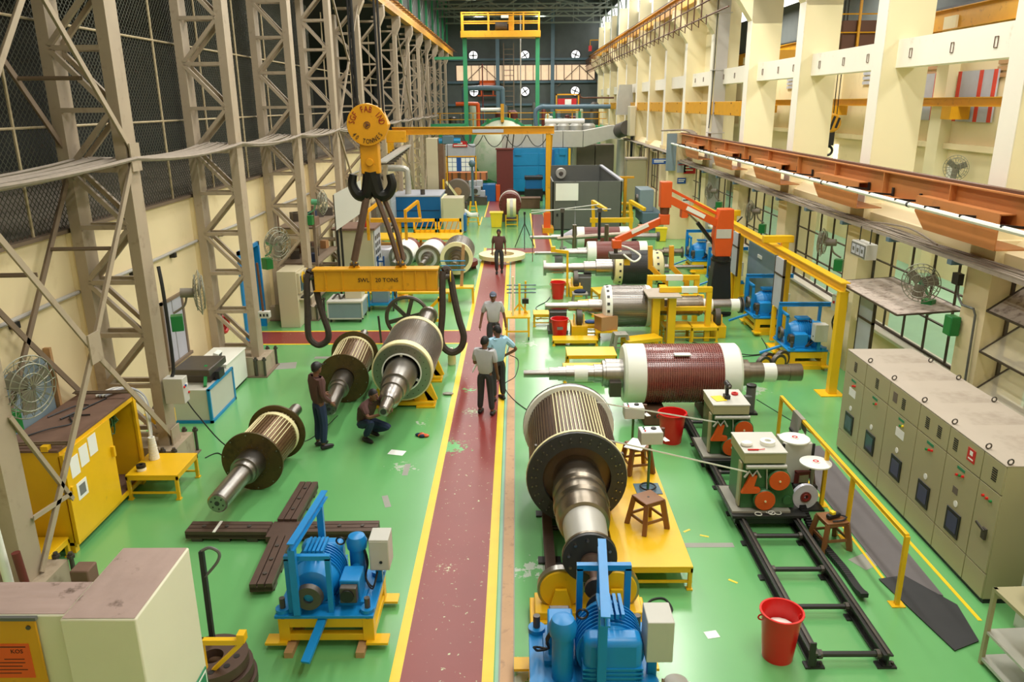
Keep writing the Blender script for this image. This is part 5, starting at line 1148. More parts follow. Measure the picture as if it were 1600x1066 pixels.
small('screwdriver', 'red screwdriver on the front edge of the taping machine', 'tool', MB().tube((0, 0, 0.012), (0.16, 0, 0.012), 0.012, 6).tube((0.16, 0, 0.012), (0.26, 0.02, 0.012), 0.006, 6), 'red', (3.42, 10.58, 1.243))
small('tape_roll', 'pink edged tape roll lying on the rear taping machine', 'tape', MB().ring((0, 0, 0.015), 'z', 0.06, 0.035, 0.03, 20), 'redsign', (3.85, 12.9, 1.243))
small('yellow_card', 'yellow card lying on the rear taping machine', 'card', MB().cb((0, 0, 0.003), (0.2, 0.25, 0.006), 0.2), 'handset', (3.52, 12.7, 1.243))
t = T('cordless_drill', 'black cordless drill standing on the rear taping machine', 'drill', (3.66, 12.72, 1.24))
MB().cb((0, 0, 0.035), (0.10, 0.14, 0.07)).build('battery', 'black', t, 0.01); MB().bar((0, 0, 0.06), (0, 0.02, 0.22), 0.05, 0.06).build('grip', 'black', t); MB().tube((0, -0.12, 0.26), (0, 0.1, 0.26), 0.045, 12).build('motor_head', 'black', t); MB().tube((0, -0.18, 0.26), (0, -0.12, 0.26), 0.02, 10, 0.035).build('chuck', 'castiron', t)
for i, (x, y) in enumerate(((3.62, 10.44), (3.80, 10.5), (3.82, 10.44), (3.92, 10.47))):
    small('plastic_ring', 'white plastic ring on the front carriage plate, ' + ['leftmost', 'rear one of the three', 'top one of the overlapping three', 'rightmost'][i], 'ring', MB().torus((0, 0, 0.01), 'z', 0.05, 0.008, 20, 5), 'white', (x, y, 0.252 + (0.015 if i == 2 else 0)), 0, 'white rings on the carriage plate')
# tapes pulled from the rotor to the machines
for i, (p, q) in enumerate((((1.30, 10.6, 1.42), (3.42, 10.52, 0.92)), ((1.30, 11.9, 1.50), (3.42, 12.42, 0.92)))):
    t = T('white_tape', 'white tape stretched from the huge rotor to the ' + ('front' if i == 0 else 'rear') + ' taping machine', 'tape', p, 0, 'tapes stretched to the taping machines')
    d = Vector(q) - Vector(p); MB().bar((0, 0, 0), d, 0.006, 0.022).build('tape_strip', 'white', t)
# tape feeding stand with spools right of the machines
t = T('spool_stand', 'white supply box and black stand holding white tape spools right of the taping machines', 'stand', (4.42, 11.1, 0))
MB().box(-0.14, 0.32, 0.35, 0.75, 0.25, 0.95).build('supply_box', 'grey', t, 0.01); MB().box(-0.1, 0.28, 0.36, 0.74, 0.0, 0.25).build('box_stand', 'black', t)
MB().box(-0.17, -0.13, 0.33, 0.36, 0.4, 0.95).build('corner_strip', 'black', t); MB().box(0.31, 0.35, 0.33, 0.36, 0.4, 0.95).build('corner_strip', 'black', t)
MB().tube((0.22, 0.0, 0.02), (0.22, 0.0, 0.78), 0.03, 8).build('spool_post', 'greystool', t); MB().box(0.02, 0.42, -0.14, 0.14, 0.0, 0.03).build('post_foot', 'black', t); MB().box(-0.05, 0.30, -0.06, 0.04, 0.34, 0.40).build('post_arm', 'black', t)
for (nm, x, y, z, r, lab) in (('tape_spool', 4.5, 11.62, 0.951, 0.24, 'white flat tape spool on top of the white supply box'), ('tape_spool', 4.66, 11.08, 0.781, 0.24, 'white flat tape spool on the black post beside the front taping machine')):
    s = T(nm, lab, 'spool', (x, y, z), 0, 'white tape spools')
    MB().lathe([(0, 0.06), (0, r), (0.02, r), (0.025, 0.08)], 32, 'z').build('tape_disc', 'white', s); MB().lathe([(0.02, 0.07), (0.04, 0.06), (0.04, 0.0001)], 20, 'z').build('hub', 'paper', s); MB().ring((0, 0, 0.042), 'z', 0.045, 0.025, 0.006, 18).build('hub_mark', 'redsign', s)
s = T('tape_reel', 'upright clear tape reel with a dark red hub beside the front taping machine', 'reel', (4.36, 10.62, 0.25), 0.1, None)
MB().lathe([(-0.03, 0.05), (-0.03, 0.20), (0.03, 0.20), (0.03, 0.05)], 32, 'y', (0, 0, 0.21), True).build('tape_disc', 'film', s); MB().lathe([(-0.045, 0.03), (-0.045, 0.085), (0.045, 0.085), (0.045, 0.03)], 20, 'y', (0, 0, 0.21), True).build('hub', 'maroon', s); MB().torus((0, -0.046, 0.21), 'y', 0.05, 0.008, 18, 5).build('hub_ring', 'inkred', s)
t = T('taping_motor', 'dark grey vertical motor on a black stand behind the rear taping machine', 'motor', (4.28, 13.35, 0))
MB().box(-0.2, 0.12, -0.12, 0.12, 0.70, 0.74).build('stand_top', 'black', t); MB().box(-0.05, 0.0, -0.05, 0.05, 0, 0.7).build('stand_post', 'black', t); MB().tube((0, 0, 0.74), (0, 0, 1.22), 0.085, 16).build('motor_body', 'booth', t); MB().lathe([(1.22, 0.09), (1.26, 0.09), (1.27, 0.05)], 16, 'z').build('motor_cap', 'black', t)
MB().tube((-0.4, 0, 0.85), (0, 0, 0.85), 0.05, 10).build('drive_arm', 'black', t); MB().box(-0.56, -0.34, -0.1, 0.1, 0.84, 1.0).build('gear_housing', 'black', t); MB().box(-0.14, -0.02, -0.16, -0.05, 0.95, 1.08).build('terminal_box', 'booth', t)
# drag chain
t = T('cable_drag_chain', 'black plastic drag chain lying along the right track rail', 'cable chain', (4.45, 10.6, 0.05))
me = MB().box(-0.05, 0.05, -0.022, 0.022, -0.03, 0.03).mesh('chain_link', 'rubber')
pts = bez([(-0.12, 0, 0.25), (-0.05, -0.3, 0.03), (-0.02, -0.8, 0), (0.02, -1.3, 0), (0.02, -1.75, 0.0), (0.01, -1.95, 0.05)], 10)
for i, p in enumerate(pts): inst(me, 'chain_link', t, p)

# ================================================================ RIGHT SIDE: RAILING, CABINETS, MATS
t = T('guard_railing', 'yellow guard railing with square posts between the track and the big khaki cabinets', 'railing', (4.86, 8.58, 0))
MB().bar((0, 0, 1.0), (0, 4.82, 1.0), 0.055, 0.055).build('top_rail', 'yellow', t, 0.006)
for y in (0.0, 1.62, 2.58, 4.80):
    p_ = MB().box(-0.027, 0.027, y - 0.027, y + 0.027, 0.012, 1.0).build('post', 'yellow', t); MB().box(-0.09, 0.09, y - 0.07, y + 0.07, 0, 0.012).build('foot_plate', 'yellow', p_)
t = T('grey_cloth', 'grey striped cloth hanging over the yellow guard railing', 'cloth', (4.86, 12.45, 1.0))
m = MB(); nx, nz = 10, 8
for s in (-1, 1):
    vs = []; 
    for j in range(nz + 1):
        for i in range(nx + 1):
            u, v = i / nx, j / nz; vs.append((s * (0.035 + 0.025 * math.sin(6 * u + 3 * v) * v + 0.03 * v), -0.22 + 0.44 * u + 0.05 * v * (0.5 - u), 0.035 - (0.30 if s > 0 else 0.42) * v * (1 - 0.2 * math.sin(5 * u))))
    k = nx + 1; m.add(vs, [(j * k + i, j * k + i + 1, (j + 1) * k + i + 1, (j + 1) * k + i) for j in range(nz) for i in range(nx)])
m.add([(-0.035, -0.22, 0.035), (0.035, -0.22, 0.035), (0.035, 0.22, 0.035), (-0.035, 0.22, 0.035)], [(0, 1, 2, 3)])
m.build('cloth', 'greystool', t)
MB().box(-0.10, -0.07, -0.2, 0.15, -0.30, -0.26).build('dark_stripe', 'black', t)
small('rubber_mat', 'long grey rubber mat along the big khaki cabinets', 'mat', MB().prism([(5.0, 9.15), (5.55, 8.75), (5.68, 13.4), (5.0, 13.4)], 'xy', 0, 0.006), 'mat_grey', (0, 0, 0.006))
small('rubber_mat', 'black rubber mat laid askew at the near end of the yellow railing', 'mat', MB().prism([(4.87, 9.12), (5.12, 7.68), (5.50, 7.85), (5.62, 8.55), (5.25, 9.2)], 'xy', 0, 0.008), 'mat_black', (0, 0, 0.013))

# big khaki control cabinets: six bays
CY = [13.32, 12.51, 11.64, 10.68, 9.86, 9.06, 8.60]; CX0, CX1, CH = 5.94, 7.1, 1.93
for k in range(6):
    yb, ya = CY[k], CY[k + 1]; w_ = yb - ya; nm = ords[5 - k] if k < 5 else 'nearest'
    t = T('control_cabinet', 'khaki control cabinet bay with dusty top, ' + ['sixth', 'fifth', 'fourth', 'third', 'second', 'nearest'][k] + ' counted from the camera', 'cabinet', (CX0, ya, 0), 0, 'khaki control cabinet bays')
    MB().box(0.02, CX1 - CX0, 0.004, w_ - 0.004, 0.06, CH).build('carcass', 'khaki', t, 0.004); MB().box(0.03, CX1 - CX0, 0, w_, 0, 0.06).build('plinth', 'black', t)
    MB().box(0.0, CX1 - CX0 + 0.01, 0, w_, CH, CH + 0.012).build('top_plate', 'dustytop', t)
    v = MB().box(0.0, 0.02, 0.008, w_ - 0.008, 1.545, CH - 0.008).build('upper_panel', 'khaki', t, 0.003)
    d = MB().box(0.0, 0.02, 0.008, w_ - 0.008, 0.435, 1.53).build('door', 'khaki', t, 0.003)
    MB().box(0.0, 0.02, 0.008, w_ - 0.008, 0.07, 0.42).build('kick_panel', 'khaki', t, 0.003)
    lm = MB().box(-0.006, 0.002, -0.05, 0.05, -0.008, 0.008).mesh('vent_slot', 'black')
    cs = [w_ * 0.5] if k < 3 else ([w_ * 0.3, w_ * 0.7] if k == 3 else ([w_ * 0.78] if k == 4 else [w_ * 0.42]))
    for c_ in cs:
        for j in range(6): inst(lm, 'vent_slot', v, (0, c_, 1.66 + 0.03 * j))
    if k == 2: MB().box(-0.004, 0.0, w_ * 0.72, w_ * 0.86, 1.66, 1.82).build('name_plate', 'brownbox', v)
    if k == 4:
        ws = MB().box(-0.006, 0.0, w_ * 0.2, w_ * 0.42, 1.66, 1.84).build('warning_sign', 'redsign', v)
        MB().box(-0.008, -0.005, w_ * 0.27, w_ * 0.35, 1.75, 1.81).build('skull_mark', 'paper', ws); MB().box(-0.008, -0.005, w_ * 0.24, w_ * 0.38, 1.69, 1.71).build('text_bar', 'paper', ws)
    if k < 5:
        wf = MB().box(-0.015, 0.0, w_ * 0.28, w_ * 0.28 + 0.34, 0.50, 0.86).build('meter_frame', 'black', d, 0.01); MB().box(-0.018, -0.012, w_ * 0.28 + 0.05, w_ * 0.28 + 0.29, 0.56, 0.80).build('meter_glass', 'screen', wf)
        MB().lathe([(-0.006, 0.0001), (-0.006, 0.045), (0, 0.045)], 20, 'x', (0, w_ * 0.5, 0.96)).build('round_sticker', 'paper', d)
        cols = [['red', 'red'], ['red', 'switchgreen'], ['handset', 'switchgreen'], ['red', 'red', 'switchgreen'], ['red', 'switchgreen', 'red']][k]
        for j, c_ in enumerate(cols): MB().tube((0, w_ * 0.42 + 0.07 * j, 1.40 - 0.02 * j), (-0.025, w_ * 0.42 + 0.07 * j, 1.40 - 0.02 * j), 0.018, 10).build('pilot_lamp', c_, d)
        MB().box(-0.004, 0, w_ * 0.40, w_ * 0.40 + 0.18, 1.45, 1.49).build('name_strip', 'exitgreen', d)
        if k in (0, 2): MB().box(-0.004, 0.0, w_ * 0.35, w_ * 0.35 + 0.26, 1.18, 1.32).build('paper_notice', 'paper', d)
        if k == 4: MB().box(-0.004, 0, w_ * 0.5, w_ * 0.5 + 0.12, 1.08, 1.18).build('name_plate', 'brownbox', d)
        g = text_mb(str(k + 1) if False else '', 0.1) if False else None
    else:
        MB().box(-0.03, 0.0, 0.12, 0.2, 0.85, 1.0).build('latch', 'castiron', d); MB().bar((-0.05, 0.12, 0.98), (-0.05, 0.30, 1.02), 0.02, 0.03).build('handle', 'castiron', d)
        for j in range(3): MB().tube((0, w_ * 0.35 + 0.08 * j, 1.38), (-0.025, w_ * 0.35 + 0.08 * j, 1.38), 0.018, 10).build('pilot_lamp', 'red' if j else 'switchgreen', d)
    for (x, y) in ((0.06, 0.03), (1.08, 0.03)): MB().torus((x, y, CH + 0.055), 'y', 0.035, 0.01, 14, 5).build('lifting_eye', 'castiron', t)
t = T('white_cupboard', 'tall white cupboard cut off by the right edge beside the khaki cabinets', 'cupboard', (6.05, 7.6, 0))
MB().box(0, 0.7, -0.4, 0.5, 0.05, 1.75).build('carcass', 'grey', t, 0.006); MB().box(0.03, 0.7, -0.38, 0.48, 0, 0.05).build('plinth', 'black', t); MB().box(-0.015, 0.0, -0.38, 0.48, 0.1, 1.7).build('door', 'grey', t, 0.003)
t = T('trolley_shelf', 'pale green open trolley shelf with a white spool at the bottom right corner', 'trolley', (5.62, 7.0, 0), 0.05)
for (x, y) in ((-0.28, -0.25), (-0.28, 0.5), (0.4, -0.25), (0.4, 0.5)): MB().box(x - 0.022, x + 0.022, y - 0.022, y + 0.022, 0, 1.0).build('post', 'khaki', t)
MB().box(-0.3, 0.42, -0.27, 0.52, 0.06, 0.10).build('bottom_shelf', 'grey', t); MB().box(-0.3, 0.42, -0.27, 0.52, 0.42, 0.45).build('middle_shelf', 'grey', t); MB().box(-0.28, 0.42, -0.27, -0.25, 0.06, 0.42).build('front_panel', 'khaki', t); MB().box(-0.3, 0.42, -0.27, 0.52, 0.96, 1.0).build('top_frame', 'khaki', t)
t = T('test_instrument', 'olive test instrument on the top of the pale green trolley', 'instrument', (5.72, 7.1, 1.0), 0.05)
MB().box(-0.14, 0.36, -0.25, 0.3, 0, 0.22).build('case', 'khaki', t, 0.01); MB().box(-0.15, -0.14, -0.2, 0.25, 0.03, 0.19).build('front_panel', 'castiron', t)
for i in range(4): MB().tube((-0.15, -0.15 + 0.1 * i, 0.1), (-0.17, -0.15 + 0.1 * i, 0.1), 0.02, 8).build('knob', 'black', t)
s = T('tape_spool', 'white flat tape spool lying on the olive test instrument', 'spool', (5.66, 7.14, 1.221), 0, 'white tape spools')
MB().lathe([(0, 0.05), (0, 0.23), (0.03, 0.23), (0.03, 0.05)], 32, 'z', (0, 0, 0), True).build('tape_disc', 'white', s); MB().ring((0, 0, 0.034), 'z', 0.09, 0.06, 0.006, 18).build('hub_mark', 'handset', s)
# ================================================================ RIGHT WALL FITTINGS
t = T('rust_orange_runway', 'rust-orange runway beam with boxed haunches along the right wall', 'girder', (7.55, 5.0, 4.05))
MB().ibeam((0, 0, 0.55), (0, 31.5, 0.55), 0.26, 0.5, 0.025).build('runway_beam', 'rust', t); MB().bar((0, 0, 0.82), (0, 31.5, 0.82), 0.12, 0.05).build('rail', 'darkrust', t)
hm = MB().prism([(-1.2, 0.50), (1.35, 0.50), (1.35, 0.24), (0.95, -0.06), (-1.2, -0.06)], 'yz', -0.26, -0.24).box(-0.26, 0.2, -1.2, 1.35, 0.48, 0.50).box(-0.26, 0.3, -1.2, 0.95, -0.06, -0.04).prism([(0.95, -0.04), (1.35, 0.24), (1.35, 0.22), (0.95, -0.06)], 'yz', -0.26, 0.25).box(-0.26, 0.2, 0.9, 0.92, -0.04, 0.48).mesh('haunch', 'rust')
sm = MB().box(-0.125, 0.125, -0.012, 0.012, 0.31, 0.79).mesh('web_stiffener', 'rust')
am = MB().bar((-0.05, 0, 0.36), (-0.52, 0, 0.40), 0.035, 0.04).box(-0.06, -0.03, -0.03, 0.03, 0.33, 0.5).mesh('conductor_arm', 'black')
for k in range(6): inst(hm, 'haunch', t, (0, colY[k] - 5.0, 0))
for k in range(12): inst(sm, 'web_stiffener', t, (0, 1.0 + 2.5 * k, 0))
for k in range(26): inst(am, 'conductor_arm', t, (0, 3.0 + 1.1 * k, 0))
MB().tube((-0.48, 0, 0.36), (-0.48, 31.4, 0.36), 0.045, 8).build('white_conductor_pipe', 'white', t)
cm_ = MB().tube((-0.48, 0, 0.36), (-0.48, 0.06, 0.36), 0.053, 8).mesh('pipe_clamp', 'black')
for k in range(7): inst(cm_, 'pipe_clamp', t, (0, 5 + 4.1 * k, 0))
# cable tray below it
t = T('cable_tray', 'dusty cable tray loaded with grey cables along the right wall', 'cables', (7.62, 5, 3.62))
m = MB()
for j in range(11):
    dx = -0.17 + 0.033 * j; ph = random.random() * 6
    m.path([(dx + 0.02 * math.sin(0.9 * i + ph), 0.9 * i, 0.03 + 0.02 * math.sin(1.3 * i + ph) + 0.012 * (j % 3)) for i in range(36)], 0.018, 5)
m.build('cables', 'cable', t, kind='stuff')
MB().bar((-0.2, 0, 0), (-0.2, 31.5, 0), 0.02, 0.06).build('tray_edge', 'cable', t); MB().bar((0.2, 0, 0), (0.2, 31.5, 0), 0.02, 0.06).build('tray_edge', 'cable', t)
bm3 = MB().box(-0.24, 0.45, -0.07, 0.07, -0.10, -0.02).mesh('tray_bracket', 'teal')
for k in range(14): inst(bm3, 'tray_bracket', t, (0, 1.2 + 2.3 * k, 0))
MB().path(bez([(0, 9, 0.08), (0.02, 10, 0.2), (0.02, 11, 0.16), (0, 12, 0.06)], 5), 0.02, 5).build('loose_cable', 'cable', t)
# the bundle dropping over the stub wall
t = T('cable_drop', 'thick bundle of grey cables dropping over the end of the stub wall', 'cables', (7.5, 36.4, 0))
m = MB()
for j in range(12):
    dx = 0.07 * j
    m.path(bez([(-0.9 + dx * 0.3, 0.2, 4.98), (0.2 + dx * 0.3, 0.1, 4.98), (0.52 + dx * 0.3, -0.12, 4.6), (0.45 + dx * 0.4, -0.15, 3.9), (0.1 + dx * 0.4, -0.25, 3.66)], 4), 0.035, 5)
m.build('cables', 'cable', t, kind='stuff')
MB().box(-0.62, -0.20, -0.02, 0.18, 3.2, 4.85).build('green_duct_cover', 'bluegrey', t)
# wall fans
def fan(label, loc, rz, mot='fanmotor', R=0.33, box=True, armlen=0.45):
    t = T('wall_fan', label, 'fan', loc, rz, 'wall fans')                 # blows towards local -Y, arm behind
    MB().tube((0, 0.06, 0), (0, 0.30, 0.02), 0.085, 14).build('motor', mot, t); MB().path(bez([(0, 0.2, -0.05), (0, 0.26, -0.22), (0, armlen, -0.34)], 5), 0.022, 6).build('arm', mot, t)
    m = MB()
    for y, r in ((-0.10, R * 0.45), (-0.09, R * 0.75), (-0.03, R), (0.04, R * 0.8)): m.torus((0, y, 0), 'y', r, 0.009, 28, 4)
    for i in range(20):
        a = 2 * PI * i / 20; c, s = math.cos(a), math.sin(a)
        m.path([(0.04 * c, -0.11, 0.04 * s), (R * 0.6 * c, -0.10, R * 0.6 * s), (R * c, -0.03, R * s), (R * 0.6 * c, 0.06, R * 0.6 * s), (0.09 * c, 0.08, 0.09 * s)], 0.0055, 3)
    m.build('cage', 'fan', t)
    for i in range(3):
        a = 2 * PI * i / 3 + 0.4
        MB().bar((0.04 * math.cos(a), -0.03, 0.04 * math.sin(a)), (R * 0.85 * math.cos(a), -0.03, R * 0.85 * math.sin(a)), 0.20, 0.012, (0, 1, 0.4)).build('blade', 'fanmotor', t)
    if box: MB().box(-0.1, 0.1, armlen - 0.14, armlen + 0.06, -0.66, -0.38).build('switch_box', 'switchgreen', t, 0.01)
    return t
fan('grey fan on the nearest left lattice column, cut by the left edge', (-6.15, 9.1, 2.85), 1.25, 'fanmotor', 0.40)
fan('grey fan with green switch box on the second left lattice column', (-5.72, 13.55, 3.0), 1.95, 'fanmotor', 0.40)
fan('pale fan with mint motor on the third left lattice column', (-5.8, 18.6, 3.0), 1.0, 'fangreen', 0.40)
fan('fan with mint motor beside the white tilted board on the left', (-5.75, 23.1, 3.45), 1.5, 'fangreen', 0.36)
fan('wall fan with mint motor above the wide dusty sash on the right', (7.55, 14.2, 2.95), -0.9, 'fangreen', 0.36)
fan('wall fan with grey motor on the second right pier from the camera', (7.5, 18.9, 2.9), PI + 1.0, 'fanmotor', 0.34)
fan('wall fan with grey motor on the third right pier from the camera', (7.5, 25.0, 2.85), PI + 1.0, 'fanmotor', 0.34)
fan('wall fan on the right wall near the stub wall, farthest of the low right fans', (7.5, 30.5, 2.9), PI + 0.9, 'fanmotor', 0.34)
fan('wall fan beside the white notice in the neighbouring bay', (15.0, 27.1, 4.0), -0.9, 'fan', 0.42, False)
# light box, green switch box, conduits on right piers
t = T('sign_light_box', 'beige hanging box sign with three pale picture panels on the right wall', 'sign', (7.3, 16.2, 3.05))
MB().box(-0.12, 0.12, -0.36, 0.36, 0, 0.32).build('box_body', 'grey', t, 0.01); MB().box(-0.13, -0.12, -0.34, 0.34, 0.03, 0.29).build('dark_panel', 'booth', t)
for j in range(3): p_ = MB().box(-0.135, -0.13, -0.30 + 0.21 * j, -0.13 + 0.21 * j, 0.06, 0.26).build('picture_panel', 'panelgrey', t); MB().box(-0.138, -0.134, -0.26 + 0.21 * j, -0.17 + 0.21 * j, 0.12, 0.2).build('dark_symbol', 'booth', p_)
for y in (-0.25, 0.25): MB().tube((0, y, 0.32), (0, y, 0.62), 0.012, 6).build('hanger', 'black', t)
t = T('conduit_run', 'dark bent conduit with a green isolator box on the nearest right pier', 'conduit', (7.8, 13.0, 0))
MB().path([(0, 0.45, 3.3), (0, 0.42, 2.9), (-0.02, 0.2, 2.78), (-0.02, -0.15, 2.8), (0, -0.2, 2.7), (0, -0.24, 1.2)], 0.022, 6).build('conduit', 'booth', t); MB().box(-0.1, 0.0, 0.30, 0.5, 3.1, 3.3).build('junction_box', 'black', t); MB().box(-0.16, 0.02, 0.20, 0.44, 2.2, 2.55).build('isolator_box', 'switchgreen', t, 0.02)
# yellow low monorail with posts and tee brackets
t = T('yellow_monorail', 'yellow monorail beam on square posts along the right wall', 'rail', (6.95, 16.16, 0))
MB().ibeam((0, -0.1, 2.42), (0, 14.5, 2.42), 0.20, 0.22, 0.025).build('rail_beam', 'yellow', t)
for y in (0.0, 3.55, 7.85): p_ = MB().box(-0.09, 0.09, y - 0.09, y + 0.09, 0.02, 2.32).build('post', 'yellow', t, 0.006); MB().box(-0.3, 0.22, y - 0.22, y + 0.22, 0, 0.02).build('foot_plate', 'yellow', p_)
for y in (4.4, 9.5): MB().box(-0.4, 0.4, y - 0.09, y + 0.09, 2.62, 2.80).build('tee_head', 'yellow', t, 0.006); MB().box(0.1, 0.28, y - 0.08, y + 0.08, 2.2, 2.62).build('tee_stem', 'yellow', t)
for i, (y, lab) in enumerate(((19.75, 'nearer'), (23.95, 'farther'), (15.7, 'nearest'))):
    t = T('hanging_board', 'white framed board hanging on the right wall, ' + lab + ' one', 'board', (6.80 if i < 2 else 7.3, y, 1.05 if i < 2 else 0.95), 0, 'white boards on the right wall')
    MB().box(-0.02, 0.02, -0.32, 0.32, 0, 0.85).build('lower_sheet', 'panelgrey', t); MB().box(-0.02, 0.02, -0.32, 0.32, 0.9, 1.3).build('upper_sheet', 'panelgrey', t)
    MB().box(-0.03, 0.03, -0.35, -0.32, -0.02, 1.32).box(-0.03, 0.03, 0.32, 0.35, -0.02, 1.32).box(-0.03, 0.03, -0.35, 0.35, 0.85, 0.9).build('board_frame', 'muntin', t); MB().box(-0.05, 0.05, 0.1, 0.2, -0.95, 0).build('board_post', 'yellow', t)
t = T('switch_panel', 'grey switch box with cables on the wall beside the first yellow post', 'switch box', (7.2, 16.9, 1.7))
MB().box(-0.1, 0.15, -0.15, 0.15, 0, 0.35).build('box_body', 'grey', t, 0.01); MB().tube((-0.1, 0, 0.2), (-0.13, 0, 0.2), 0.03, 8).build('switch_knob', 'redsign', t); MB().path(bez([(0, 0, 0), (-0.05, 0.1, -0.3), (0.05, 0.0, -0.7)], 5), 0.02, 5).build('hanging_cable', 'cableblack', t)
t = T('glass_partition', 'pale green glass screen door on the right wall behind the whiteboards', 'partition', (7.82, 24.3, 0))
MB().box(-0.02, 0.02, -1.6, 1.6, 0, 2.1).build('screen_sheet', 'bluegrey', t); MB().box(-0.04, 0.03, -1.65, -1.2, 0, 2.15).build('dark_panel', 'booth', t); MB().box(-0.05, 0.03, 0.1, 0.5, 1.4, 1.5).build('white_notice', 'paper', t)
t = T('wall_spotlight', 'round black fan on the right wall between jib crane and monorail', 'fan', (7.3, 26.5, 1.75))
MB().lathe([(-0.1, 0.1), (-0.1, 0.33), (0.06, 0.33), (0.06, 0.1)], 24, 'y', (0, 0, 0), True).build('housing', 'black', t); MB().lathe([(-0.06, 0.0001), (-0.06, 0.3)], 20, 'y').build('grille', 'booth', t); MB().tube((0, -0.12, 0), (0, 0, 0), 0.05, 10).build('hub', 'greystool', t); MB().bar((0, 0, 0.3), (0.4, 0.1, 0.7), 0.04, 0.04).build('wall_arm', 'black', t)
# orange articulated jib crane
t = T('jib_crane', 'orange articulated jib crane arm on a black tapered post', 'crane', (6.13, 23.04, 0))
MB().lathe([(0, 0.42), (0.04, 0.42)], 24, 'z').build('base_plate', 'black', t); MB().add([(-0.36, -0.3, 0.04), (0.36, -0.3, 0.04), (0.36, 0.3, 0.04), (-0.36, 0.3, 0.04), (-0.24, -0.2, 1.65), (0.24, -0.2, 1.65), (0.24, 0.2, 1.65), (-0.24, 0.2, 1.65)], [(3, 2, 1, 0), (4, 5, 6, 7), (0, 1, 5, 4), (1, 2, 6, 5), (2, 3, 7, 6), (3, 0, 4, 7)]).build('post', 'black', t, 0.02)
MB().lathe([(1.65, 0.3), (1.72, 0.3), (1.72, 0.26), (1.8, 0.26)], 24, 'z').build('slew_ring', 'black', t)
MB().prism([(-0.22, 1.8), (0.24, 1.8), (0.28, 2.3), (0.24, 3.2), (-0.18, 3.2), (-0.30, 2.4)], 'xz', -0.2, 0.2).build('mast', 'orange', t, 0.02); MB().box(-0.24, 0.2, -0.215, -0.2, 2.35, 2.62).build('maker_plate', 'grey', t)
MB().bar((-0.15, -0.05, 2.75), (-1.72, -0.1, 3.52), 0.16, 0.22).build('main_arm', 'orange', t, 0.01); MB().bar((-0.12, 0.12, 3.0), (-1.72, 0.1, 3.82), 0.07, 0.08).build('parallel_link', 'orange', t, 0.01)
MB().bar((-0.6, -0.165, 2.98), (-1.15, -0.175, 3.25), 0.01, 0.12).build('arm_lettering_plate', 'white', t); MB().tube((-0.1, 0.16, 2.0), (-0.75, 0.1, 2.78), 0.06, 12).build('lift_cylinder', 'black', t); MB().tube((-0.75, 0.1, 2.78), (-1.25, 0.08, 3.25), 0.03, 10).build('cylinder_rod', 'steel', t)
MB().box(-1.28, -1.1, -0.15, 0.15, 2.95, 3.35).build('cylinder_lug', 'orange', t)
MB().box(-1.92, -1.60, -0.18, 0.18, 3.25, 4.0).build('elbow_block', 'orange', t, 0.02); MB().lathe([(3.05, 0.13), (3.25, 0.15)], 16, 'z', (-1.76, 0, 0)).build('elbow_joint', 'darkrust', t); MB().box(-1.90, -1.62, -0.15, 0.15, 2.75, 3.05).build('lower_elbow', 'orange', t, 0.02)
MB().bar((-1.76, 0, 2.9), (-3.2, -0.3, 2.32), 0.15, 0.2).build('fore_arm', 'orange', t, 0.01); MB().bar((-2.25, -0.2, 2.76), (-2.75, -0.3, 2.55), 0.01, 0.1).build('arm_lettering_plate', 'white', t)
MB().box(-3.32, -3.05, -0.45, -0.15, 2.1, 2.35).build('wrist_block', 'orange', t, 0.02); MB().tube((-3.2, -0.3, 1.95), (-3.2, -0.3, 2.15), 0.06, 12).build('gripper_stem', 'castiron', t)
MB().box(-3.4, -2.75, -0.5, -0.1, 1.80, 1.97).build('gripper_body', 'castiron', t, 0.03); MB().path(bez([(-3.0, -0.5, 1.95), (-2.7, -0.6, 1.75), (-2.5, -0.5, 1.9), (-2.8, -0.4, 2.1), (-3.1, -0.4, 2.2)], 5), 0.03, 6).build('air_hoses', 'white', t); MB().box(-2.95, -2.78, -0.4, -0.2, 1.6, 1.8).build('gripper_jaw', 'yellow', t)

# ================================================================ LEFT SIDE EQUIPMENT
t = T('yellow_storage_cabinet', 'big yellow storage cabinet with an open front half and a dusty brown top', 'cabinet', (-6.42, 9.85, 0))
MB().box(-0.86, 0, 0, 0.05, 0.12, 1.60).build('end_panel', 'yellow', t); MB().box(-0.86, 0, 2.18, 2.23, 0.12, 1.60).build('end_panel', 'yellow', t); MB().box(-0.86, -0.82, 0, 2.23, 0.12, 1.60).build('back_panel', 'yellow', t); MB().box(-0.86, 0, 0, 2.23, 0.12, 0.17).build('floor_panel', 'dusty', t)
MB().box(-0.88, 0.03, -0.02, 2.25, 1.60, 1.64).build('top_panel', 'dusty', t, 0.005); MB().box(0.0, 0.03, 0.0, 2.23, 1.53, 1.60).build('top_rail', 'yellow', t); MB().box(0.0, 0.03, 0.0, 2.23, 0.10, 0.17).build('bottom_rail', 'yellow', t); MB().box(0.0, 0.04, 2.15, 2.23, 0.1, 1.6).build('corner_post', 'yellow', t)
d = MB().box(0.03, 0.06, -0.02, 1.32, 0.16, 1.56).build('sliding_door', 'yellow', t, 0.004)
MB().box(0.055, 0.085, -0.02, 0.03, 0.16, 1.56).build('door_edge', 'yellow', d); MB().box(0.06, 0.11, 1.22, 1.27, 0.95, 1.12).build('door_handle', 'yellow', d); MB().box(0.06, 0.11, 0.02, 0.07, 0.95, 1.05).build('door_hinge', 'yellow', d)
for (y, z) in ((0.14, 1.12), (0.40, 1.17), (0.66, 1.22)): MB().box(0.06, 0.065, y, y + 0.22, z, z + 0.30).build('paper_notice', 'paper', d)
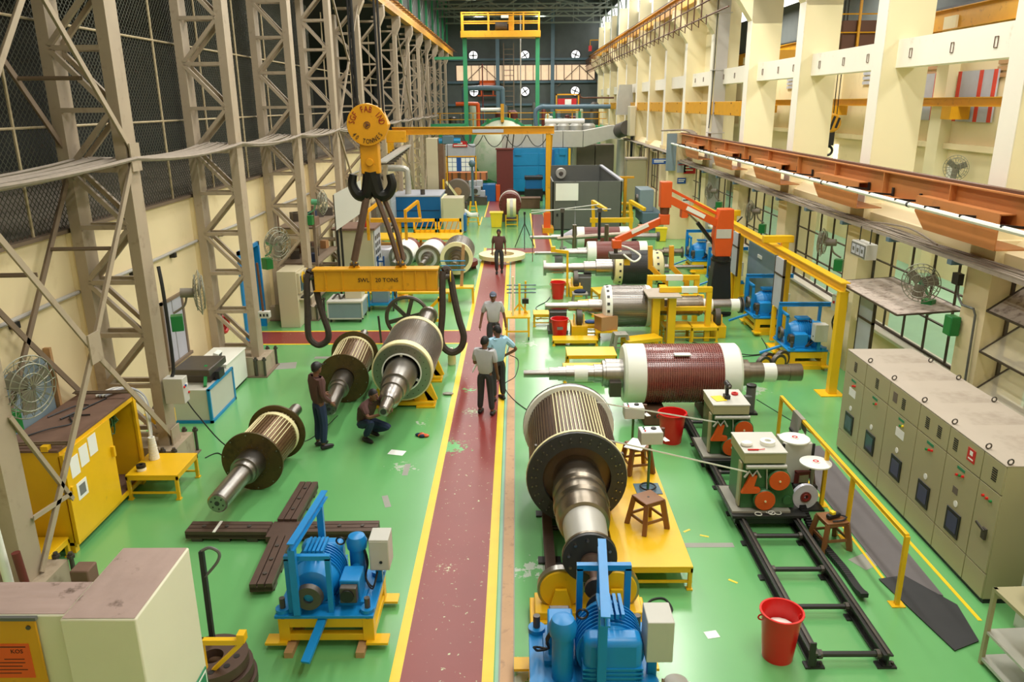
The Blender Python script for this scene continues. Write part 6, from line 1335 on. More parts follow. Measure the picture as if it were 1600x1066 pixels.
pn_ = MB().box(0.06, 0.065, 0.20, 0.46, 0.74, 1.0).build('photo_notice', 'paper', d); MB().box(0.065, 0.067, 0.25, 0.41, 0.79, 0.95).build('grey_photo', 'greypaper', pn_)
for (x, y) in ((-0.80, 0.05), (-0.05, 0.05), (-0.80, 2.18), (-0.05, 2.18)): MB().box(x - 0.05, x + 0.05, y - 0.05, y + 0.05, 0, 0.12).build('foot', 'yellow', t)
MB().box(-0.2, -0.1, -0.03, 0.06, 1.62, 1.70).build('lifting_lug', 'yellow', t)
t = T('coil_bundle', 'sheaf of copper strips leaning inside the open yellow cabinet', 'coils', (-6.6, 11.2, 0.17))
m = MB()
for i in range(14): m.path([(0.05 - 0.02 * i, 0.02 * i, 0.0), (-0.2 - 0.015 * i, 0.35 + 0.03 * i, 0.45), (-0.5, 0.7 + 0.01 * i, 0.62)], 0.012, 5)
m.build('strips', 'wood', t, kind='stuff')
t = T('tangled_wires', 'tangle of grey wires hanging inside the yellow cabinet under its roof', 'wires', (-6.75, 11.55, 1.0))
m = MB()
for i in range(12): m.path(bez([(random.uniform(-.2, .2), random.uniform(-.2, .2), 0.55), (random.uniform(-.25, .25), random.uniform(-.25, .25), 0.3), (random.uniform(-.25, .2), random.uniform(-.2, .2), 0.1), (random.uniform(-.2, .2), random.uniform(-.2, .2), 0.5)], 4), 0.014, 4)
m.build('wires', 'machgreen', t, kind='stuff')
t = T('hanging_hose', 'pale grey bundled hose bent over the far edge of the yellow cabinet', 'hose', (-6.40, 12.05, 0))
for j in range(4): MB().path(bez([(-0.5 + 0.05 * j, -0.2, 1.67), (-0.25 + 0.05 * j, 0.05, 1.72), (0.05 + 0.02 * j, 0.12 + 0.02 * j, 1.5), (0.13, 0.12 + 0.02 * j, 1.0), (0.12, 0.05 + 0.02 * j, 0.55)], 6), 0.022, 6).build('hose_strand', 'panelgrey' if j % 2 else 'white', t)
for (nm, x, y, s) in (('loose_wire', -6.9, 10.6, 1), ('loose_wire', -7.0, 11.3, -1)):
    t = T(nm, 'loose black wire scrap on the dusty top of the yellow cabinet, ' + ('near' if s > 0 else 'far') + ' one', 'wire', (x, y, 1.645), 0, 'wire scraps on the yellow cabinet')
    MB().path(bez([(-0.2, -0.3, 0.01), (0.0, -0.1 * s, 0.03), (0.2, 0.15, 0.01), (0.05, 0.4 * s, 0.02), (0.3, 0.5, 0.01)], 5), 0.012, 5).build('wire', 'black', t)
for i, (x, y, n, r) in enumerate(((-6.20, 12.05, 8, 0.085), (-6.22, 11.62, 2, 0.075))):
    for j in range(n): small('tape_roll', ('white tape roll in the tall stack on the yellow table, ' + ords[j] + ' from below') if i == 0 else ('small white tape roll on the near edge of the yellow table, ' + ('lower' if j == 0 else 'upper')), 'tape', MB().ring((0, 0, 0.025), 'z', r * (1 - 0.05 * j * (i == 0)), 0.03, 0.048, 20), 'black' if (i == 1 and j == 1) else 'white', (x, y, 0.451 + 0.05 * j), 0, 'tape rolls on the yellow table')
# bench saw and white chest against the left wall
t = T('test_bench', 'blue framed white test bench with a grey vice table against the second left column', 'machine', (-6.65, 15.1, 0))
MB().box(-0.42, 0.42, -0.45, 0.9, 0.06, 0.72).build('cabinet_body', 'grey', t, 0.008); MB().box(-0.44, 0.44, -0.47, 0.92, 0, 0.06).build('blue_plinth', 'cyan', t); MB().box(0.38, 0.44, -0.47, -0.42, 0.0, 0.74).box(0.38, 0.44, 0.86, 0.92, 0, 0.74).box(0.40, 0.44, -0.47, 0.92, 0.70, 0.75).build('blue_edging', 'cyan', t)
MB().box(-0.40, 0.36, -0.15, 0.8, 0.90, 1.05).build('vice_table', 'castiron', t, 0.02); MB().box(-0.3, 0.3, 0.0, 0.6, 0.72, 0.90).build('vice_pedestal', 'castiron', t); MB().bar((0.3, -0.3, 0.75), (0.2, 0.1, 1.05), 0.06, 0.06).build('feed_lever', 'switchgreen', t); MB().box(0.36, 0.45, 0.1, 0.4, 0.76, 0.92).build('gear_cover', 'black', t)
t = T('white_chest', 'long white steel chest along the left wall behind the test bench', 'chest', (-6.75, 16.95, 0))
MB().box(-0.36, 0.36, -0.85, 0.38, 0.06, 0.74).build('chest_body', 'white', t, 0.01); MB().box(-0.38, 0.38, -0.87, 0.40, 0.74, 0.78).build('lid', 'white', t, 0.01); MB().box(-0.33, 0.33, -0.8, 0.33, 0, 0.06).build('plinth', 'black', t)
t = T('operator_box', 'white operator box with coloured buttons on the second left lattice column', 'control box', (-5.98, 12.75, 1.22))
MB().box(-0.17, 0.17, -0.12, 0.10, 0, 0.46).build('box_body', 'grey', t, 0.008)
for i, (x, z, c_) in enumerate(((-0.02, 0.30, 'red'), (0.04, 0.31, 'bluesign'), (0.09, 0.32, 'paper'), (0.05, 0.15, 'redsign'))): MB().tube((0.17, -0.08 + 0.05 * i, z), (0.19, -0.08 + 0.05 * i, z), 0.02, 10).build('push_button', c_, t)
MB().path(bez([(0.15, 0, 0.02), (0.3, 0.0, -0.25), (0.7, 0.1, -0.9), (1.2, 0.25, -1.2)], 6), 0.012, 5).build('cable', 'cableblack', t)
MB().path(bez([(-0.05, 0.0, 0.46), (-0.02, 0.05, 0.7), (0.0, 0.02, 1.9), (-0.06, 0.1, 2.4)], 4), 0.03, 6).build('drop_cable', 'cableblack', t)
t = T('small_control_head', 'white key panel head standing on the white chest', 'panel', (-6.6, 16.2, 0.78)); MB().cb((0, 0, 0.16), (0.12, 0.26, 0.2), Matrix.Rotation(0.3, 3, 'Y')).build('head', 'white', t, 0.01); MB().box(-0.05, 0.05, -0.05, 0.05, 0, 0.08).build('neck', 'castiron', t); MB().cb((0.07, 0, 0.17), (0.01, 0.16, 0.1), Matrix.Rotation(0.3, 3, 'Y')).build('key_panel', 'black', t)
t = T('red_hose_reel', 'red fire hose coiled on the left wall above the white chest', 'hose', (-7.25, 18.3, 1.1)); MB().torus((0, 0, 0), 'x', 0.26, 0.05, 22, 6).build('hose_coil', 'redsign', t); MB().torus((0.08, 0, 0), 'x', 0.22, 0.045, 22, 6).build('hose_coil', 'redsign', t); MB().tube((-0.08, 0, 0), (0.1, 0, 0), 0.08, 12).build('hub', 'redsign', t)
t = T('yellow_bin', 'yellow scrap bin on the footing of the second left lattice column', 'bin', (-6.75, 13.55, 0.43)); MB().box(-0.22, 0.22, -0.2, 0.2, 0, 0.28).build('bin_body', 'yellow', t, 0.01)
for i in range(5): MB().tube((-0.15 + 0.07 * i, -0.1, 0.2), (-0.12 + 0.06 * i, 0.1, 0.36), 0.02, 6).build('scrap_bar', 'castiron', t)
# beige computer cabinet
t = T('computer_cabinet', 'tall beige cabinet with a monitor facing the aisle beside the lifting beam', 'cabinet', (-6.87, 21.72, 0))
MB().box(0, 0.56, 0, 0.95, 0, 1.66).build('carcass', 'beige', t, 0.01)
c_ = MB().box(0.56, 0.64, 0.05, 0.9, 1.0, 1.60).build('monitor_hood', 'beige', t, 0.01); MB().box(0.645, 0.655, 0.12, 0.83, 1.06, 1.5).build('monitor_screen', 'screen', c_); MB().box(0.56, 0.84, 0.1, 0.85, 0.80, 0.84).build('keyboard_shelf', 'beige', t); MB().box(0.60, 0.82, 0.15, 0.75, 0.84, 0.88).build('keyboard', 'black', t); MB().box(0.56, 0.57, 0.05, 0.9, 0.06, 0.74).build('lower_door', 'beige', t)
t = T('yellow_hand_wheel', 'small yellow disc on the side of the tall beige cabinet', 'wheel', (-6.12, 22.3, 1.52)); MB().lathe([(-0.02, 0.12), (0.04, 0.12)], 20, 'x').build('disc', 'yellow', t); MB().tube((0.04, 0, 0), (0.07, 0, 0), 0.03, 10).build('hub', 'castiron', t)
# grey green cart and blue trolley
t = T('instrument_cart', 'grey-green panelled instrument cart on castors under the lifting beam', 'cart', (-5.1, 22.7, 0))
MB().box(-0.5, 0.5, -0.45, 0.45, 0.14, 0.62).build('cart_box', 'bluegrey', t, 0.008); MB().box(-0.53, 0.53, -0.48, 0.48, 0.60, 0.65).build('tray_rim', 'grey', t); MB().box(-0.05, 0.45, -0.1, 0.42, 0.65, 1.15).build('instrument_case', 'beige', t, 0.01)
MB().box(-0.53, -0.49, -0.47, -0.43, 0.1, 0.65).box(0.49, 0.53, -0.47, -0.43, 0.1, 0.65).box(-0.53, 0.53, -0.47, -0.43, 0.10, 0.14).build('frame', 'grey', t); MB().path(bez([(-0.4, -0.2, 0.66), (-0.3, 0.1, 0.75), (-0.15, -0.2, 0.68), (-0.1, 0.1, 0.72)], 4), 0.03, 5).build('probe_cable', 'castiron', t)
for x in (-0.44, 0.44):
    for y in (-0.4, 0.4): MB().tube((x - 0.02, y, 0.06), (x + 0.02, y, 0.06), 0.06, 12).build('castor', 'black', t)
t = T('blue_trolley', 'blue framed trolley with grey panel right of the instrument cart', 'trolley', (-4.25, 23.9, 0))
MB().box(-0.4, 0.4, -0.35, 0.35, 0.18, 0.24).build('deck', 'cyan', t); MB().box(-0.4, 0.4, -0.35, 0.35, 0.85, 0.9).build('top_deck', 'cyan', t); MB().box(-0.3, 0.2, -0.2, 0.25, 0.24, 0.85).build('grey_case', 'bluegrey', t, 0.01)
for x in (-0.38, 0.38):
    for y in (-0.33, 0.33): MB().box(x - 0.025, x + 0.025, y - 0.025, y + 0.025, 0.14, 1.0).build('post', 'cyan', t); MB().tube((x - 0.02, y, 0.07), (x + 0.02, y, 0.07), 0.07, 12).build('castor', 'black', t)
MB().torus((0.42, -0.1, 0.6), 'x', 0.18, 0.025, 18, 5).build('hose_coil', 'cableblack', t)
# big spoked hand wheel
t = T('spoked_wheel', 'large dark spoked wheel standing behind the big steel rotor', 'wheel', (-3.0, 20.5, 0))
MB().torus((0, 0, 0.62), 'y', 0.57, 0.055, 40, 8).build('rim', 'castiron', t); MB().lathe([(-0.1, 0.10), (0.1, 0.10)], 20, 'y', (0, 0, 0.62)).build('hub', 'castiron', t)
for i in range(6):
    a = 2 * PI * i / 6 + 0.25; MB().bar((0.08 * math.cos(a), 0, 0.62 + 0.08 * math.sin(a)), (0.55 * math.cos(a), 0, 0.62 + 0.55 * math.sin(a)), 0.11, 0.05, (0, 1, 0)).build('spoke', 'castiron', t)
MB().box(-0.3, 0.3, -0.12, 0.12, 0, 0.06).build('foot', 'castiron', t); MB().bar((-0.7, -0.3, 0), (-0.74, -0.3, 0.75), 0.05, 0.05).build('prop', 'castiron', t)
t = T('cream_can', 'small cream metal can on the green floor beside the big steel rotor', 'can', (-1.63, 18.35, 0)); MB().lathe([(0, 0.1), (0.3, 0.1), (0.34, 0.05), (0.4, 0.04)], 18, 'z').build('can_body', 'ivory', t); MB().tube((0, 0, 0.38), (0, 0, 0.42), 0.035, 10).build('cap', 'white', t)
t = T('orange_rag', 'orange and purple rag heap on the green floor beside the red aisle', 'rag', (-1.85, 13.95, 0))
for i in range(7): MB().sphere((random.uniform(-.09, .09), random.uniform(-.06, .06), 0.03), 0.07, 8, 5, (1, 0.7, 0.5)).build('cloth_fold', 'orange' if i < 4 else 'navy', t)
small('paper_sheet', 'white paper sheet lying on the green floor left of the aisle', 'paper', MB().cb((0, 0, 0.002), (0.30, 0.20, 0.003)), 'paper', (-2.25, 13.2, 0.001), -0.25)
small('rag', 'grey rag lying by the yellow stand of the big steel rotor', 'rag', MB().sphere((0, 0, 0.02), 0.1, 9, 5, (1.3, 0.7, 0.3)), 'greystool', (-1.55, 16.2, 0.01))
for i, (x, y, a) in enumerate(((2.35, 8.0, 0.2), (2.55, 10.4, 0.6), (2.78, 10.25, -0.4), (2.9, 9.1, -0.7))):
    small('tape_scrap', ['white', 'yellow', 'second yellow', 'thin yellow'][i] + ' scrap on the green floor between platform and track', 'scrap', MB().cb((0, 0, 0.002), (0.13 if i else 0.16, 0.035 if i else 0.13, 0.003)), 'paper' if i == 0 else 'handset', (x, y, 0.001), a)
# cross of slotted clamping rails
t = T('clamping_rail_cross', 'cross of brown slotted clamping rails lying on the green floor', 'rails', (-3.52, 10.28, 0))
def slotrail(nm, p, q, w=0.30):
    m = MB(); L = (Vector(q) - Vector(p)).length; a = math.atan2(q[1] - p[1], q[0] - p[0])
    o = MB()
    for y in (-0.105, 0, 0.105): o.box(0, L, y - 0.045, y + 0.045, 0.07, 0.17)
    o.box(0, L, -0.15, 0.15, 0.05, 0.12)
    o.xf(Matrix.Rotation(a, 4, 'Z')); ob = o.build(nm, 'scrap', t); ob.location = p
    f = MB()
    for i in range(3): f.box(L * (0.12 + 0.34 * i), L * (0.12 + 0.34 * i) + 0.16, -0.15, 0.15, 0, 0.05)
    f.xf(Matrix.Rotation(a, 4, 'Z')); f.build('rail_foot', 'castiron', ob)
    for i in range(2 if L < 1 else 3):
        h = MB().tube((L * (0.25 + 0.28 * i), 0, 0.17), (L * (0.25 + 0.28 * i), 0, 0.185), 0.03, 10); h.xf(Matrix.Rotation(a, 4, 'Z')); h.build('bolt_head', 'castiron', ob)
slotrail('rail_arm', (-0.2, 0, 0), (-1.42, 0.02, 0)); slotrail('rail_arm', (0.2, 0, 0), (1.42, 0.02, 0)); slotrail('rail_arm', (0.0, 0.22, 0), (0.02, 1.45, 0)); slotrail('rail_arm', (0.05, -0.22, 0), (0.12, -1.45, 0))
MB().box(-0.2, 0.2, -0.22, 0.22, 0.04, 0.13).build('hub_plate', 'scrap', t)
MB().box(-1.0, -0.96, -0.16, 0.16, 0.17, 0.18).build('white_mark', 'white', t)

# ================================================================ FOREGROUND BOTTOM LEFT
pb = struct(MB().box(-3.75, -3.12, 5.37, 6.45, 0, 2.2), 'wall_pier_front', 'concpaint', None, 0.015)
pf = struct(MB().box(-8.0, -3.76, 5.47, 5.95, 0, 2.17), 'wall_parapet', 'concpaint', None, 0.015)
def rough_top(x0, x1, y0, y1, z, parent):
    m = MB(); nx, ny = 16, 16; vs = []
    for j in range(ny + 1):
        for i in range(nx + 1): vs.append((x0 + (x1 - x0) * i / nx, y0 + (y1 - y0) * j / ny, z + 0.004 + (0.012 * random.random() if 0 < i < nx and 0 < j < ny else 0)))
    m.add(vs, [(j * (nx + 1) + i, j * (nx + 1) + i + 1, (j + 1) * (nx + 1) + i + 1, (j + 1) * (nx + 1) + i) for j in range(ny) for i in range(nx)])
    return m.build('dusty_top', 'concrete', parent)
rough_top(-3.735, -3.135, 5.385, 6.435, 2.2, pb); rough_top(-5.6, -3.77, 5.485, 5.935, 2.17, pf)
t = T('exit_sign', 'green exit sign plate on the side of the cream foreground pier', 'sign', (-3.105, 6.14, 0.62))
MB().box(-0.012, 0, -0.27, 0.27, -0.26, 0.26).build('sign_plate', 'exitgreen', t); MB().box(0.0, 0.003, -0.25, 0.25, -0.24, 0.24).build('white_border', 'white', t); MB().box(0.002, 0.005, -0.23, 0.23, -0.22, 0.22).build('green_field', 'exitgreen', t); g = text_mb('EXIT', 0.15); g.xf(Matrix.Translation((0.006, 0, 0)) @ Matrix.Rotation(PI / 2, 4, 'Z') @ RX90); g.build('white_lettering', 'white', t)
t = T('notice_plate', 'amber steel plate with an orange paper notice on the foreground parapet', 'notice', (-4.20, 5.455, 1.72))
MB().box(-0.9, 0.20, -0.02, 0.0, -0.6, 0.42).build('steel_plate', 'amber', t, 0.004); MB().tube((0.14, -0.03, 0.36), (0.14, -0.02, 0.36), 0.02, 10).build('bolt', 'castiron', t); MB().box(-0.95, 0.22, -0.035, 0.0, 0.43, 0.46).build('top_lip', 'booth', t)
pp_ = MB().box(-0.75, 0.11, -0.024, -0.02, -0.14, 0.20).build('orange_notice', 'poster', t); MB().box(-0.75, 0.13, -0.024, -0.02, -0.6, -0.22).build('orange_notice', 'poster', t)
g = text_mb('KOS', 0.055, 0.002); g.xf(Matrix.Translation((0.00, -0.026, 0.125)) @ RX90); g.build('heading', 'ink', pp_)
for j, (a, b) in enumerate(((-0.35, 0.08), (-0.12, 0.05), (-0.25, 0.05), (-0.30, 0.02), (-0.35, 0.06), (-0.30, 0.0))): MB().box(a, b, -0.0255, -0.024, 0.165 - 0.05 * j if j == 0 else 0.08 - 0.035 * j, 0.175 - 0.05 * j if j == 0 else 0.088 - 0.035 * j).build('text_line', 'ink', pp_)
t = T('hand_truck', 'black hand truck handle leaning behind the cream foreground pier', 'hand truck', (-3.46, 7.38, 0))
MB().bar((0.0, 0.0, 0.3), (-0.04, 0.12, 1.50), 0.05, 0.05).build('shaft', 'black', t); MB().path(bez([(-0.04, 0.12, 1.50), (0.05, 0.14, 1.53), (0.14, 0.15, 1.46), (0.12, 0.12, 1.36), (-0.02, 0.08, 1.20)], 5), 0.018, 6).build('grip_loop', 'booth', t); MB().cb((0.02, 0, 0.15), (0.3, 0.3, 0.3)).build('axle_box', 'darkwood', t, 0.03)
t = T('gear_discs', 'stack of brown gear-edged discs on the floor right of the cream pier', 'discs', (-3.38, 7.15, 0))
for i, (r, z) in enumerate(((0.45, 0.0), (0.42, 0.14), (0.38, 0.28))): MB().lathe([(z, 0.12), (z, r), (z + 0.12, r), (z + 0.12, 0.12)], 36, 'z', (0, 0, 0), True).build('disc', 'scrap', t)
hm_ = MB().tube((0.27, 0, 0.40), (0.27, 0, 0.405), 0.035, 10).mesh('disc_hole', 'black')
for i in range(10): inst(hm_, 'disc_hole', t, (0, 0, 0), (0, 0, 2 * PI * i / 10))
t = T('yellow_bracket', 'yellow triangular bracket arm beside the gear discs', 'bracket', (-3.18, 6.95, 0))
MB().box(-0.25, 0.25, -0.03, 0.03, 0.72, 0.78).build('top_arm', 'yellow', t); MB().bar((-0.2, 0, 0.3), (0.22, 0, 0.72), 0.05, 0.04).build('strut', 'yellow', t); MB().box(-0.25, -0.18, -0.03, 0.03, 0, 0.78).build('upright', 'yellow', t); MB().box(0.2, 0.28, -0.05, 0.05, 0.76, 0.86).build('end_lug', 'yellow', t)
t = T('maroon_tube', 'maroon tube and white paper roll standing beside the nearest left lattice column', 'tube', (-6.0, 8.2, 0)); MB().tube((0, 0, 0), (-0.08, 0, 1.05), 0.05, 12).build('maroon_pipe', 'maroon', t); MB().tube((-0.22, 0, 0.0), (-0.28, 0, 1.6), 0.055, 12).build('paper_roll', 'white', t)
for i, (x, y, s) in enumerate(((-5.65, 8.75, 0.24), (-5.45, 8.55, 0.2))): t = T('timber_block', 'dusty timber block at the foot of the nearest left column, ' + ('larger' if i == 0 else 'smaller'), 'block', (x, y, 0), 0.3 * i, 'blocks at the nearest left column'); MB().box(-s / 2, s / 2, -s / 2, s / 2, 0, 0.5 - 0.25 * i).build('block_body', 'dusty', t, 0.02); MB().box(-s / 2 - 0.01, s / 2 + 0.01, -0.03, 0.03, 0.1, 0.13).build('strap', 'castiron', t)

brace(lat[0], (xb, 8.72, 2.6), (xb, 9.62, 1.0), 0.06, 'lattice', 'short_brace'); brace(lat[0], (xb, 9.6, 1.1), (xb, 8.75, 1.2), 0.06, 'lattice', 'short_brace')
t = T('socket_box', 'small white socket box on the third left lattice column', 'switch box', (-5.95, 17.62, 1.42)); MB().box(-0.12, 0.14, -0.08, 0.08, 0, 0.16).build('box_body', 'grey', t, 0.008); [MB().box(-0.08 + 0.08 * i, -0.04 + 0.08 * i, -0.09, -0.08, 0.05, 0.11).build('socket', 'black', t) for i in range(3)]; MB().tube((-0.02, 0.02, 0.16), (-0.06, 0.05, 1.3), 0.03, 6).build('red_brown_conduit', 'darkrust', t)
# ================================================================ PEOPLE (built facing local -Y)
def skin_mb(V, E, R, root=0, sub=1):
    me = bpy.data.meshes.new('s'); me.from_pydata(V, E, []); o = bpy.data.objects.new('s', me); C.objects.link(o)
    o.modifiers.new('skin', 'SKIN')
    for i, r in enumerate(R):
        sv = me.skin_vertices[0].data[i]; sv.radius = (r, r) if not isinstance(r, tuple) else r; sv.use_root = (i == root)
    s = o.modifiers.new('sub', 'SUBSURF'); s.levels = sub; s.render_levels = sub
    dg = bpy.context.evaluated_depsgraph_get(); ev = bpy.data.meshes.new_from_object(o.evaluated_get(dg))
    m = MB(); m.v = [tuple(v.co) for v in ev.vertices]; m.f = [tuple(p.vertices) for p in ev.polygons]
    bpy.data.objects.remove(o); bpy.data.meshes.remove(me); bpy.data.meshes.remove(ev); return m
def person(label, loc, rz, shirt, legs, long=False, hair='hair', capc=None, head_rz=0.0, **J0):
    J = dict(pel=(0, 0, 0.93), waist=(0, 0, 1.06), chest=(0, 0, 1.28), neck=(0, 0.01, 1.43), head=(0, -0.02, 1.58),
             shL=(-0.185, 0, 1.385), elL=(-0.235, 0.02, 1.10), wrL=(-0.25, -0.06, 0.85), shR=(0.185, 0, 1.385), elR=(0.235, 0.02, 1.10), wrR=(0.25, -0.06, 0.85),
             hipL=(-0.09, 0, 0.90), knL=(-0.105, -0.02, 0.50), anL=(-0.11, 0.03, 0.09), hipR=(0.09, 0, 0.90), knR=(0.105, -0.02, 0.50), anR=(0.11, 0.03, 0.09), footL=None, footR=None)
    J.update(J0); V = {k: Vector(v) for k, v in J.items() if v is not None}
    t = T('person', label, 'person', loc, rz)
    # continuous body: trunk, neck, arms, legs
    ks = ['pel', 'waist', 'chest', 'neck', 'shL', 'elL', 'wrL', 'shR', 'elR', 'wrR', 'hipL', 'knL', 'anL', 'hipR', 'knR', 'anR']; ix = {k: i for i, k in enumerate(ks)}
    ed = [('pel', 'waist'), ('waist', 'chest'), ('chest', 'neck'), ('chest', 'shL'), ('shL', 'elL'), ('elL', 'wrL'), ('chest', 'shR'), ('shR', 'elR'), ('elR', 'wrR'), ('pel', 'hipL'), ('hipL', 'knL'), ('knL', 'anL'), ('pel', 'hipR'), ('hipR', 'knR'), ('knR', 'anR')]
    rad = dict(pel=(0.09, 0.07), waist=(0.10, 0.075), chest=(0.11, 0.075), neck=0.055, shL=0.045, elL=0.040, wrL=0.029, shR=0.045, elR=0.040, wrR=0.029, hipL=0.068, knL=0.058, anL=0.042, hipR=0.068, knR=0.058, anR=0.042)
    b = skin_mb([tuple(V[k]) for k in ks], [(ix[p], ix[q]) for p, q in ed], [rad[k] for k in ks])
    # hands: palm, four fingers, thumb from the side of the palm
    for s, S_ in ((-1, 'L'), (1, 'R')):
        w_ = V['wr' + S_]; d = (w_ - V['el' + S_]).normalized(); inn = Vector((-s, 0, 0)); inn = (inn - d * inn.dot(d)).normalized(); fw = d.cross(inn).normalized() * s; fw = fw if fw.y <= 0 else -fw
        b.path([w_ - d * 0.02, w_ + d * 0.04, w_ + d * 0.09], 0.03, 8, [0.028, 0.034, 0.030])
        for j, L in enumerate((0.066, 0.078, 0.072, 0.056)):
            k0 = w_ + d * 0.08 + fw * (0.024 - 0.016 * j); k1 = k0 + d * L * 0.55 + inn * 0.006; k2 = k1 + d * L * 0.4 + inn * 0.022
            b.path([k0, k1, k2], 0.009, 6, [0.0095, 0.009, 0.0075])
        k0 = w_ + d * 0.03 + fw * 0.026; b.path([k0, k0 + fw * 0.026 + d * 0.03, k0 + fw * 0.03 + d * 0.062 + inn * 0.01], 0.01, 6, [0.012, 0.011, 0.008])
    # head with face
    H = V['head']; hm = MB(); hm.sphere((0, 0, 0), 0.1, 16, 12, (0.76, 0.94, 1.18)); hm.sphere((0, -0.035, -0.065), 0.06, 10, 8, (0.85, 0.9, 0.9)); hm.path([(0, -0.088, 0.02), (0, -0.112, -0.02), (0, -0.09, -0.035)], 0.014, 6, [0.008, 0.016, 0.010])
    for s in (-1, 1): hm.sphere((s * 0.077, 0.008, -0.005), 0.028, 8, 6, (0.4, 0.8, 1.15))
    RM = Matrix.Translation(H) @ Matrix.Rotation(head_rz, 4, 'Z')
    hm.path([(0, 0.015, -0.05), (0, 0.02, -0.10)], 0.052, 10); hm.xf(RM); b.add(hm.v, hm.f); b.path([V['neck'] - Vector((0, 0, 0.03)), V['neck'].lerp(H, 0.55)], 0.053, 10)
    body = b.build('body', 'skin', t)
    e = MB()
    for s in (-1, 1): e.sphere((s * 0.03, -0.086, 0.015), 0.010, 8, 5)
    e.xf(RM); e.build('eyes', 'black', body); mo = MB().cb((0, -0.092, -0.062), (0.04, 0.012, 0.008)); mo.xf(RM); mo.build('mouth', 'maroon', body)
    if hair:
        h = MB(); n, m_ = 16, 8; vs = []
        for j in range(m_ + 1):
            for i in range(n):
                a = 2 * PI * i / n; lim = 1.15 + 0.75 * (0.5 + 0.5 * math.sin(a)) ; ph = lim * j / m_
                vs.append((0.086 * math.sin(ph) * math.cos(a), 0.103 * math.sin(ph) * math.sin(a) + 0.006, 0.127 * math.cos(ph)))
        h.add(vs, [(j * n + i, j * n + (i + 1) % n, (j + 1) * n + (i + 1) % n, (j + 1) * n + i) for j in range(m_) for i in range(n)]); h.xf(RM); h.build('hair', hair, t)
    if capc:
        c_ = MB().sphere((0, 0.004, 0.035), 0.1, 16, 8, (0.92, 1.08, 0.98)); c_.add([(-0.06, -0.085, 0.05), (0.06, -0.085, 0.05), (0.045, -0.165, 0.035), (-0.045, -0.165, 0.035), (-0.06, -0.085, 0.06), (0.06, -0.085, 0.06), (0.045, -0.165, 0.045), (-0.045, -0.165, 0.045)], [(3, 2, 1, 0), (4, 5, 6, 7), (0, 1, 5, 4), (1, 2, 6, 5), (2, 3, 7, 6), (3, 0, 4, 7)])
        c_.v = [(x, y, max(z, 0.03)) if y > -0.09 else (x, y, z) for x, y, z in c_.v]; c_.xf(RM); c_.build('cap', capc, t)
    # shirt
    up = 0.99 if long else 0.62; sv = [tuple(V['pel'] - (V['waist'] - V['pel']).normalized() * 0.07), tuple(V['waist']), tuple(V['chest']), tuple(V['neck'] - (V['neck'] - V['chest']) * 0.22)]; se = [(0, 1), (1, 2), (2, 3)]; sr = [(0.185, 0.135), (0.172, 0.125), (0.178, 0.130), 0.085]
    for S_ in 'LR':
        k = len(sv); sv += [tuple(V['sh' + S_])]; se.append((2, k)); sr.append(0.085)
        if long: sv += [tuple(V['el' + S_]), tuple(V['el' + S_].lerp(V['wr' + S_], 0.93))]; se += [(k, k + 1), (k + 1, k + 2)]; sr += [0.060, 0.045]
        else: sv += [tuple(V['sh' + S_].lerp(V['el' + S_], 0.85))]; se.append((k, k + 1)); sr.append(0.070)
    sh = skin_mb(sv, se, sr).build('shirt', shirt, t); MB().torus(tuple(V['neck'] - Vector((0, 0, 0.005))), 'z', 0.062, 0.014, 16, 6).build('collar', shirt, sh)
    # trousers
    tv = [tuple(V['pel'] + (V['waist'] - V['pel']) * 0.35), tuple(V['pel'])]; te = [(0, 1)]; tr = [(0.150, 0.105), (0.150, 0.118)]
    for S_ in 'LR':
        k = len(tv); tv += [tuple(V['hip' + S_]), tuple(V['kn' + S_]), tuple(V['kn' + S_].lerp(V['an' + S_], 0.93))]; te += [(1, k), (k, k + 1), (k + 1, k + 2)]; tr += [0.105, 0.080, 0.066]
    skin_mb(tv, te, tr, 1).build('trousers', legs, t)
    for S_ in 'LR':
        a = V['an' + S_]; f = V.get('foot' + S_) or a + Vector((0, -0.17, -0.055)); d = f - a
        MB().path([a + Vector((0, 0.05, -0.045)), a + Vector((0, 0.0, -0.03)), a.lerp(f, 0.55) + Vector((0, 0, -0.012)), f, f + Vector((d.x, d.y, 0)).normalized() * 0.04], 0.045, 10, [0.034, 0.052, 0.046, 0.040, 0.022]).build('shoe', 'shoe', t)
    return t
person('worker in black cap, maroon-brown long sleeves and blue jeans standing by the brown-disc rotor', (-3.70, 13.45, 0), 2.3, 'brownshirt', 'jeans', True, 'hair', 'black', 0.3, elR=(0.27, -0.04, 1.11), wrR=(0.24, -0.24, 0.97), elL=(-0.24, 0.03, 1.11), wrL=(-0.20, -0.15, 0.92))
person('worker in brown shirt and jeans crouching at the tip of the big steel rotor', (-2.86, 13.85, 0), 0.95, 'brownshirt', 'jeans', False, 'hair', None, 0.1,
       pel=(0, 0.16, 0.30), waist=(0, 0.12, 0.44), chest=(0, -0.02, 0.66), neck=(0, -0.09, 0.81), head=(0, -0.16, 0.94), shL=(-0.18, -0.05, 0.77), shR=(0.18, -0.05, 0.77), elL=(-0.26, -0.26, 0.58), elR=(0.25, -0.28, 0.60), wrL=(-0.10, -0.48, 0.66), wrR=(0.10, -0.50, 0.70),
       hipL=(-0.09, 0.12, 0.30), knL=(-0.20, -0.28, 0.46), anL=(-0.16, -0.02, 0.09), hipR=(0.09, 0.12, 0.30), knR=(0.26, -0.30, 0.22), anR=(0.14, 0.12, 0.10))
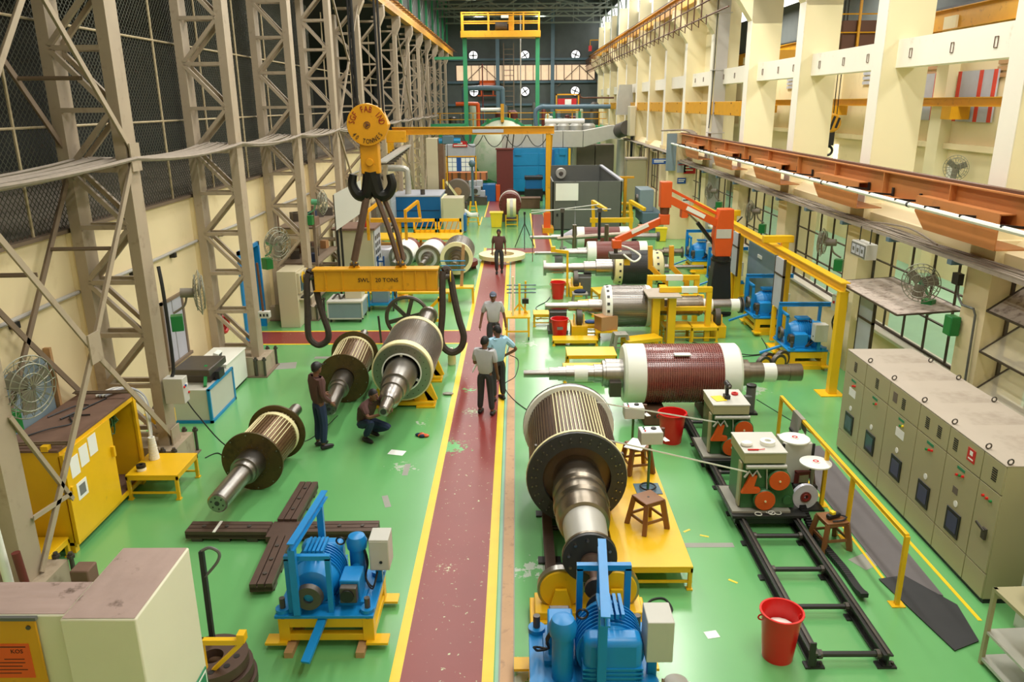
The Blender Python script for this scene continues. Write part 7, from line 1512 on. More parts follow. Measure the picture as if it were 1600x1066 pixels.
p3 = person('man in light grey shirt and charcoal trousers seen from behind holding white papers', (-0.66, 15.05, 0), PI - 0.25, 'greyshirt', 'trousers', False, 'hair', None, -0.3, elR=(0.24, -0.05, 1.10), wrR=(0.27, -0.30, 1.02), anL=(-0.15, 0.05, 0.09), anR=(0.13, 0.0, 0.09))
t = T('paper_sheaf', 'white papers held by the man in the light grey shirt', 'papers', (-0.86, 15.38, 0.98)); MB().cb((0, 0, 0), (0.02, 0.22, 0.30), Matrix.Rotation(0.5, 3, 'Y')).build('sheets', 'paper', t)
person('man in pale blue shirt with a hand on his hip beside the man with papers', (-0.42, 15.85, 0), PI + 0.5, 'blueshirt', 'trousers', False, 'hair', None, 0.4, elL=(-0.40, 0.12, 1.14), wrL=(-0.20, -0.02, 1.0))
person('man in cap and light grey shirt walking towards the camera on the red aisle', (-0.60, 18.95, 0), 0.05, 'greyshirt', 'trousers', False, 'hair', 'cap', 0.0, elL=(-0.28, 0.03, 1.10), wrL=(-0.33, -0.06, 0.86), elR=(0.27, 0.04, 1.10), wrR=(0.31, 0.0, 0.85), knL=(-0.10, -0.10, 0.50), anL=(-0.10, -0.02, 0.09), knR=(0.10, 0.0, 0.50), anR=(0.11, 0.16, 0.11))
person('man in brown shirt walking towards the camera at the far end of the red aisle', (-0.67, 29.1, 0), 0.0, 'brownshirt', 'trousers', False, 'hair', None, 0.0, knL=(-0.10, -0.12, 0.51), anL=(-0.09, -0.05, 0.09), anR=(0.10, 0.14, 0.10))
# ================================================================ CABLES ON THE FLOOR
def floor_cable(label, pts, r=0.010, mt='cableblack'):
    t = T('floor_cable', label, 'cable', (pts[0][0], pts[0][1], 0)); o = Vector((pts[0][0], pts[0][1], 0))
    MB().path([Vector(p) - o for p in bez([(p[0], p[1], r if len(p) < 3 else p[2]) for p in pts], 8)], r, 5).build('cable', mt, t)
floor_cable('thin black cable from the small brown-disc rotor to the standing worker', [(-4.3, 13.2, 0.3), (-4.1, 13.6, 0.05), (-3.9, 14.2), (-3.75, 15.0)], 0.008)
floor_cable('thin black cable across the floor to the small brown-disc rotor', [(-4.8, 13.1), (-5.3, 13.0), (-5.6, 13.2), (-5.75, 13.0)], 0.010)
floor_cable('thin black cable winding along the aisle edge to the huge dark rotor', [(-0.12, 20.3), (-0.25, 19.2), (0.02, 18.6), (-0.05, 17.4), (-0.3, 16.8), (-0.1, 15.9), (0.3, 15.1), (0.7, 14.6), (0.85, 13.6, 0.3)], 0.010)
floor_cable('black cable loops on the green floor in front of the right drive units', [(4.6, 20.2), (5.4, 19.3), (6.0, 18.9), (6.5, 19.3), (6.7, 20.4)], 0.012)
floor_cable('black cable lying straight in front of the yellow benches', [(3.3, 19.0), (4.5, 18.7), (5.6, 18.75), (6.6, 19.0)], 0.010)
floor_cable('black cable loop under the yellow platform beside the roller stand', [(1.55, 8.6), (1.75, 8.35), (1.95, 8.45), (1.9, 8.7), (1.7, 8.65), (1.6, 8.35), (1.58, 7.9)], 0.014)
floor_cable('wavy grey cable beside the red bucket at the dark steel rotor', [(0.6, 22.4), (0.8, 23.0), (0.6, 23.8), (0.95, 24.6), (1.1, 25.2)], 0.012)
floor_cable('thin dark groove cable from the far railing to the khaki cabinets', [(5.2, 15.8), (5.5, 14.8), (5.85, 13.6)], 0.008)
# ================================================================ MIDDLE GROUND
t = T('spindle_cart', 'yellow wheeled cart with a tall white spindle and blue rods beside the aisle', 'cart', (0.02, 20.6, 0))
MB().box(-0.34, 0.34, -0.28, 0.42, 0.62, 0.66).build('deck', 'yellow', t)
for x in (-0.30, 0.30):
    for y in (-0.26, 0.36): MB().box(x - 0.025, x + 0.025, y - 0.025, y + 0.025, 0.1, 0.64).build('leg', 'yellow', t); MB().tube((x - 0.015, y, 0.05), (x + 0.015, y, 0.05), 0.05, 10).build('castor', 'black', t)
MB().bar((-0.3, -0.26, 0.25), (0.3, -0.26, 0.25), 0.04, 0.04).build('stretcher', 'yellow', t); MB().box(-0.16, -0.10, -0.16, -0.1, 0.66, 1.75).build('white_spindle', 'ivory', t); MB().bar((0.05, 0.1, 0.66), (0.05, 0.1, 1.5), 0.06, 0.06).build('mast', 'yellow', t); MB().bar((0.2, 0.2, 0.66), (0.22, 0.2, 1.55), 0.05, 0.05).build('mast', 'yellow', t)
for s in (-1, 1): MB().bar((0.05 + s * 0.22, 0.1, 0.66), (0.05, 0.1, 0.95), 0.04, 0.04).build('brace', 'yellow', t)
for z in (1.25, 1.35, 1.46): MB().tube((-0.3, 0.1, z), (0.5, 0.12, z), 0.018, 6).build('blue_rod', 'teal', t)
MB().box(0.12, 0.3, 0.05, 0.2, 0.95, 1.08).build('meter', 'black', t)
t = T('yellow_hook_post', 'thin yellow post with a bent arm over the flanged shaft of the dark steel rotor', 'post', (1.68, 25.35, 0)); MB().box(-0.035, 0.035, -0.035, 0.035, 0, 1.55).build('post', 'yellow', t); MB().bar((0.0, 0, 1.5), (-0.5, 0.1, 1.55), 0.08, 0.10).build('bent_arm', 'yellow', t); MB().box(-0.55, -0.40, 0, 0.15, 1.5, 1.68).build('arm_end', 'yellow', t)
t = T('grey_step', 'small grey plastic step holding a dark cloth by the red bucket', 'step', (2.05, 24.6, 0)); MB().box(-0.25, 0.25, -0.2, 0.2, 0.26, 0.31).build('top', 'greystool', t, 0.01)
for x in (-0.2, 0.2):
    for y in (-0.15, 0.15): MB().bar((x, y, 0.27), (x * 1.2, y * 1.2, 0), 0.04, 0.04).build('leg', 'greystool', t)
small('dark_cloth', 'dark blue cloth heaped on the small grey plastic step', 'cloth', MB().sphere((0, 0, 0.05), 0.16, 10, 6, (1.3, 0.9, 0.5)), 'navy', (2.05, 24.6, 0.30))
small('blue_cloth', 'blue cloth on the yellow step beside the cardboard box', 'cloth', MB().sphere((0, 0, 0.04), 0.15, 10, 6, (1.2, 0.8, 0.4)), 'bluesign', (2.05, 20.8, 0.35))
t = T('cardboard_box', 'open brown cardboard box leaning against the end winding of the bare steel rotor', 'box', (2.42, 20.35, 0.42), 0.4); MB().box(-0.25, 0.25, -0.2, 0.2, -0.1, 0.28).build('box_body', 'card', t); MB().bar((-0.25, 0, 0.28), (-0.4, 0, 0.34), 0.4, 0.008, (0, 0, 1)).build('flap', 'card', t)
t = T('box_stand', 'low yellow stand under the cardboard box', 'stand', (2.42, 20.35, 0)); MB().box(-0.3, 0.3, -0.25, 0.25, 0.26, 0.31).build('top', 'yellow', t)
for x in (-0.25, 0.25): MB().box(x - 0.03, x + 0.03, -0.2, 0.2, 0, 0.26).build('leg', 'yellow', t)
t = T('pipe_fixture', 'grey pipe fixture with two black uprights and thin rods before the dark booth', 'fixture', (2.4, 31.4, 0))
for x in (-0.55, 0.95): MB().tube((x, 0, 0.9), (x, 0, 2.05), 0.06, 8).build('black_upright', 'black', t); MB().cb((x, 0, 2.08), (0.18, 0.15, 0.16)).build('rod_clamp', 'castiron', t); MB().tube((x, 0, 0), (x, 0, 0.95), 0.05, 8).build('lower_post', 'greystool', t)
MB().tube((-0.75, 0, 0.95), (2.1, 0.1, 1.1), 0.09, 10).build('main_pipe', 'brass', t); MB().tube((-1.8, 0.1, 2.08), (1.4, 0, 2.12), 0.02, 6).build('thin_rod', 'duct', t); MB().tube((-1.8, -0.1, 2.0), (0.9, 0.05, 2.3), 0.02, 6).build('thin_rod', 'duct', t)
for x in (-0.05, 1.25): MB().tube((x, 0, 0.5), (x, 0, 1.5), 0.09, 10).build('stub_pipe', 'brass', t)
MB().bar((-1.75, 0, 0), (-1.75, 0, 2.05), 0.03, 0.03).build('rod_stand', 'maroon', t)
t = T('yellow_lifting_frame', 'yellow U-shaped lifting frame in front of the dark booth', 'frame', (4.3, 35.4, 0)); MB().box(-0.95, 1.0, -0.1, 0.1, 1.0, 1.2).build('base_beam', 'yellow', t)
for x in (-0.8, 0.9): MB().box(x - 0.08, x + 0.08, -0.08, 0.08, 0, 1.0).build('leg', 'yellow', t); MB().bar((x, 0, 1.2), (x - 0.05, 0, 2.0), 0.14, 0.14).build('upright', 'yellow', t); MB().bar((x - 0.05, 0, 1.95), (x + 0.45, -1.0, 1.7), 0.14, 0.14).build('arm', 'yellow', t)
t = T('camera_tripod', 'thin black tripod standing on the green floor right of the aisle', 'tripod', (0.36, 34.6, 0))
for i in range(3): a = 2 * PI * i / 3 + 0.5; MB().tube((0, 0, 1.1), (0.5 * math.cos(a), 0.5 * math.sin(a), 0), 0.02, 6).build('leg', 'black', t)
MB().tube((0, 0, 1.0), (0, 0, 1.5), 0.025, 6).build('centre_column', 'black', t); MB().cb((0, 0, 1.55), (0.1, 0.1, 0.12)).build('head', 'black', t)
t = T('white_ring', 'white flat ring lying on the aisle behind the far walking man', 'ring', (-0.6, 31.6, 0)); MB().ring((0, 0, 0.22), 'z', 0.95, 0.5, 0.16, 40).build('ring_body', 'ivory', t)
for i in range(3): a = 2 * PI * i / 3; MB().cb((0.7 * math.cos(a), 0.7 * math.sin(a), 0.07), (0.2, 0.2, 0.14)).build('support_block', 'orangewood', t)
t = T('maroon_ring_frame', 'maroon ring frame lying on the floor left of the far walking man', 'frame', (-2.25, 30.1, 0)); MB().ring((0, 0, 0.25), 'z', 0.72, 0.42, 0.18, 28).build('ring_body', 'maroon', t); MB().ring((0.0, 0.6, 0.12), 'z', 0.5, 0.3, 0.2, 24).build('lower_ring', 'maroon', t)
for i in range(6): a = 2 * PI * i / 6; MB().cb((0.57 * math.cos(a), 0.57 * math.sin(a), 0.08), (0.16, 0.16, 0.16)).build('foot', 'maroon', t)
t = T('yellow_tall_stand', 'yellow upright stand with blue bars before the bare cream-faced rotor', 'stand', (-1.75, 24.6, 0)); MB().box(-0.35, 0.35, -0.2, 0.2, 0.5, 0.55).build('deck', 'yellow', t); MB().bar((-0.05, 0, 0.5), (0.05, 0, 1.9), 0.10, 0.06).build('upright', 'wood', t)
for x in (-0.32, 0.32): MB().box(x - 0.03, x + 0.03, -0.18, 0.18, 0, 0.5).build('leg', 'yellow', t)
for z in (1.1, 1.25, 1.4): MB().tube((-0.7, -0.1, z), (0.1, -0.1, z), 0.02, 6).build('blue_bar', 'cyan', t)
t = T('yellow_wheeled_support', 'yellow wheeled support frame behind the right end of the lifting beam', 'support', (-2.55, 21.9, 0)); MB().bar((-0.35, 0, 0.15), (0.3, 0, 0.8), 0.08, 0.08).build('frame_bar', 'yellow', t); MB().bar((0.3, 0, 0.1), (0.3, 0, 0.85), 0.08, 0.08).build('frame_bar', 'yellow', t); MB().bar((-0.3, 0, 0.15), (0.3, 0, 0.15), 0.08, 0.08).build('frame_bar', 'yellow', t); MB().lathe([(-0.05, 0.15), (0.05, 0.15)], 20, 'y', (-0.02, -0.08, 0.15)).build('wheel', 'yellow', t)
t = T('yellow_long_bench', 'long low yellow bench frame behind the lifting beam', 'bench', (-3.6, 24.9, 0)); MB().box(-1.4, 1.5, -0.25, 0.25, 0.28, 0.34).build('top_beam', 'yellow', t)
for x in (-1.3, 0.1, 1.4): MB().box(x - 0.05, x + 0.05, -0.2, 0.2, 0, 0.28).build('leg', 'yellow', t)
t = T('yellow_jib_post', 'yellow swing jib post with bent arms behind the lifting beam', 'crane', (-3.9, 25.6, 0)); MB().tube((0, 0, 0), (0, 0, 2.5), 0.10, 12).build('post', 'amber', t); MB().box(-0.3, 0.3, -0.3, 0.3, 0, 0.03).build('base_plate', 'amber', t); MB().box(-0.9, 0.75, -0.12, 0.12, 2.5, 2.62).build('cross_arm', 'amber', t)
for x in (-1.0, 0.25): MB().bar((x, 0, 1.9), (x, 0, 2.9), 0.09, 0.09).build('upright', 'amber', t); MB().bar((x, 0, 2.85), (x + 0.35, 0.6, 3.1), 0.09, 0.09).build('arm', 'amber', t); MB().bar((x + 0.35, 0.6, 3.1), (x + 0.42, 0.6, 2.4), 0.09, 0.09).build('hanger', 'amber', t)
# ================================================================ LEFT BACKGROUND
t = T('yellow_work_table', 'long yellow work table with shelves and guard panels in the left background', 'table', (-4.3, 32.3, 0))
for z in (0.1, 0.5, 0.9): MB().box(-1.6, 2.0, -0.8, 0.8, z, z + 0.06).build('shelf', 'yellow', t)
for x in (-1.55, 0.2, 1.95):
    for y in (-0.75, 0.75): MB().box(x - 0.05, x + 0.05, y - 0.05, y + 0.05, 0, 0.95).build('leg', 'yellow', t)
for i in range(2):
    x0 = -0.1 + 1.05 * i; MB().box(x0, x0 + 1.0, 0.76, 0.80, 0.95, 1.08).box(x0, x0 + 1.0, 0.76, 0.80, 1.42, 1.55).box(x0, x0 + 0.08, 0.76, 0.80, 0.95, 1.55).box(x0 + 0.92, x0 + 1.0, 0.76, 0.80, 0.95, 1.55).build('guard_frame', 'yellow', t)
    for j in range(4): MB().bar((x0 + 0.05 + 0.22 * j, 0.74, 1.0), (x0 + 0.22 + 0.22 * j, 0.74, 1.45), 0.05, 0.04).build('panel_rib', 'amber', t)
MB().box(-1.5, 0, -0.5, 0.6, 0.16, 0.45).build('stored_parts', 'castiron', t)
t = T('blue_oven', 'blue box oven with pale top and bent exhaust pipe in the left background', 'oven', (-5.2, 40.6, 0)); MB().box(-1.25, 1.25, 0, 3.0, 0.05, 1.62).build('oven_body', 'deepblue', t, 0.02); MB().box(-1.28, 1.28, -0.02, 3.02, 1.62, 1.68).build('top_plate', 'panelgrey', t); MB().box(-1.2, 1.2, -0.02, 0, 0.9, 0.93).build('door_seam', 'navy', t)
MB().path(bez([(-0.5, 0.8, 1.68), (-0.5, 0.8, 2.6), (-0.7, 0.8, 3.0), (-2.2, 0.8, 3.0)], 6), 0.16, 10).build('exhaust_pipe', 'duct', t); MB().tube((0.3, 0.5, 1.68), (0.3, 0.5, 1.95), 0.12, 10).build('vent_cap', 'castiron', t); MB().box(1.25, 1.4, 0.3, 2.5, 0.3, 1.5).build('side_panel', 'ivory', t)
t = T('beige_locker', 'beige steel locker standing right of the blue oven', 'locker', (-3.15, 38.8, 0)); MB().box(-0.5, 0.5, 0, 1.2, 0, 1.75).build('locker_body', 'beige', t, 0.01); MB().box(-0.52, -0.5, 0.1, 1.1, 0.1, 1.65).build('door', 'beige', t); MB().box(0.5, 0.62, 0.1, 1.0, 0.1, 0.9).build('blue_drawer_unit', 'deepblue', t)
t = T('big_coil_reel', 'big dark brown coil reel on its side behind the beige locker', 'reel', (-3.3, 44.4, 0)); MB().box(-0.5, 0.5, -0.4, 0.5, 0, 0.85).build('stand', 'castiron', t); MB().lathe([(-0.35, 0.66), (-0.3, 0.7), (0.0, 0.7), (0.02, 0.55), (0.3, 0.55), (0.32, 0.68), (0.5, 0.66)], 36, 'y', (0, 0, 1.5)).build('reel_body', 'brownbox', t); MB().lathe([(-0.42, 0.22), (-0.35, 0.24)], 18, 'y', (0, 0, 1.5)).build('hub', 'wood', t); MB().bar((-0.6, -0.6, 2.1), (0.2, -0.6, 1.0), 0.12, 0.05, (0, 1, 0)).build('strap', 'ivory', t); MB().bar((-0.75, -0.5, 0), (-0.75, -0.5, 2.2), 0.1, 0.1).build('yellow_post', 'yellow', t)
t = T('yellow_ladder', 'yellow A-frame step ladder draped with white film in the left background', 'ladder', (-2.3, 41.6, 0))
for x in (-0.3, 0.3): MB().bar((x, -0.25, 0), (x * 0.4, 0.05, 1.25), 0.07, 0.06).build('stile', 'yellow', t)
for i in range(5): MB().bar((-0.28 + 0.035 * i, -0.22 + 0.06 * i, 0.2 + 0.2 * i), (0.28 - 0.035 * i, -0.22 + 0.06 * i, 0.2 + 0.2 * i), 0.08, 0.03).build('tread', 'yellow', t)
t = T('white_film_heap', 'heap of white and red film beside the yellow ladder', 'film', (-2.7, 40.4, 0))
MB().path(bez([(-0.5, 0, 0.75), (-0.1, -0.1, 0.95), (0.3, 0, 0.7), (0.7, -0.1, 0.72)], 5), 0.12, 8).build('film_roll', 'white', t); MB().path(bez([(-0.4, 0.1, 0.6), (0.2, 0.05, 0.62), (0.75, 0, 0.66)], 5), 0.07, 8).build('red_roll', 'redlac', t); MB().box(-0.5, 0.0, -0.2, 0.2, 0, 0.6).build('stand', 'deepblue', t)
t = T('yellow_bin', 'yellow square bin on the green floor left of the maroon rotor', 'bin', (-1.05, 40.9, 0)); MB().prism([(-0.26, 0), (0.26, 0), (0.32, 0.75), (-0.32, 0.75)], 'xz', -0.28, 0.28).build('bin_body', 'handset', t, 0.02); MB().box(-0.36, 0.36, -0.32, 0.32, 0.73, 0.78).build('rim', 'handset', t)
t = T('yellow_stand', 'small yellow ladder stand under the cream edge-on ring', 'stand', (-0.26, 41.0, 0))
for x in (-0.3, 0.3): MB().bar((x, 0, 0), (x, 0, 0.6), 0.06, 0.06).build('leg', 'yellow', t)
for z in (0.1, 0.35, 0.58): MB().bar((-0.3, 0, z), (0.3, 0, z), 0.05, 0.05).build('rung', 'yellow', t)
t = T('engine_test_rig', 'grey engine-like test rig on the green floor in the left background', 'machine', (-3.1, 50.5, 0)); MB().box(-0.6, 1.2, -0.5, 0.5, 0.0, 0.5).build('base', 'castiron', t)
for (x, z, s) in ((0.1, 0.8, 0.5), (0.55, 0.9, 0.55), (0.9, 0.7, 0.4), (0.3, 1.3, 0.45), (0.75, 1.35, 0.4)): MB().cb((x, -0.1, z), (s, s, s)).build('engine_block', 'panelgrey', t, 0.03)
for x in (0.0, 0.5): MB().lathe([(-0.6, 0.14), (-0.5, 0.16)], 14, 'y', (x, 0, 0.9)).build('pulley', 'castiron', t)
t = T('pale_stand_lamp', 'dark post lamp standing before the white notice screen', 'lamp', (-2.75, 49.5, 0)); MB().tube((0, 0, 0), (0, 0, 2.5), 0.08, 8).build('post', 'teal', t); MB().sphere((0, 0, 2.65), 0.22, 12, 8).build('lamp_head', 'teal', t)
t = T('blue_skip', 'blue steel skip with an orange end in the left background', 'skip', (-1.68, 52.6, 0)); MB().box(-0.55, 0.3, -0.6, 0.6, 0, 1.1).build('skip_body', 'deepblue', t, 0.02); MB().box(0.32, 0.6, -0.4, 0.6, 0, 1.05).build('orange_crate', 'orange', t, 0.02)
for i in range(3): t = T('timber_crate', 'orange timber crate in a row before the white office, ' + ['left', 'middle', 'right'][i] + ' one', 'crate', (-4.3 + 0.95 * i, 53.5, 1.3), 0, 'orange crates by the white office'); MB().box(-0.45, 0.45, -0.5, 0.5, 0, 0.5).build('crate_body', 'orangewood', t); [MB().box(-0.46 + 0.41 * j, -0.36 + 0.41 * j, -0.53, -0.5, 0, 0.5).build('batten', 'darkwood', t) for j in range(3)]
t = T('crate_base', 'low brown staging under the orange crates', 'staging', (-3.4, 53.5, 0)); MB().box(-1.4, 1.1, -0.6, 0.6, 0, 1.3).build('staging_body', 'brownbox', t, 0.02)
t = T('white_office', 'white site office box with a red sign board in the left background', 'office', (-4.1, 57.5, 0)); MB().box(-1.0, 1.1, 0, 1.3, 0, 3.4).build('office_body', 'panelgrey', t, 0.02); MB().box(-0.2, 0.9, -0.03, 0, 2.2, 2.6).build('office_window', 'teal', t)
sg = MB().box(-0.45, 0.6, -0.1, 0, 3.25, 3.65).build('red_sign', 'redsign', t); MB().box(-0.38, 0.52, -0.115, -0.1, 3.32, 3.40).build('white_text_bar', 'white', sg); MB().box(-0.1, 0.25, -0.115, -0.1, 3.46, 3.56).build('white_text_bar', 'white', sg)
t = T('notice_screen', 'yellow framed notice screen full of white sheets in the left background', 'screen', (-3.55, 52.2, 0)); MB().box(-0.95, 0.85, -0.03, 0.03, 1.95, 2.85).build('back_panel', 'bluesign', t)
for i in range(6):
    for j in range(3):
        if i == 2: continue
        MB().box(-0.92 + 0.29 * i, -0.92 + 0.29 * i + 0.26, -0.045, -0.03, 1.98 + 0.29 * j, 1.98 + 0.29 * j + 0.26).build('white_sheet', 'paper', t)
for x in (-1.0, 0.9): MB().box(x - 0.05, x + 0.05, -0.05, 0.05, 0, 2.95).build('post', 'amber', t)
MB().box(-1.0, 0.9, -0.05, 0.05, 2.87, 2.95).build('top_bar', 'amber', t); MB().box(-1.45, -1.1, -0.1, 0.1, 0, 2.9).build('yellow_ladder_end', 'yellow', t)
t = T('big_autoclave', 'huge round pale green autoclave tank with a domed end in the back', 'tank', (-1.0, 60.0, 0)); MB().lathe([(-1.0, 0.001), (-0.9, 0.8), (-0.6, 1.6), (0, 2.15), (0.1, 2.3), (0.5, 2.3), (0.5, 2.15), (6, 2.15)], 44, 'y', (0, 0, 2.75)).build('tank_shell', 'tank', t); MB().ring((0, 0.3, 2.75), 'y', 2.5, 2.25, 0.3, 44).build('flange_ring', 'green', t)
for x in (-1.2, 1.2): MB().box(x - 0.3, x + 0.3, 0.5, 5, 0, 1.2).build('saddle', 'green', t)
lg = MB().box(-0.12, 0.12, -0.2, 0.2, 2.3, 2.62).mesh('clamp_lug', 'switchgreen')
for i in range(14): inst(lg, 'clamp_lug', t, (0, 0.25, 2.75), (0, 2 * PI * i / 14, 0))
MB().box(-0.12, 0.12, -0.4, 0.4, 4.9, 6.2).build('davit_post', 'amber', t); MB().tube((-1.6, 0, 5.8), (0.0, 0, 5.8), 0.12, 8).build('davit_arm', 'white', t)
t = T('maroon_rack', 'tall maroon slab rack standing left of the sky-blue booth', 'rack', (-0.75, 52.5, 0)); MB().box(-0.55, 0.55, 0, 0.6, 0, 3.3).build('rack_body', 'maroon', t, 0.02); MB().box(-0.6, 0.6, -0.05, 0.65, 3.3, 3.4).build('top_cap', 'maroon', t); MB().path([(0.1, 0.3, 3.4), (0.3, 0.3, 4.6), (0.65, 0.3, 4.6), (0.5, 0.3, 3.4)], 0.04, 5).build('lifting_bail', 'castiron', t)
t = T('blue_booth', 'big sky-blue panelled oven booth under the white duct', 'booth', (1.5, 55.6, 0)); MB().box(-1.75, 2.1, 0, 3.0, 0.25, 3.22).build('booth_body', 'cyan', t, 0.02)
for x in (-1.72, 0.1): 
    for z in (0.3, 1.15, 2.05): MB().box(x, x + 1.75, -0.04, 0, z, z + 0.84).build('panel', 'cyan', t, 0.01)
for x in (-1.6, 1.5): MB().box(x, x + 0.45, -0.12, 0, 2.75, 3.2).build('vent_box', 'cyan', t)
MB().box(-0.1, 0.35, -0.04, -0.04 + 0.01, 1.2, 1.4).build('amber_plate', 'poster', t); MB().box(0.7, 1.15, -0.4, 0.0, 1.0, 3.15).build('dark_duct', 'deepblue', t); MB().box(-1.75, 2.1, 0.1, 3, 0, 0.25).build('plinth', 'black', t); MB().box(2.15, 2.3, 0, 0.2, 1.5, 3.2).build('yellow_guard', 'yellow', t)
t = T('blue_machine', 'small blue and black pump unit in front of the sky-blue booth', 'machine', (1.15, 52.5, 0)); MB().box(-0.6, 0.6, -0.5, 0.5, 0, 0.8).build('base', 'black', t, 0.02); MB().box(-0.55, 0.55, -0.45, 0.45, 0.8, 1.4).build('blue_case', 'deepblue', t, 0.02); MB().box(-0.6, 0.6, -0.5, 0.5, 1.4, 1.6).build('black_lid', 'black', t, 0.02)
t = T('timber_pallet', 'low brown timber box between maroon rotor and blue pump unit', 'box', (0.75, 48.5, 0)); MB().box(-0.8, 0.7, -0.4, 0.4, 0, 0.6).build('box_body', 'darkwood', t, 0.02); MB().box(-0.85, 0.75, -0.43, 0.43, 0.6, 0.66).build('lid', 'darkwood', t)
# ---- gantry
t = T('yellow_gantry', 'yellow gantry beam with blue hoist crossing the aisle in the back', 'gantry', (0, 38.95, 0.25)); MB().ibeam((-6.0, 0, 4.72), (1.85, 0, 4.72), 0.3, 0.36, 0.03).build('gantry_beam', 'amber', t); MB().box(1.45, 1.68, -0.12, 0.12, -0.2, 4.55).build('leg', 'amber', t, 0.01); MB().bar((1.72, 0.1, 4.5), (1.55, 0.9, 0.0), 0.12, 0.10).build('rear_leg', 'amber', t); MB().box(1.3, 1.85, -0.35, 0.9, -0.25, 0.0).build('end_carriage', 'amber', t); MB().box(1.36, 1.7, -0.2, 0.0, 0.0, 0.75).build('travel_motor', 'poster', t)
MB().box(-2.1, -0.6, -0.16, -0.15, 4.62, 4.78).build('name_plate', 'panelgrey', t); h_ = MB().cb((-3.3, 0, 4.3), (0.55, 0.4, 0.4)).build('hoist', 'teal', t, 0.03); MB().tube((-3.75, 0, 4.25), (-2.7, 0, 4.25), 0.14, 10).build('hoist_motor', 'cyan', h_); MB().tube((-3.35, 0, 1.9), (-3.35, 0, 4.2), 0.015, 5).build('hoist_chain', 'cableblack', h_)
for i in range(4): MB().path(sag((-2.6 + 1.05 * i, -0.1, 4.5), (-1.6 + 1.05 * i, -0.1, 4.5), 0.55, 8), 0.02, 5).build('festoon_cable', 'cableblack', t)
MB().box(-6.5, -5.3, -0.4, 0.5, 4.2, 4.75).build('left_carriage', 'amber', t, 0.02); MB().box(-6.2, -5.9, -0.5, -0.3, 3.6, 4.2).build('left_motor', 'amber', t)
# ---- dark grey booth
t = T('grey_booth', 'dark grey open-topped test booth with a white board on its front', 'booth', (1.82, 39.6, 0))
for i, (a, b_) in enumerate(((0, 1.15), (1.18, 2.3), (2.33, 3.5))): MB().box(a, b_, 0, 0.06, 0.05, 2.45).build('front_panel', 'booth', t, 0.008)
MB().box(0, 0.06, 0, 10, 0, 2.43).build('side_wall', 'booth', t); MB().box(3.44, 3.5, 0, 10, 0, 2.43).build('side_wall', 'booth', t); MB().box(0, 3.5, 9.9, 10, 0, 2.5).build('rear_wall', 'booth', t); MB().box(0.05, 3.45, 0.05, 9.9, 0.0, 0.02).build('booth_floor', 'booth', t); MB().box(3.38, 3.56, 0, 10, 2.43, 2.52).build('top_rail', 'panelgrey', t); MB().box(-0.02, 3.52, -0.02, 0.06, 0, 0.05).build('plinth', 'black', t)
MB().box(0.16, 1.3, -0.03, 0, 1.5, 2.35).build('white_board', 'paper', t); MB().box(0.2, 0.3, -0.03, 0, 0.7, 0.85).build('door_lock', 'black', t); fl_ = MB().lathe([(-0.5, 0.3), (-0.3, 0.34)], 18, 'y', (0.95, 9.8, 2.05)).build('pump_flange', 'duct', t); MB().lathe([(-0.6, 0.1), (-0.5, 0.14)], 14, 'y', (0.95, 9.8, 2.05)).build('pump_hub', 'castiron', fl_)
t = T('pale_locker', 'tall pale grey-green electrical locker right of the dark booth', 'locker', (7.2, 47.6, 0)); MB().box(-0.55, 0.6, 0, 0.9, 0.15, 2.95).build('locker_body', 'khaki', t, 0.01); MB().box(-0.52, 0.57, -0.03, 0, 0.25, 2.8).build('door', 'khaki', t, 0.005); MB().box(-0.6, 0.65, -0.05, 0.95, 2.95, 3.05).build('top_cap', 'dustytop', t); MB().box(-0.5, 0.55, 0, 0.9, 0, 0.15).build('plinth', 'black', t)
t = T('yellow_post_frame', 'yellow steel frame at the right corner of the dark booth', 'frame', (5.75, 41.6, 0)); MB().box(-0.08, 0.08, -0.08, 0.08, 0, 2.4).build('post', 'amber', t); MB().box(-0.35, 0.45, -0.1, 0.1, 2.4, 2.5).build('head_beam', 'amber', t)
t = T('grey_tool_cabinet', 'blue-grey tool machine beside the stub wall', 'machine', (6.85, 39.2, 0)); MB().box(-0.5, 0.5, 0, 2.5, 0.35, 0.9).build('machine_bed', 'teal', t, 0.02); MB().box(-0.6, 0.1, 0.5, 2.3, 0.9, 2.0).build('machine_head', 'bluegrey', t, 0.03); MB().box(-0.3, 0.3, 0.2, 0.6, 0, 0.35).box(-0.3, 0.3, 1.9, 2.3, 0, 0.35).build('machine_foot', 'teal', t); MB().lathe([(-0.7, 0.2), (-0.6, 0.22)], 14, 'x', (0, 1.2, 1.5)).build('chuck', 'castiron', t)
t = T('small_carton', 'brown carton on the floor by the stub wall', 'carton', (6.3, 38.6, 0)); MB().box(-0.25, 0.25, -0.2, 0.2, 0, 0.4).build('box_body', 'card', t, 0.01); MB().box(-0.01, 0.01, -0.21, 0.21, 0, 0.405).build('tape_strip', 'ivory', t)
t = T('yellow_bin', 'yellow bin standing against the stub wall', 'bin', (6.75, 36.2, 0)); MB().prism([(-0.2, 0), (0.2, 0), (0.25, 0.6), (-0.25, 0.6)], 'xz', -0.2, 0.2).build('bin_body', 'handset', t, 0.02); MB().box(-0.27, 0.27, -0.22, 0.22, 0.58, 0.62).build('rim', 'handset', t)
def wsign(label, loc, w, h, mt, bars=2, bm='white', nm='wall_sign'):
    t = T(nm, label, 'sign', loc); MB().box(-w / 2, w / 2, -0.02, 0, 0, h).build('sign_plate', mt, t)
    for j in range(bars): MB().box(-w * 0.38, w * (0.38 - 0.12 * j), -0.026, -0.02, h * (0.62 - 0.3 * j), h * (0.76 - 0.3 * j)).build('text_bar', bm, t)
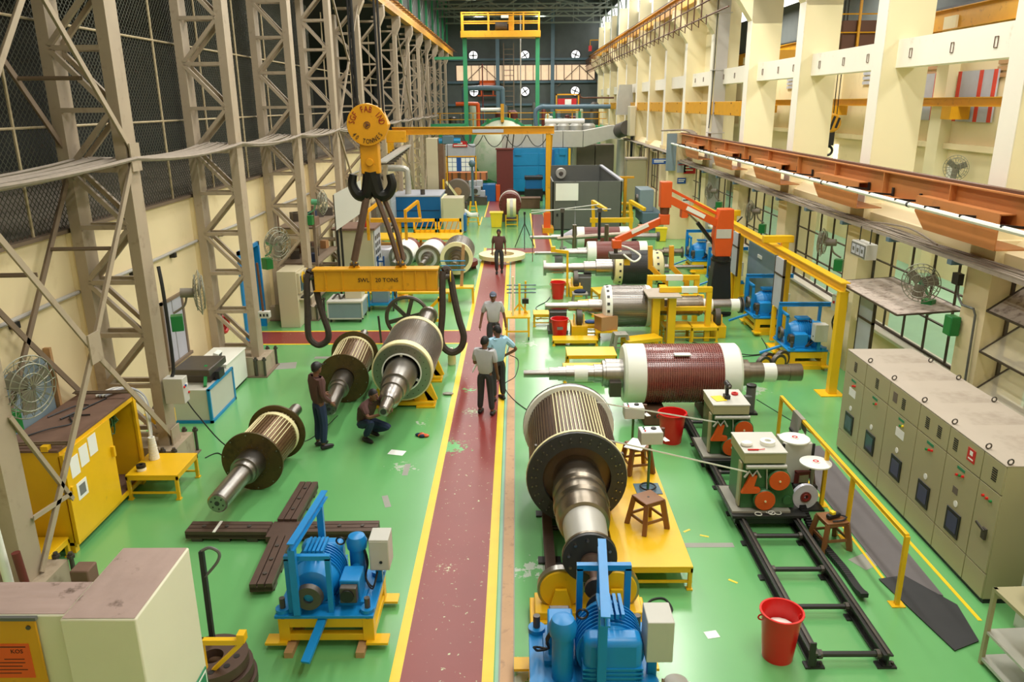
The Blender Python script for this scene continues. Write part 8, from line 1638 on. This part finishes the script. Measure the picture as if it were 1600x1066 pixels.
wsign('red square sign on the stub wall above the jib crane elbow', (8.0, 36.58, 3.05), 0.55, 0.42, 'redsign'); wsign('small blue sign on the stub wall below the red sign', (7.65, 36.58, 2.6), 0.4, 0.26, 'bluesign'); wsign('pale picture notice on the stub wall left of the red sign', (7.62, 36.58, 3.1), 0.42, 0.55, 'panelgrey', 1, 'redsign'); wsign('blue hanging direction sign left of the stub wall', (6.95, 38.5, 3.35), 0.75, 0.26, 'bluesign'); wsign('small white notice low on the stub wall', (7.9, 36.58, 1.6), 0.35, 0.35, 'paper', 1, 'black')
t = T('fire_extinguisher_box', 'red fire box hanging low on the stub wall', 'fire box', (7.95, 36.5, 1.1)); MB().box(-0.1, 0.1, -0.12, 0, 0, 0.42).build('box_body', 'redsign', t, 0.01); MB().box(-0.03, 0.03, -0.16, -0.12, 0.1, 0.2).build('handle', 'black', t)
# ---- ducts and process plant at the back
t = T('white_air_duct', 'long white square air duct bending to a fan housing at the back right', 'duct', (0, 56.6, -0.6))
xs = [0.4, 1.9, 3.3, 4.7]
for i in range(3): MB().box(xs[i], xs[i + 1] - 0.03, -0.6, 0.6, 3.85, 4.95).build('duct_section', 'duct', t, 0.01)
MB().prism([(4.7, 3.85), (6.6, 4.4), (7.3, 4.4), (7.3, 5.3), (6.6, 5.3), (4.7, 4.95)], 'xz', -0.6, 0.6).build('duct_bend', 'duct', t, 0.01); MB().box(-1.0, 0.38, -0.6, 0.6, 3.85, 4.95).build('duct_section', 'duct', t, 0.01)
MB().tube((7.2, 0, 4.9), (7.5, -2.6, 5.2), 0.5, 20).build('flex_collar', 'castiron', t); MB().box(7.45, 7.85, -3.8, -2.6, 4.7, 6.6).build('fan_housing', 'beige', t, 0.05); MB().prism([(7.0, 6.0), (8.2, 6.0), (8.0, 8.0), (7.2, 8.0)], 'xz', -0.4, 0.4).build('rising_duct', 'duct', t)
t = T('long_round_duct', 'long horizontal grey pipe with a bent end running behind the white duct', 'pipe', (0, 60, 0)); MB().path(bez([(1.5, 0, 4.6), (1.45, 0, 5.6), (1.9, 0, 5.95), (2.6, 0, 5.95), (7.0, 0, 5.95)], 6), 0.16, 10).build('pipe', 'teal', t); MB().tube((2.2, 1.4, 4.8), (5.2, 1.4, 4.8), 0.3, 14).build('insulated_pipe', 'duct', t)
for i in range(4): MB().lathe([(0, 0.5), (0.8, 0.5), (0.95, 0.35)], 16, 'z', (2.6 + 0.95 * i, 0.3, 3.8)).build('round_duct_top', 'duct', t)
t = T('brown_filter_cabinets', 'row of brown-grey filter cabinets under the white duct', 'cabinet', (4.2, 58.3, 0)); [MB().box(0.2 + 1.4 * i, 1.55 + 1.4 * i, 0, 1.5, 0.3, 3.3).build('cabinet_panel', 'brownbox', t, 0.02) for i in range(2)]; [MB().tube((x, -0.3, 0), (x, -0.3, 3.7), 0.3, 14).build('filter_pipe', 'duct', t) for x in (-0.1, 3.4)]; MB().box(-0.4, 3.8, 0, 1.4, 0, 0.3).build('base', 'castiron', t)
t = T('green_portal', 'green steel portal carrying a yellow railed platform near the end wall', 'portal', (-1.1, 62, 0))
for x in (-2.7, 2.75): MB().ibeam((x, 0, 0), (x, 0, 10.9), 0.3, 0.3, 0.03, (0, 1, 0)).build('portal_post', 'green', t)
MB().box(-5.0, -2.7, -0.1, 0.1, 9.4, 9.6).build('side_beam', 'green', t); MB().box(-5.6, -2.7, -0.4, 0.4, 4.55, 4.75).build('lower_landing', 'green', t)
MB().box(-2.95, 2.95, -0.8, 0.8, 10.9, 11.35).build('platform_beam', 'amber', t, 0.01)
pm2 = MB().box(-0.05, 0.05, -0.05, 0.05, 11.35, 12.6).mesh('rail_post', 'amber')
for x in (-2.85, -0.9, 0.95, 1.7, 2.85): inst(pm2, 'rail_post', t, (x, -0.75, 0)); inst(pm2, 'rail_post', t, (x, 0.75, 0))
for z in (11.95, 12.55):
    for y in (-0.75, 0.75): MB().box(-2.9, 2.9, y - 0.04, y + 0.04, z, z + 0.08).build('guard_rail', 'amber', t)
MB().tube((-0.4, 0, 11.75), (0.5, 0, 11.75), 0.35, 12).build('hoist_drum', 'castiron', t); MB().box(0.6, 1.0, -0.3, 0.3, 11.4, 12.4).build('hoist_motor', 'amber', t); MB().box(0.05, 0.6, -0.85, -0.8, 12.2, 12.4).build('white_plate', 'white', t)
pl = T('process_mezzanine', 'cluttered green steel mezzanine with pipes and tanks before the end wall', 'platform', (0, 66, 0))
MB().box(-6.8, 7.4, 0, 6, 4.2, 4.4).build('deck', 'green', pl)
for x in (-6.2, -3.5, -0.5, 2.6, 4.6, 6.8): MB().box(x - 0.15, x + 0.15, 0, 0.3, 0, 4.2).build('post', 'green', pl); MB().box(x - 0.04, x + 0.04, 0, 0.08, 4.4, 5.5).build('rail_post', 'amber', pl)
for z in (4.95, 5.45): MB().box(-6.8, 7.4, 0, 0.06, z, z + 0.06).build('guard_rail', 'amber', pl)
random.seed(11)
for i in range(26):
    x = random.uniform(-6.2, 6.8); h = random.uniform(0.5, 1.9); r = random.uniform(0.15, 0.42)
    MB().lathe([(4.4, r), (4.4 + h * 0.9, r), (4.4 + h, r * 0.6)], 12, 'z', (x, random.uniform(0.8, 5), 0)).build('vessel', random.choice(['teal', 'duct', 'castiron', 'tank', 'maroon', 'green', 'booth']), pl)
for (pts, r, mt_) in (([(-4.2, 0.5, 4.4), (-4.2, 0.5, 7.0), (-3.9, 0.5, 7.4), (-1.4, 0.5, 7.4), (-1.1, 0.5, 7.0), (-1.1, 0.5, 4.4)], 0.2, 'teal'), ([(-4.9, 0.2, 6.2), (-3.3, 0.2, 6.2), (-3.1, 0.2, 6.0), (-3.1, 0.2, 4.4)], 0.16, 'orange'), ([(-2.7, 0.6, 4.4), (-2.7, 0.6, 9.3)], 0.05, 'maroon'), ([(0.4, 0.6, 4.4), (0.4, 0.6, 13.0)], 0.05, 'duct'), ([(5.2, 0.4, 0), (5.2, 0.4, 6.4), (5.5, 0.4, 6.6), (8, 0.4, 6.6)], 0.07, 'darkrust')): MB().path(bez(pts, 5), r, 8).build('pipe', mt_, pl)
t = T('orange_drum', 'orange horizontal drum tank mounted under the end wall windows', 'drum', (-2.9, 83.4, 8.0)); MB().lathe([(-0.85, 0.3), (-0.75, 0.5), (0.75, 0.5), (0.85, 0.3)], 18, 'x').build('drum_shell', 'orange', t); [MB().box(x - 0.08, x + 0.08, -0.2, 0.2, -0.95, -0.3).build('drum_leg', 'orange', t) for x in (-0.6, 0.6)]; MB().bar((-1.0, 0, -1.0), (1.0, 0, -1.0), 0.3, 0.1).build('shelf_bracket', 'orange', t)
t = T('red_notice_platform', 'yellow railed landing with a red and white notice at the back right', 'platform', (4.0, 63.0, 5.6)); MB().box(-0.9, 0.9, 0, 1, 0, 0.15).build('deck', 'amber', t); [MB().box(x - 0.05, x + 0.05, -0.05, 0.05, 0.1, 1.3).build('rail_post', 'amber', t) for x in (-0.85, 0.85)]; MB().box(-0.9, 0.9, -0.05, 0.05, 1.2, 1.3).build('guard_rail', 'amber', t); q = MB().box(-0.75, 0.7, -0.1, -0.05, 0.4, 0.95).build('red_notice', 'redsign', t); MB().box(-0.2, 0.3, -0.11, -0.1, 0.5, 0.9).build('white_field', 'white', q); [MB().box(x - 0.1, x + 0.1, 0.4, 0.6, -5.6, 0).build('support_post', 'green', t) for x in (-1.0, 1.0)]
t = T('ladder_on_wall', 'thin steel ladder on the end wall in the middle', 'ladder', (-0.7, 83.0, 5)); [MB().box(x - 0.05, x + 0.05, -0.05, 0.05, 0, 7.0).build('stile', 'latdark', t) for x in (-0.5, 0.5)]; [MB().box(-0.5, 0.5, -0.04, 0.04, 0.4 + 0.5 * i, 0.46 + 0.5 * i).build('rung', 'latdark', t) for i in range(13)]
t = T('red_warning_lamp', 'small red warning lamp on an arm at the right end of the end wall', 'lamp', (7.2, 80.0, 11.0)); MB().box(-0.15, 0.15, -0.15, 0.15, 0, 0.5).build('lamp_body', 'redsign', t); MB().path([(0, 0, 0.5), (0, 0, 1.0), (0.9, 0, 1.0)], 0.05, 5).build('lamp_arm', 'amber', t)
# ---- machines and clutter under the left columns
t = T('tilted_white_board', 'big white board tilted on a black stand beside the lifting beam', 'board', (-5.05, 23.5, 0)); MB().prism([(-0.42, 2.55), (0.40, 3.10), (0.40, 4.05), (-0.42, 3.65)], 'xz', 0, 0.04).build('board_sheet', 'paper', t)
for x in (-0.42, -0.30): MB().box(x - 0.03, x + 0.03, 0.05, 0.11, 0, 3.6).build('stand_post', 'black', t)
MB().box(-0.7, 0.1, -0.1, 0.3, 0, 0.05).build('stand_foot', 'black', t)
t = T('beige_machine', 'beige machine cabinet with a dusty top and white side panels under the left columns', 'machine', (-5.55, 26.8, 0)); MB().box(-0.75, 0.55, 0, 1.4, 0.5, 2.05).build('machine_body', 'beige', t, 0.02); MB().box(0.55, 0.6, 0.1, 1.3, 0.7, 2.0).build('side_panel', 'panelgrey', t); [MB().box(0.6, 0.61, 0.2 + 0.35 * j, 0.4 + 0.35 * j, 0.9 + 0.25 * i, 1.05 + 0.25 * i).build('black_vent', 'black', t) for i in range(4) for j in range(3)]; MB().box(-0.85, 0.65, -0.1, 1.5, 2.05, 2.12).build('dusty_top', 'dusty', t); MB().box(-0.8, 0.6, -0.05, 1.4, 0, 0.5).build('base', 'black', t); MB().tube((0.3, 0.3, 2.12), (0.3, 0.3, 2.35), 0.08, 10).build('warning_lamp', 'redsign', t)
t = T('clear_wrapped_pallet', 'film-wrapped machine on a pallet right of the beige machine', 'pallet', (-5.2, 29.4, 0)); MB().box(-0.45, 0.45, -0.4, 0.4, 0.12, 1.0).build('wrapped_goods', 'film', t, 0.06); MB().box(-0.5, 0.5, -0.45, 0.45, 0, 0.12).build('pallet_base', 'booth', t)
t = T('blue_stand_frame', 'thin blue stand frame behind the lifting beam', 'frame', (-4.6, 25.9, 0)); [MB().box(x - 0.025, x + 0.025, -0.02, 0.02, 0, 1.3).build('post', 'bluesign', t) for x in (-0.1, 0.1)]; MB().box(-0.1, 0.1, -0.02, 0.02, 1.1, 1.15).build('crossbar', 'bluesign', t); MB().box(-0.3, 0.3, -0.2, 0.2, 0, 0.03).build('foot', 'bluesign', t)
t = T('storage_rack', 'dusty steel rack loaded with brown scrap parts behind the third left column', 'rack', (-6.7, 24.3, 0))
for z in (0.5, 1.5, 2.6): MB().box(-0.6, 0.6, -0.8, 2.2, z, z + 0.05).build('shelf', 'latdark', t)
for x in (-0.55, 0.55):
    for y in (-0.75, 2.15): MB().box(x - 0.04, x + 0.04, y - 0.04, y + 0.04, 0, 3.3).build('post', 'latdark', t)
for i in range(20): MB().cb((random.uniform(-.4, .4), random.uniform(-.6, 2), (0.55, 1.55, 2.65)[i % 3] + 0.13), (random.uniform(.15, .4), random.uniform(.15, .5), 0.26), random.uniform(0, 3)).build('stored_part', random.choice(['dusty', 'castiron', 'card', 'navy', 'grey']), t)
for k, (y, mts) in enumerate(((30.5, ('grey', 'latdark')), (34.8, ('brownbox', 'beige')), (39.0, ('panelgrey', 'castiron')))):
    t = T('wall_cabinet', 'dusty ' + ('grey', 'brown', 'pale')[k] + ' machine cabinet standing behind the left columns', 'cabinet', (-6.75, y, 0), 0); MB().box(-0.5, 0.5, 0, 1.6, 0, 1.7 + 0.3 * k).build('cabinet_body', mts[0], t, 0.01); MB().box(-0.4, 0.3, 0.2, 1.2, 1.7 + 0.3 * k, 2.2 + 0.3 * k).build('upper_unit', mts[1], t, 0.01); MB().box(0.5, 0.52, 0.1, 1.5, 0.2, 1.5).build('door', mts[0], t)
t = T('tall_beige_column', 'tall pale wardrobe-like cabinet with a brown side below the gantry left end', 'cabinet', (-4.55, 44.3, 0)); MB().box(-0.45, 0.2, 0, 1.0, 0.3, 4.4).build('cabinet_body', 'beige', t, 0.02); MB().box(0.22, 0.5, 0, 1.0, 0.3, 4.4).build('brown_side', 'darkwood', t); MB().box(-0.45, 0.5, 0, 1.0, 0, 0.3).build('plinth', 'black', t)
t = T('grey_wall_tray', 'stepped grey cable tray climbing under the gantry left end', 'cable tray', (-5.6, 33, 3.9)); MB().bar((0, 0, 0), (0.3, 6.0, 0.4), 0.4, 0.06).build('tray', 'duct', t); [MB().box(-0.25, 0.45, 0.5 + 0.7 * i, 0.6 + 0.7 * i, 0.05 * i - 0.12, 0.05 * i - 0.03).build('bracket', 'castiron', t) for i in range(8)]
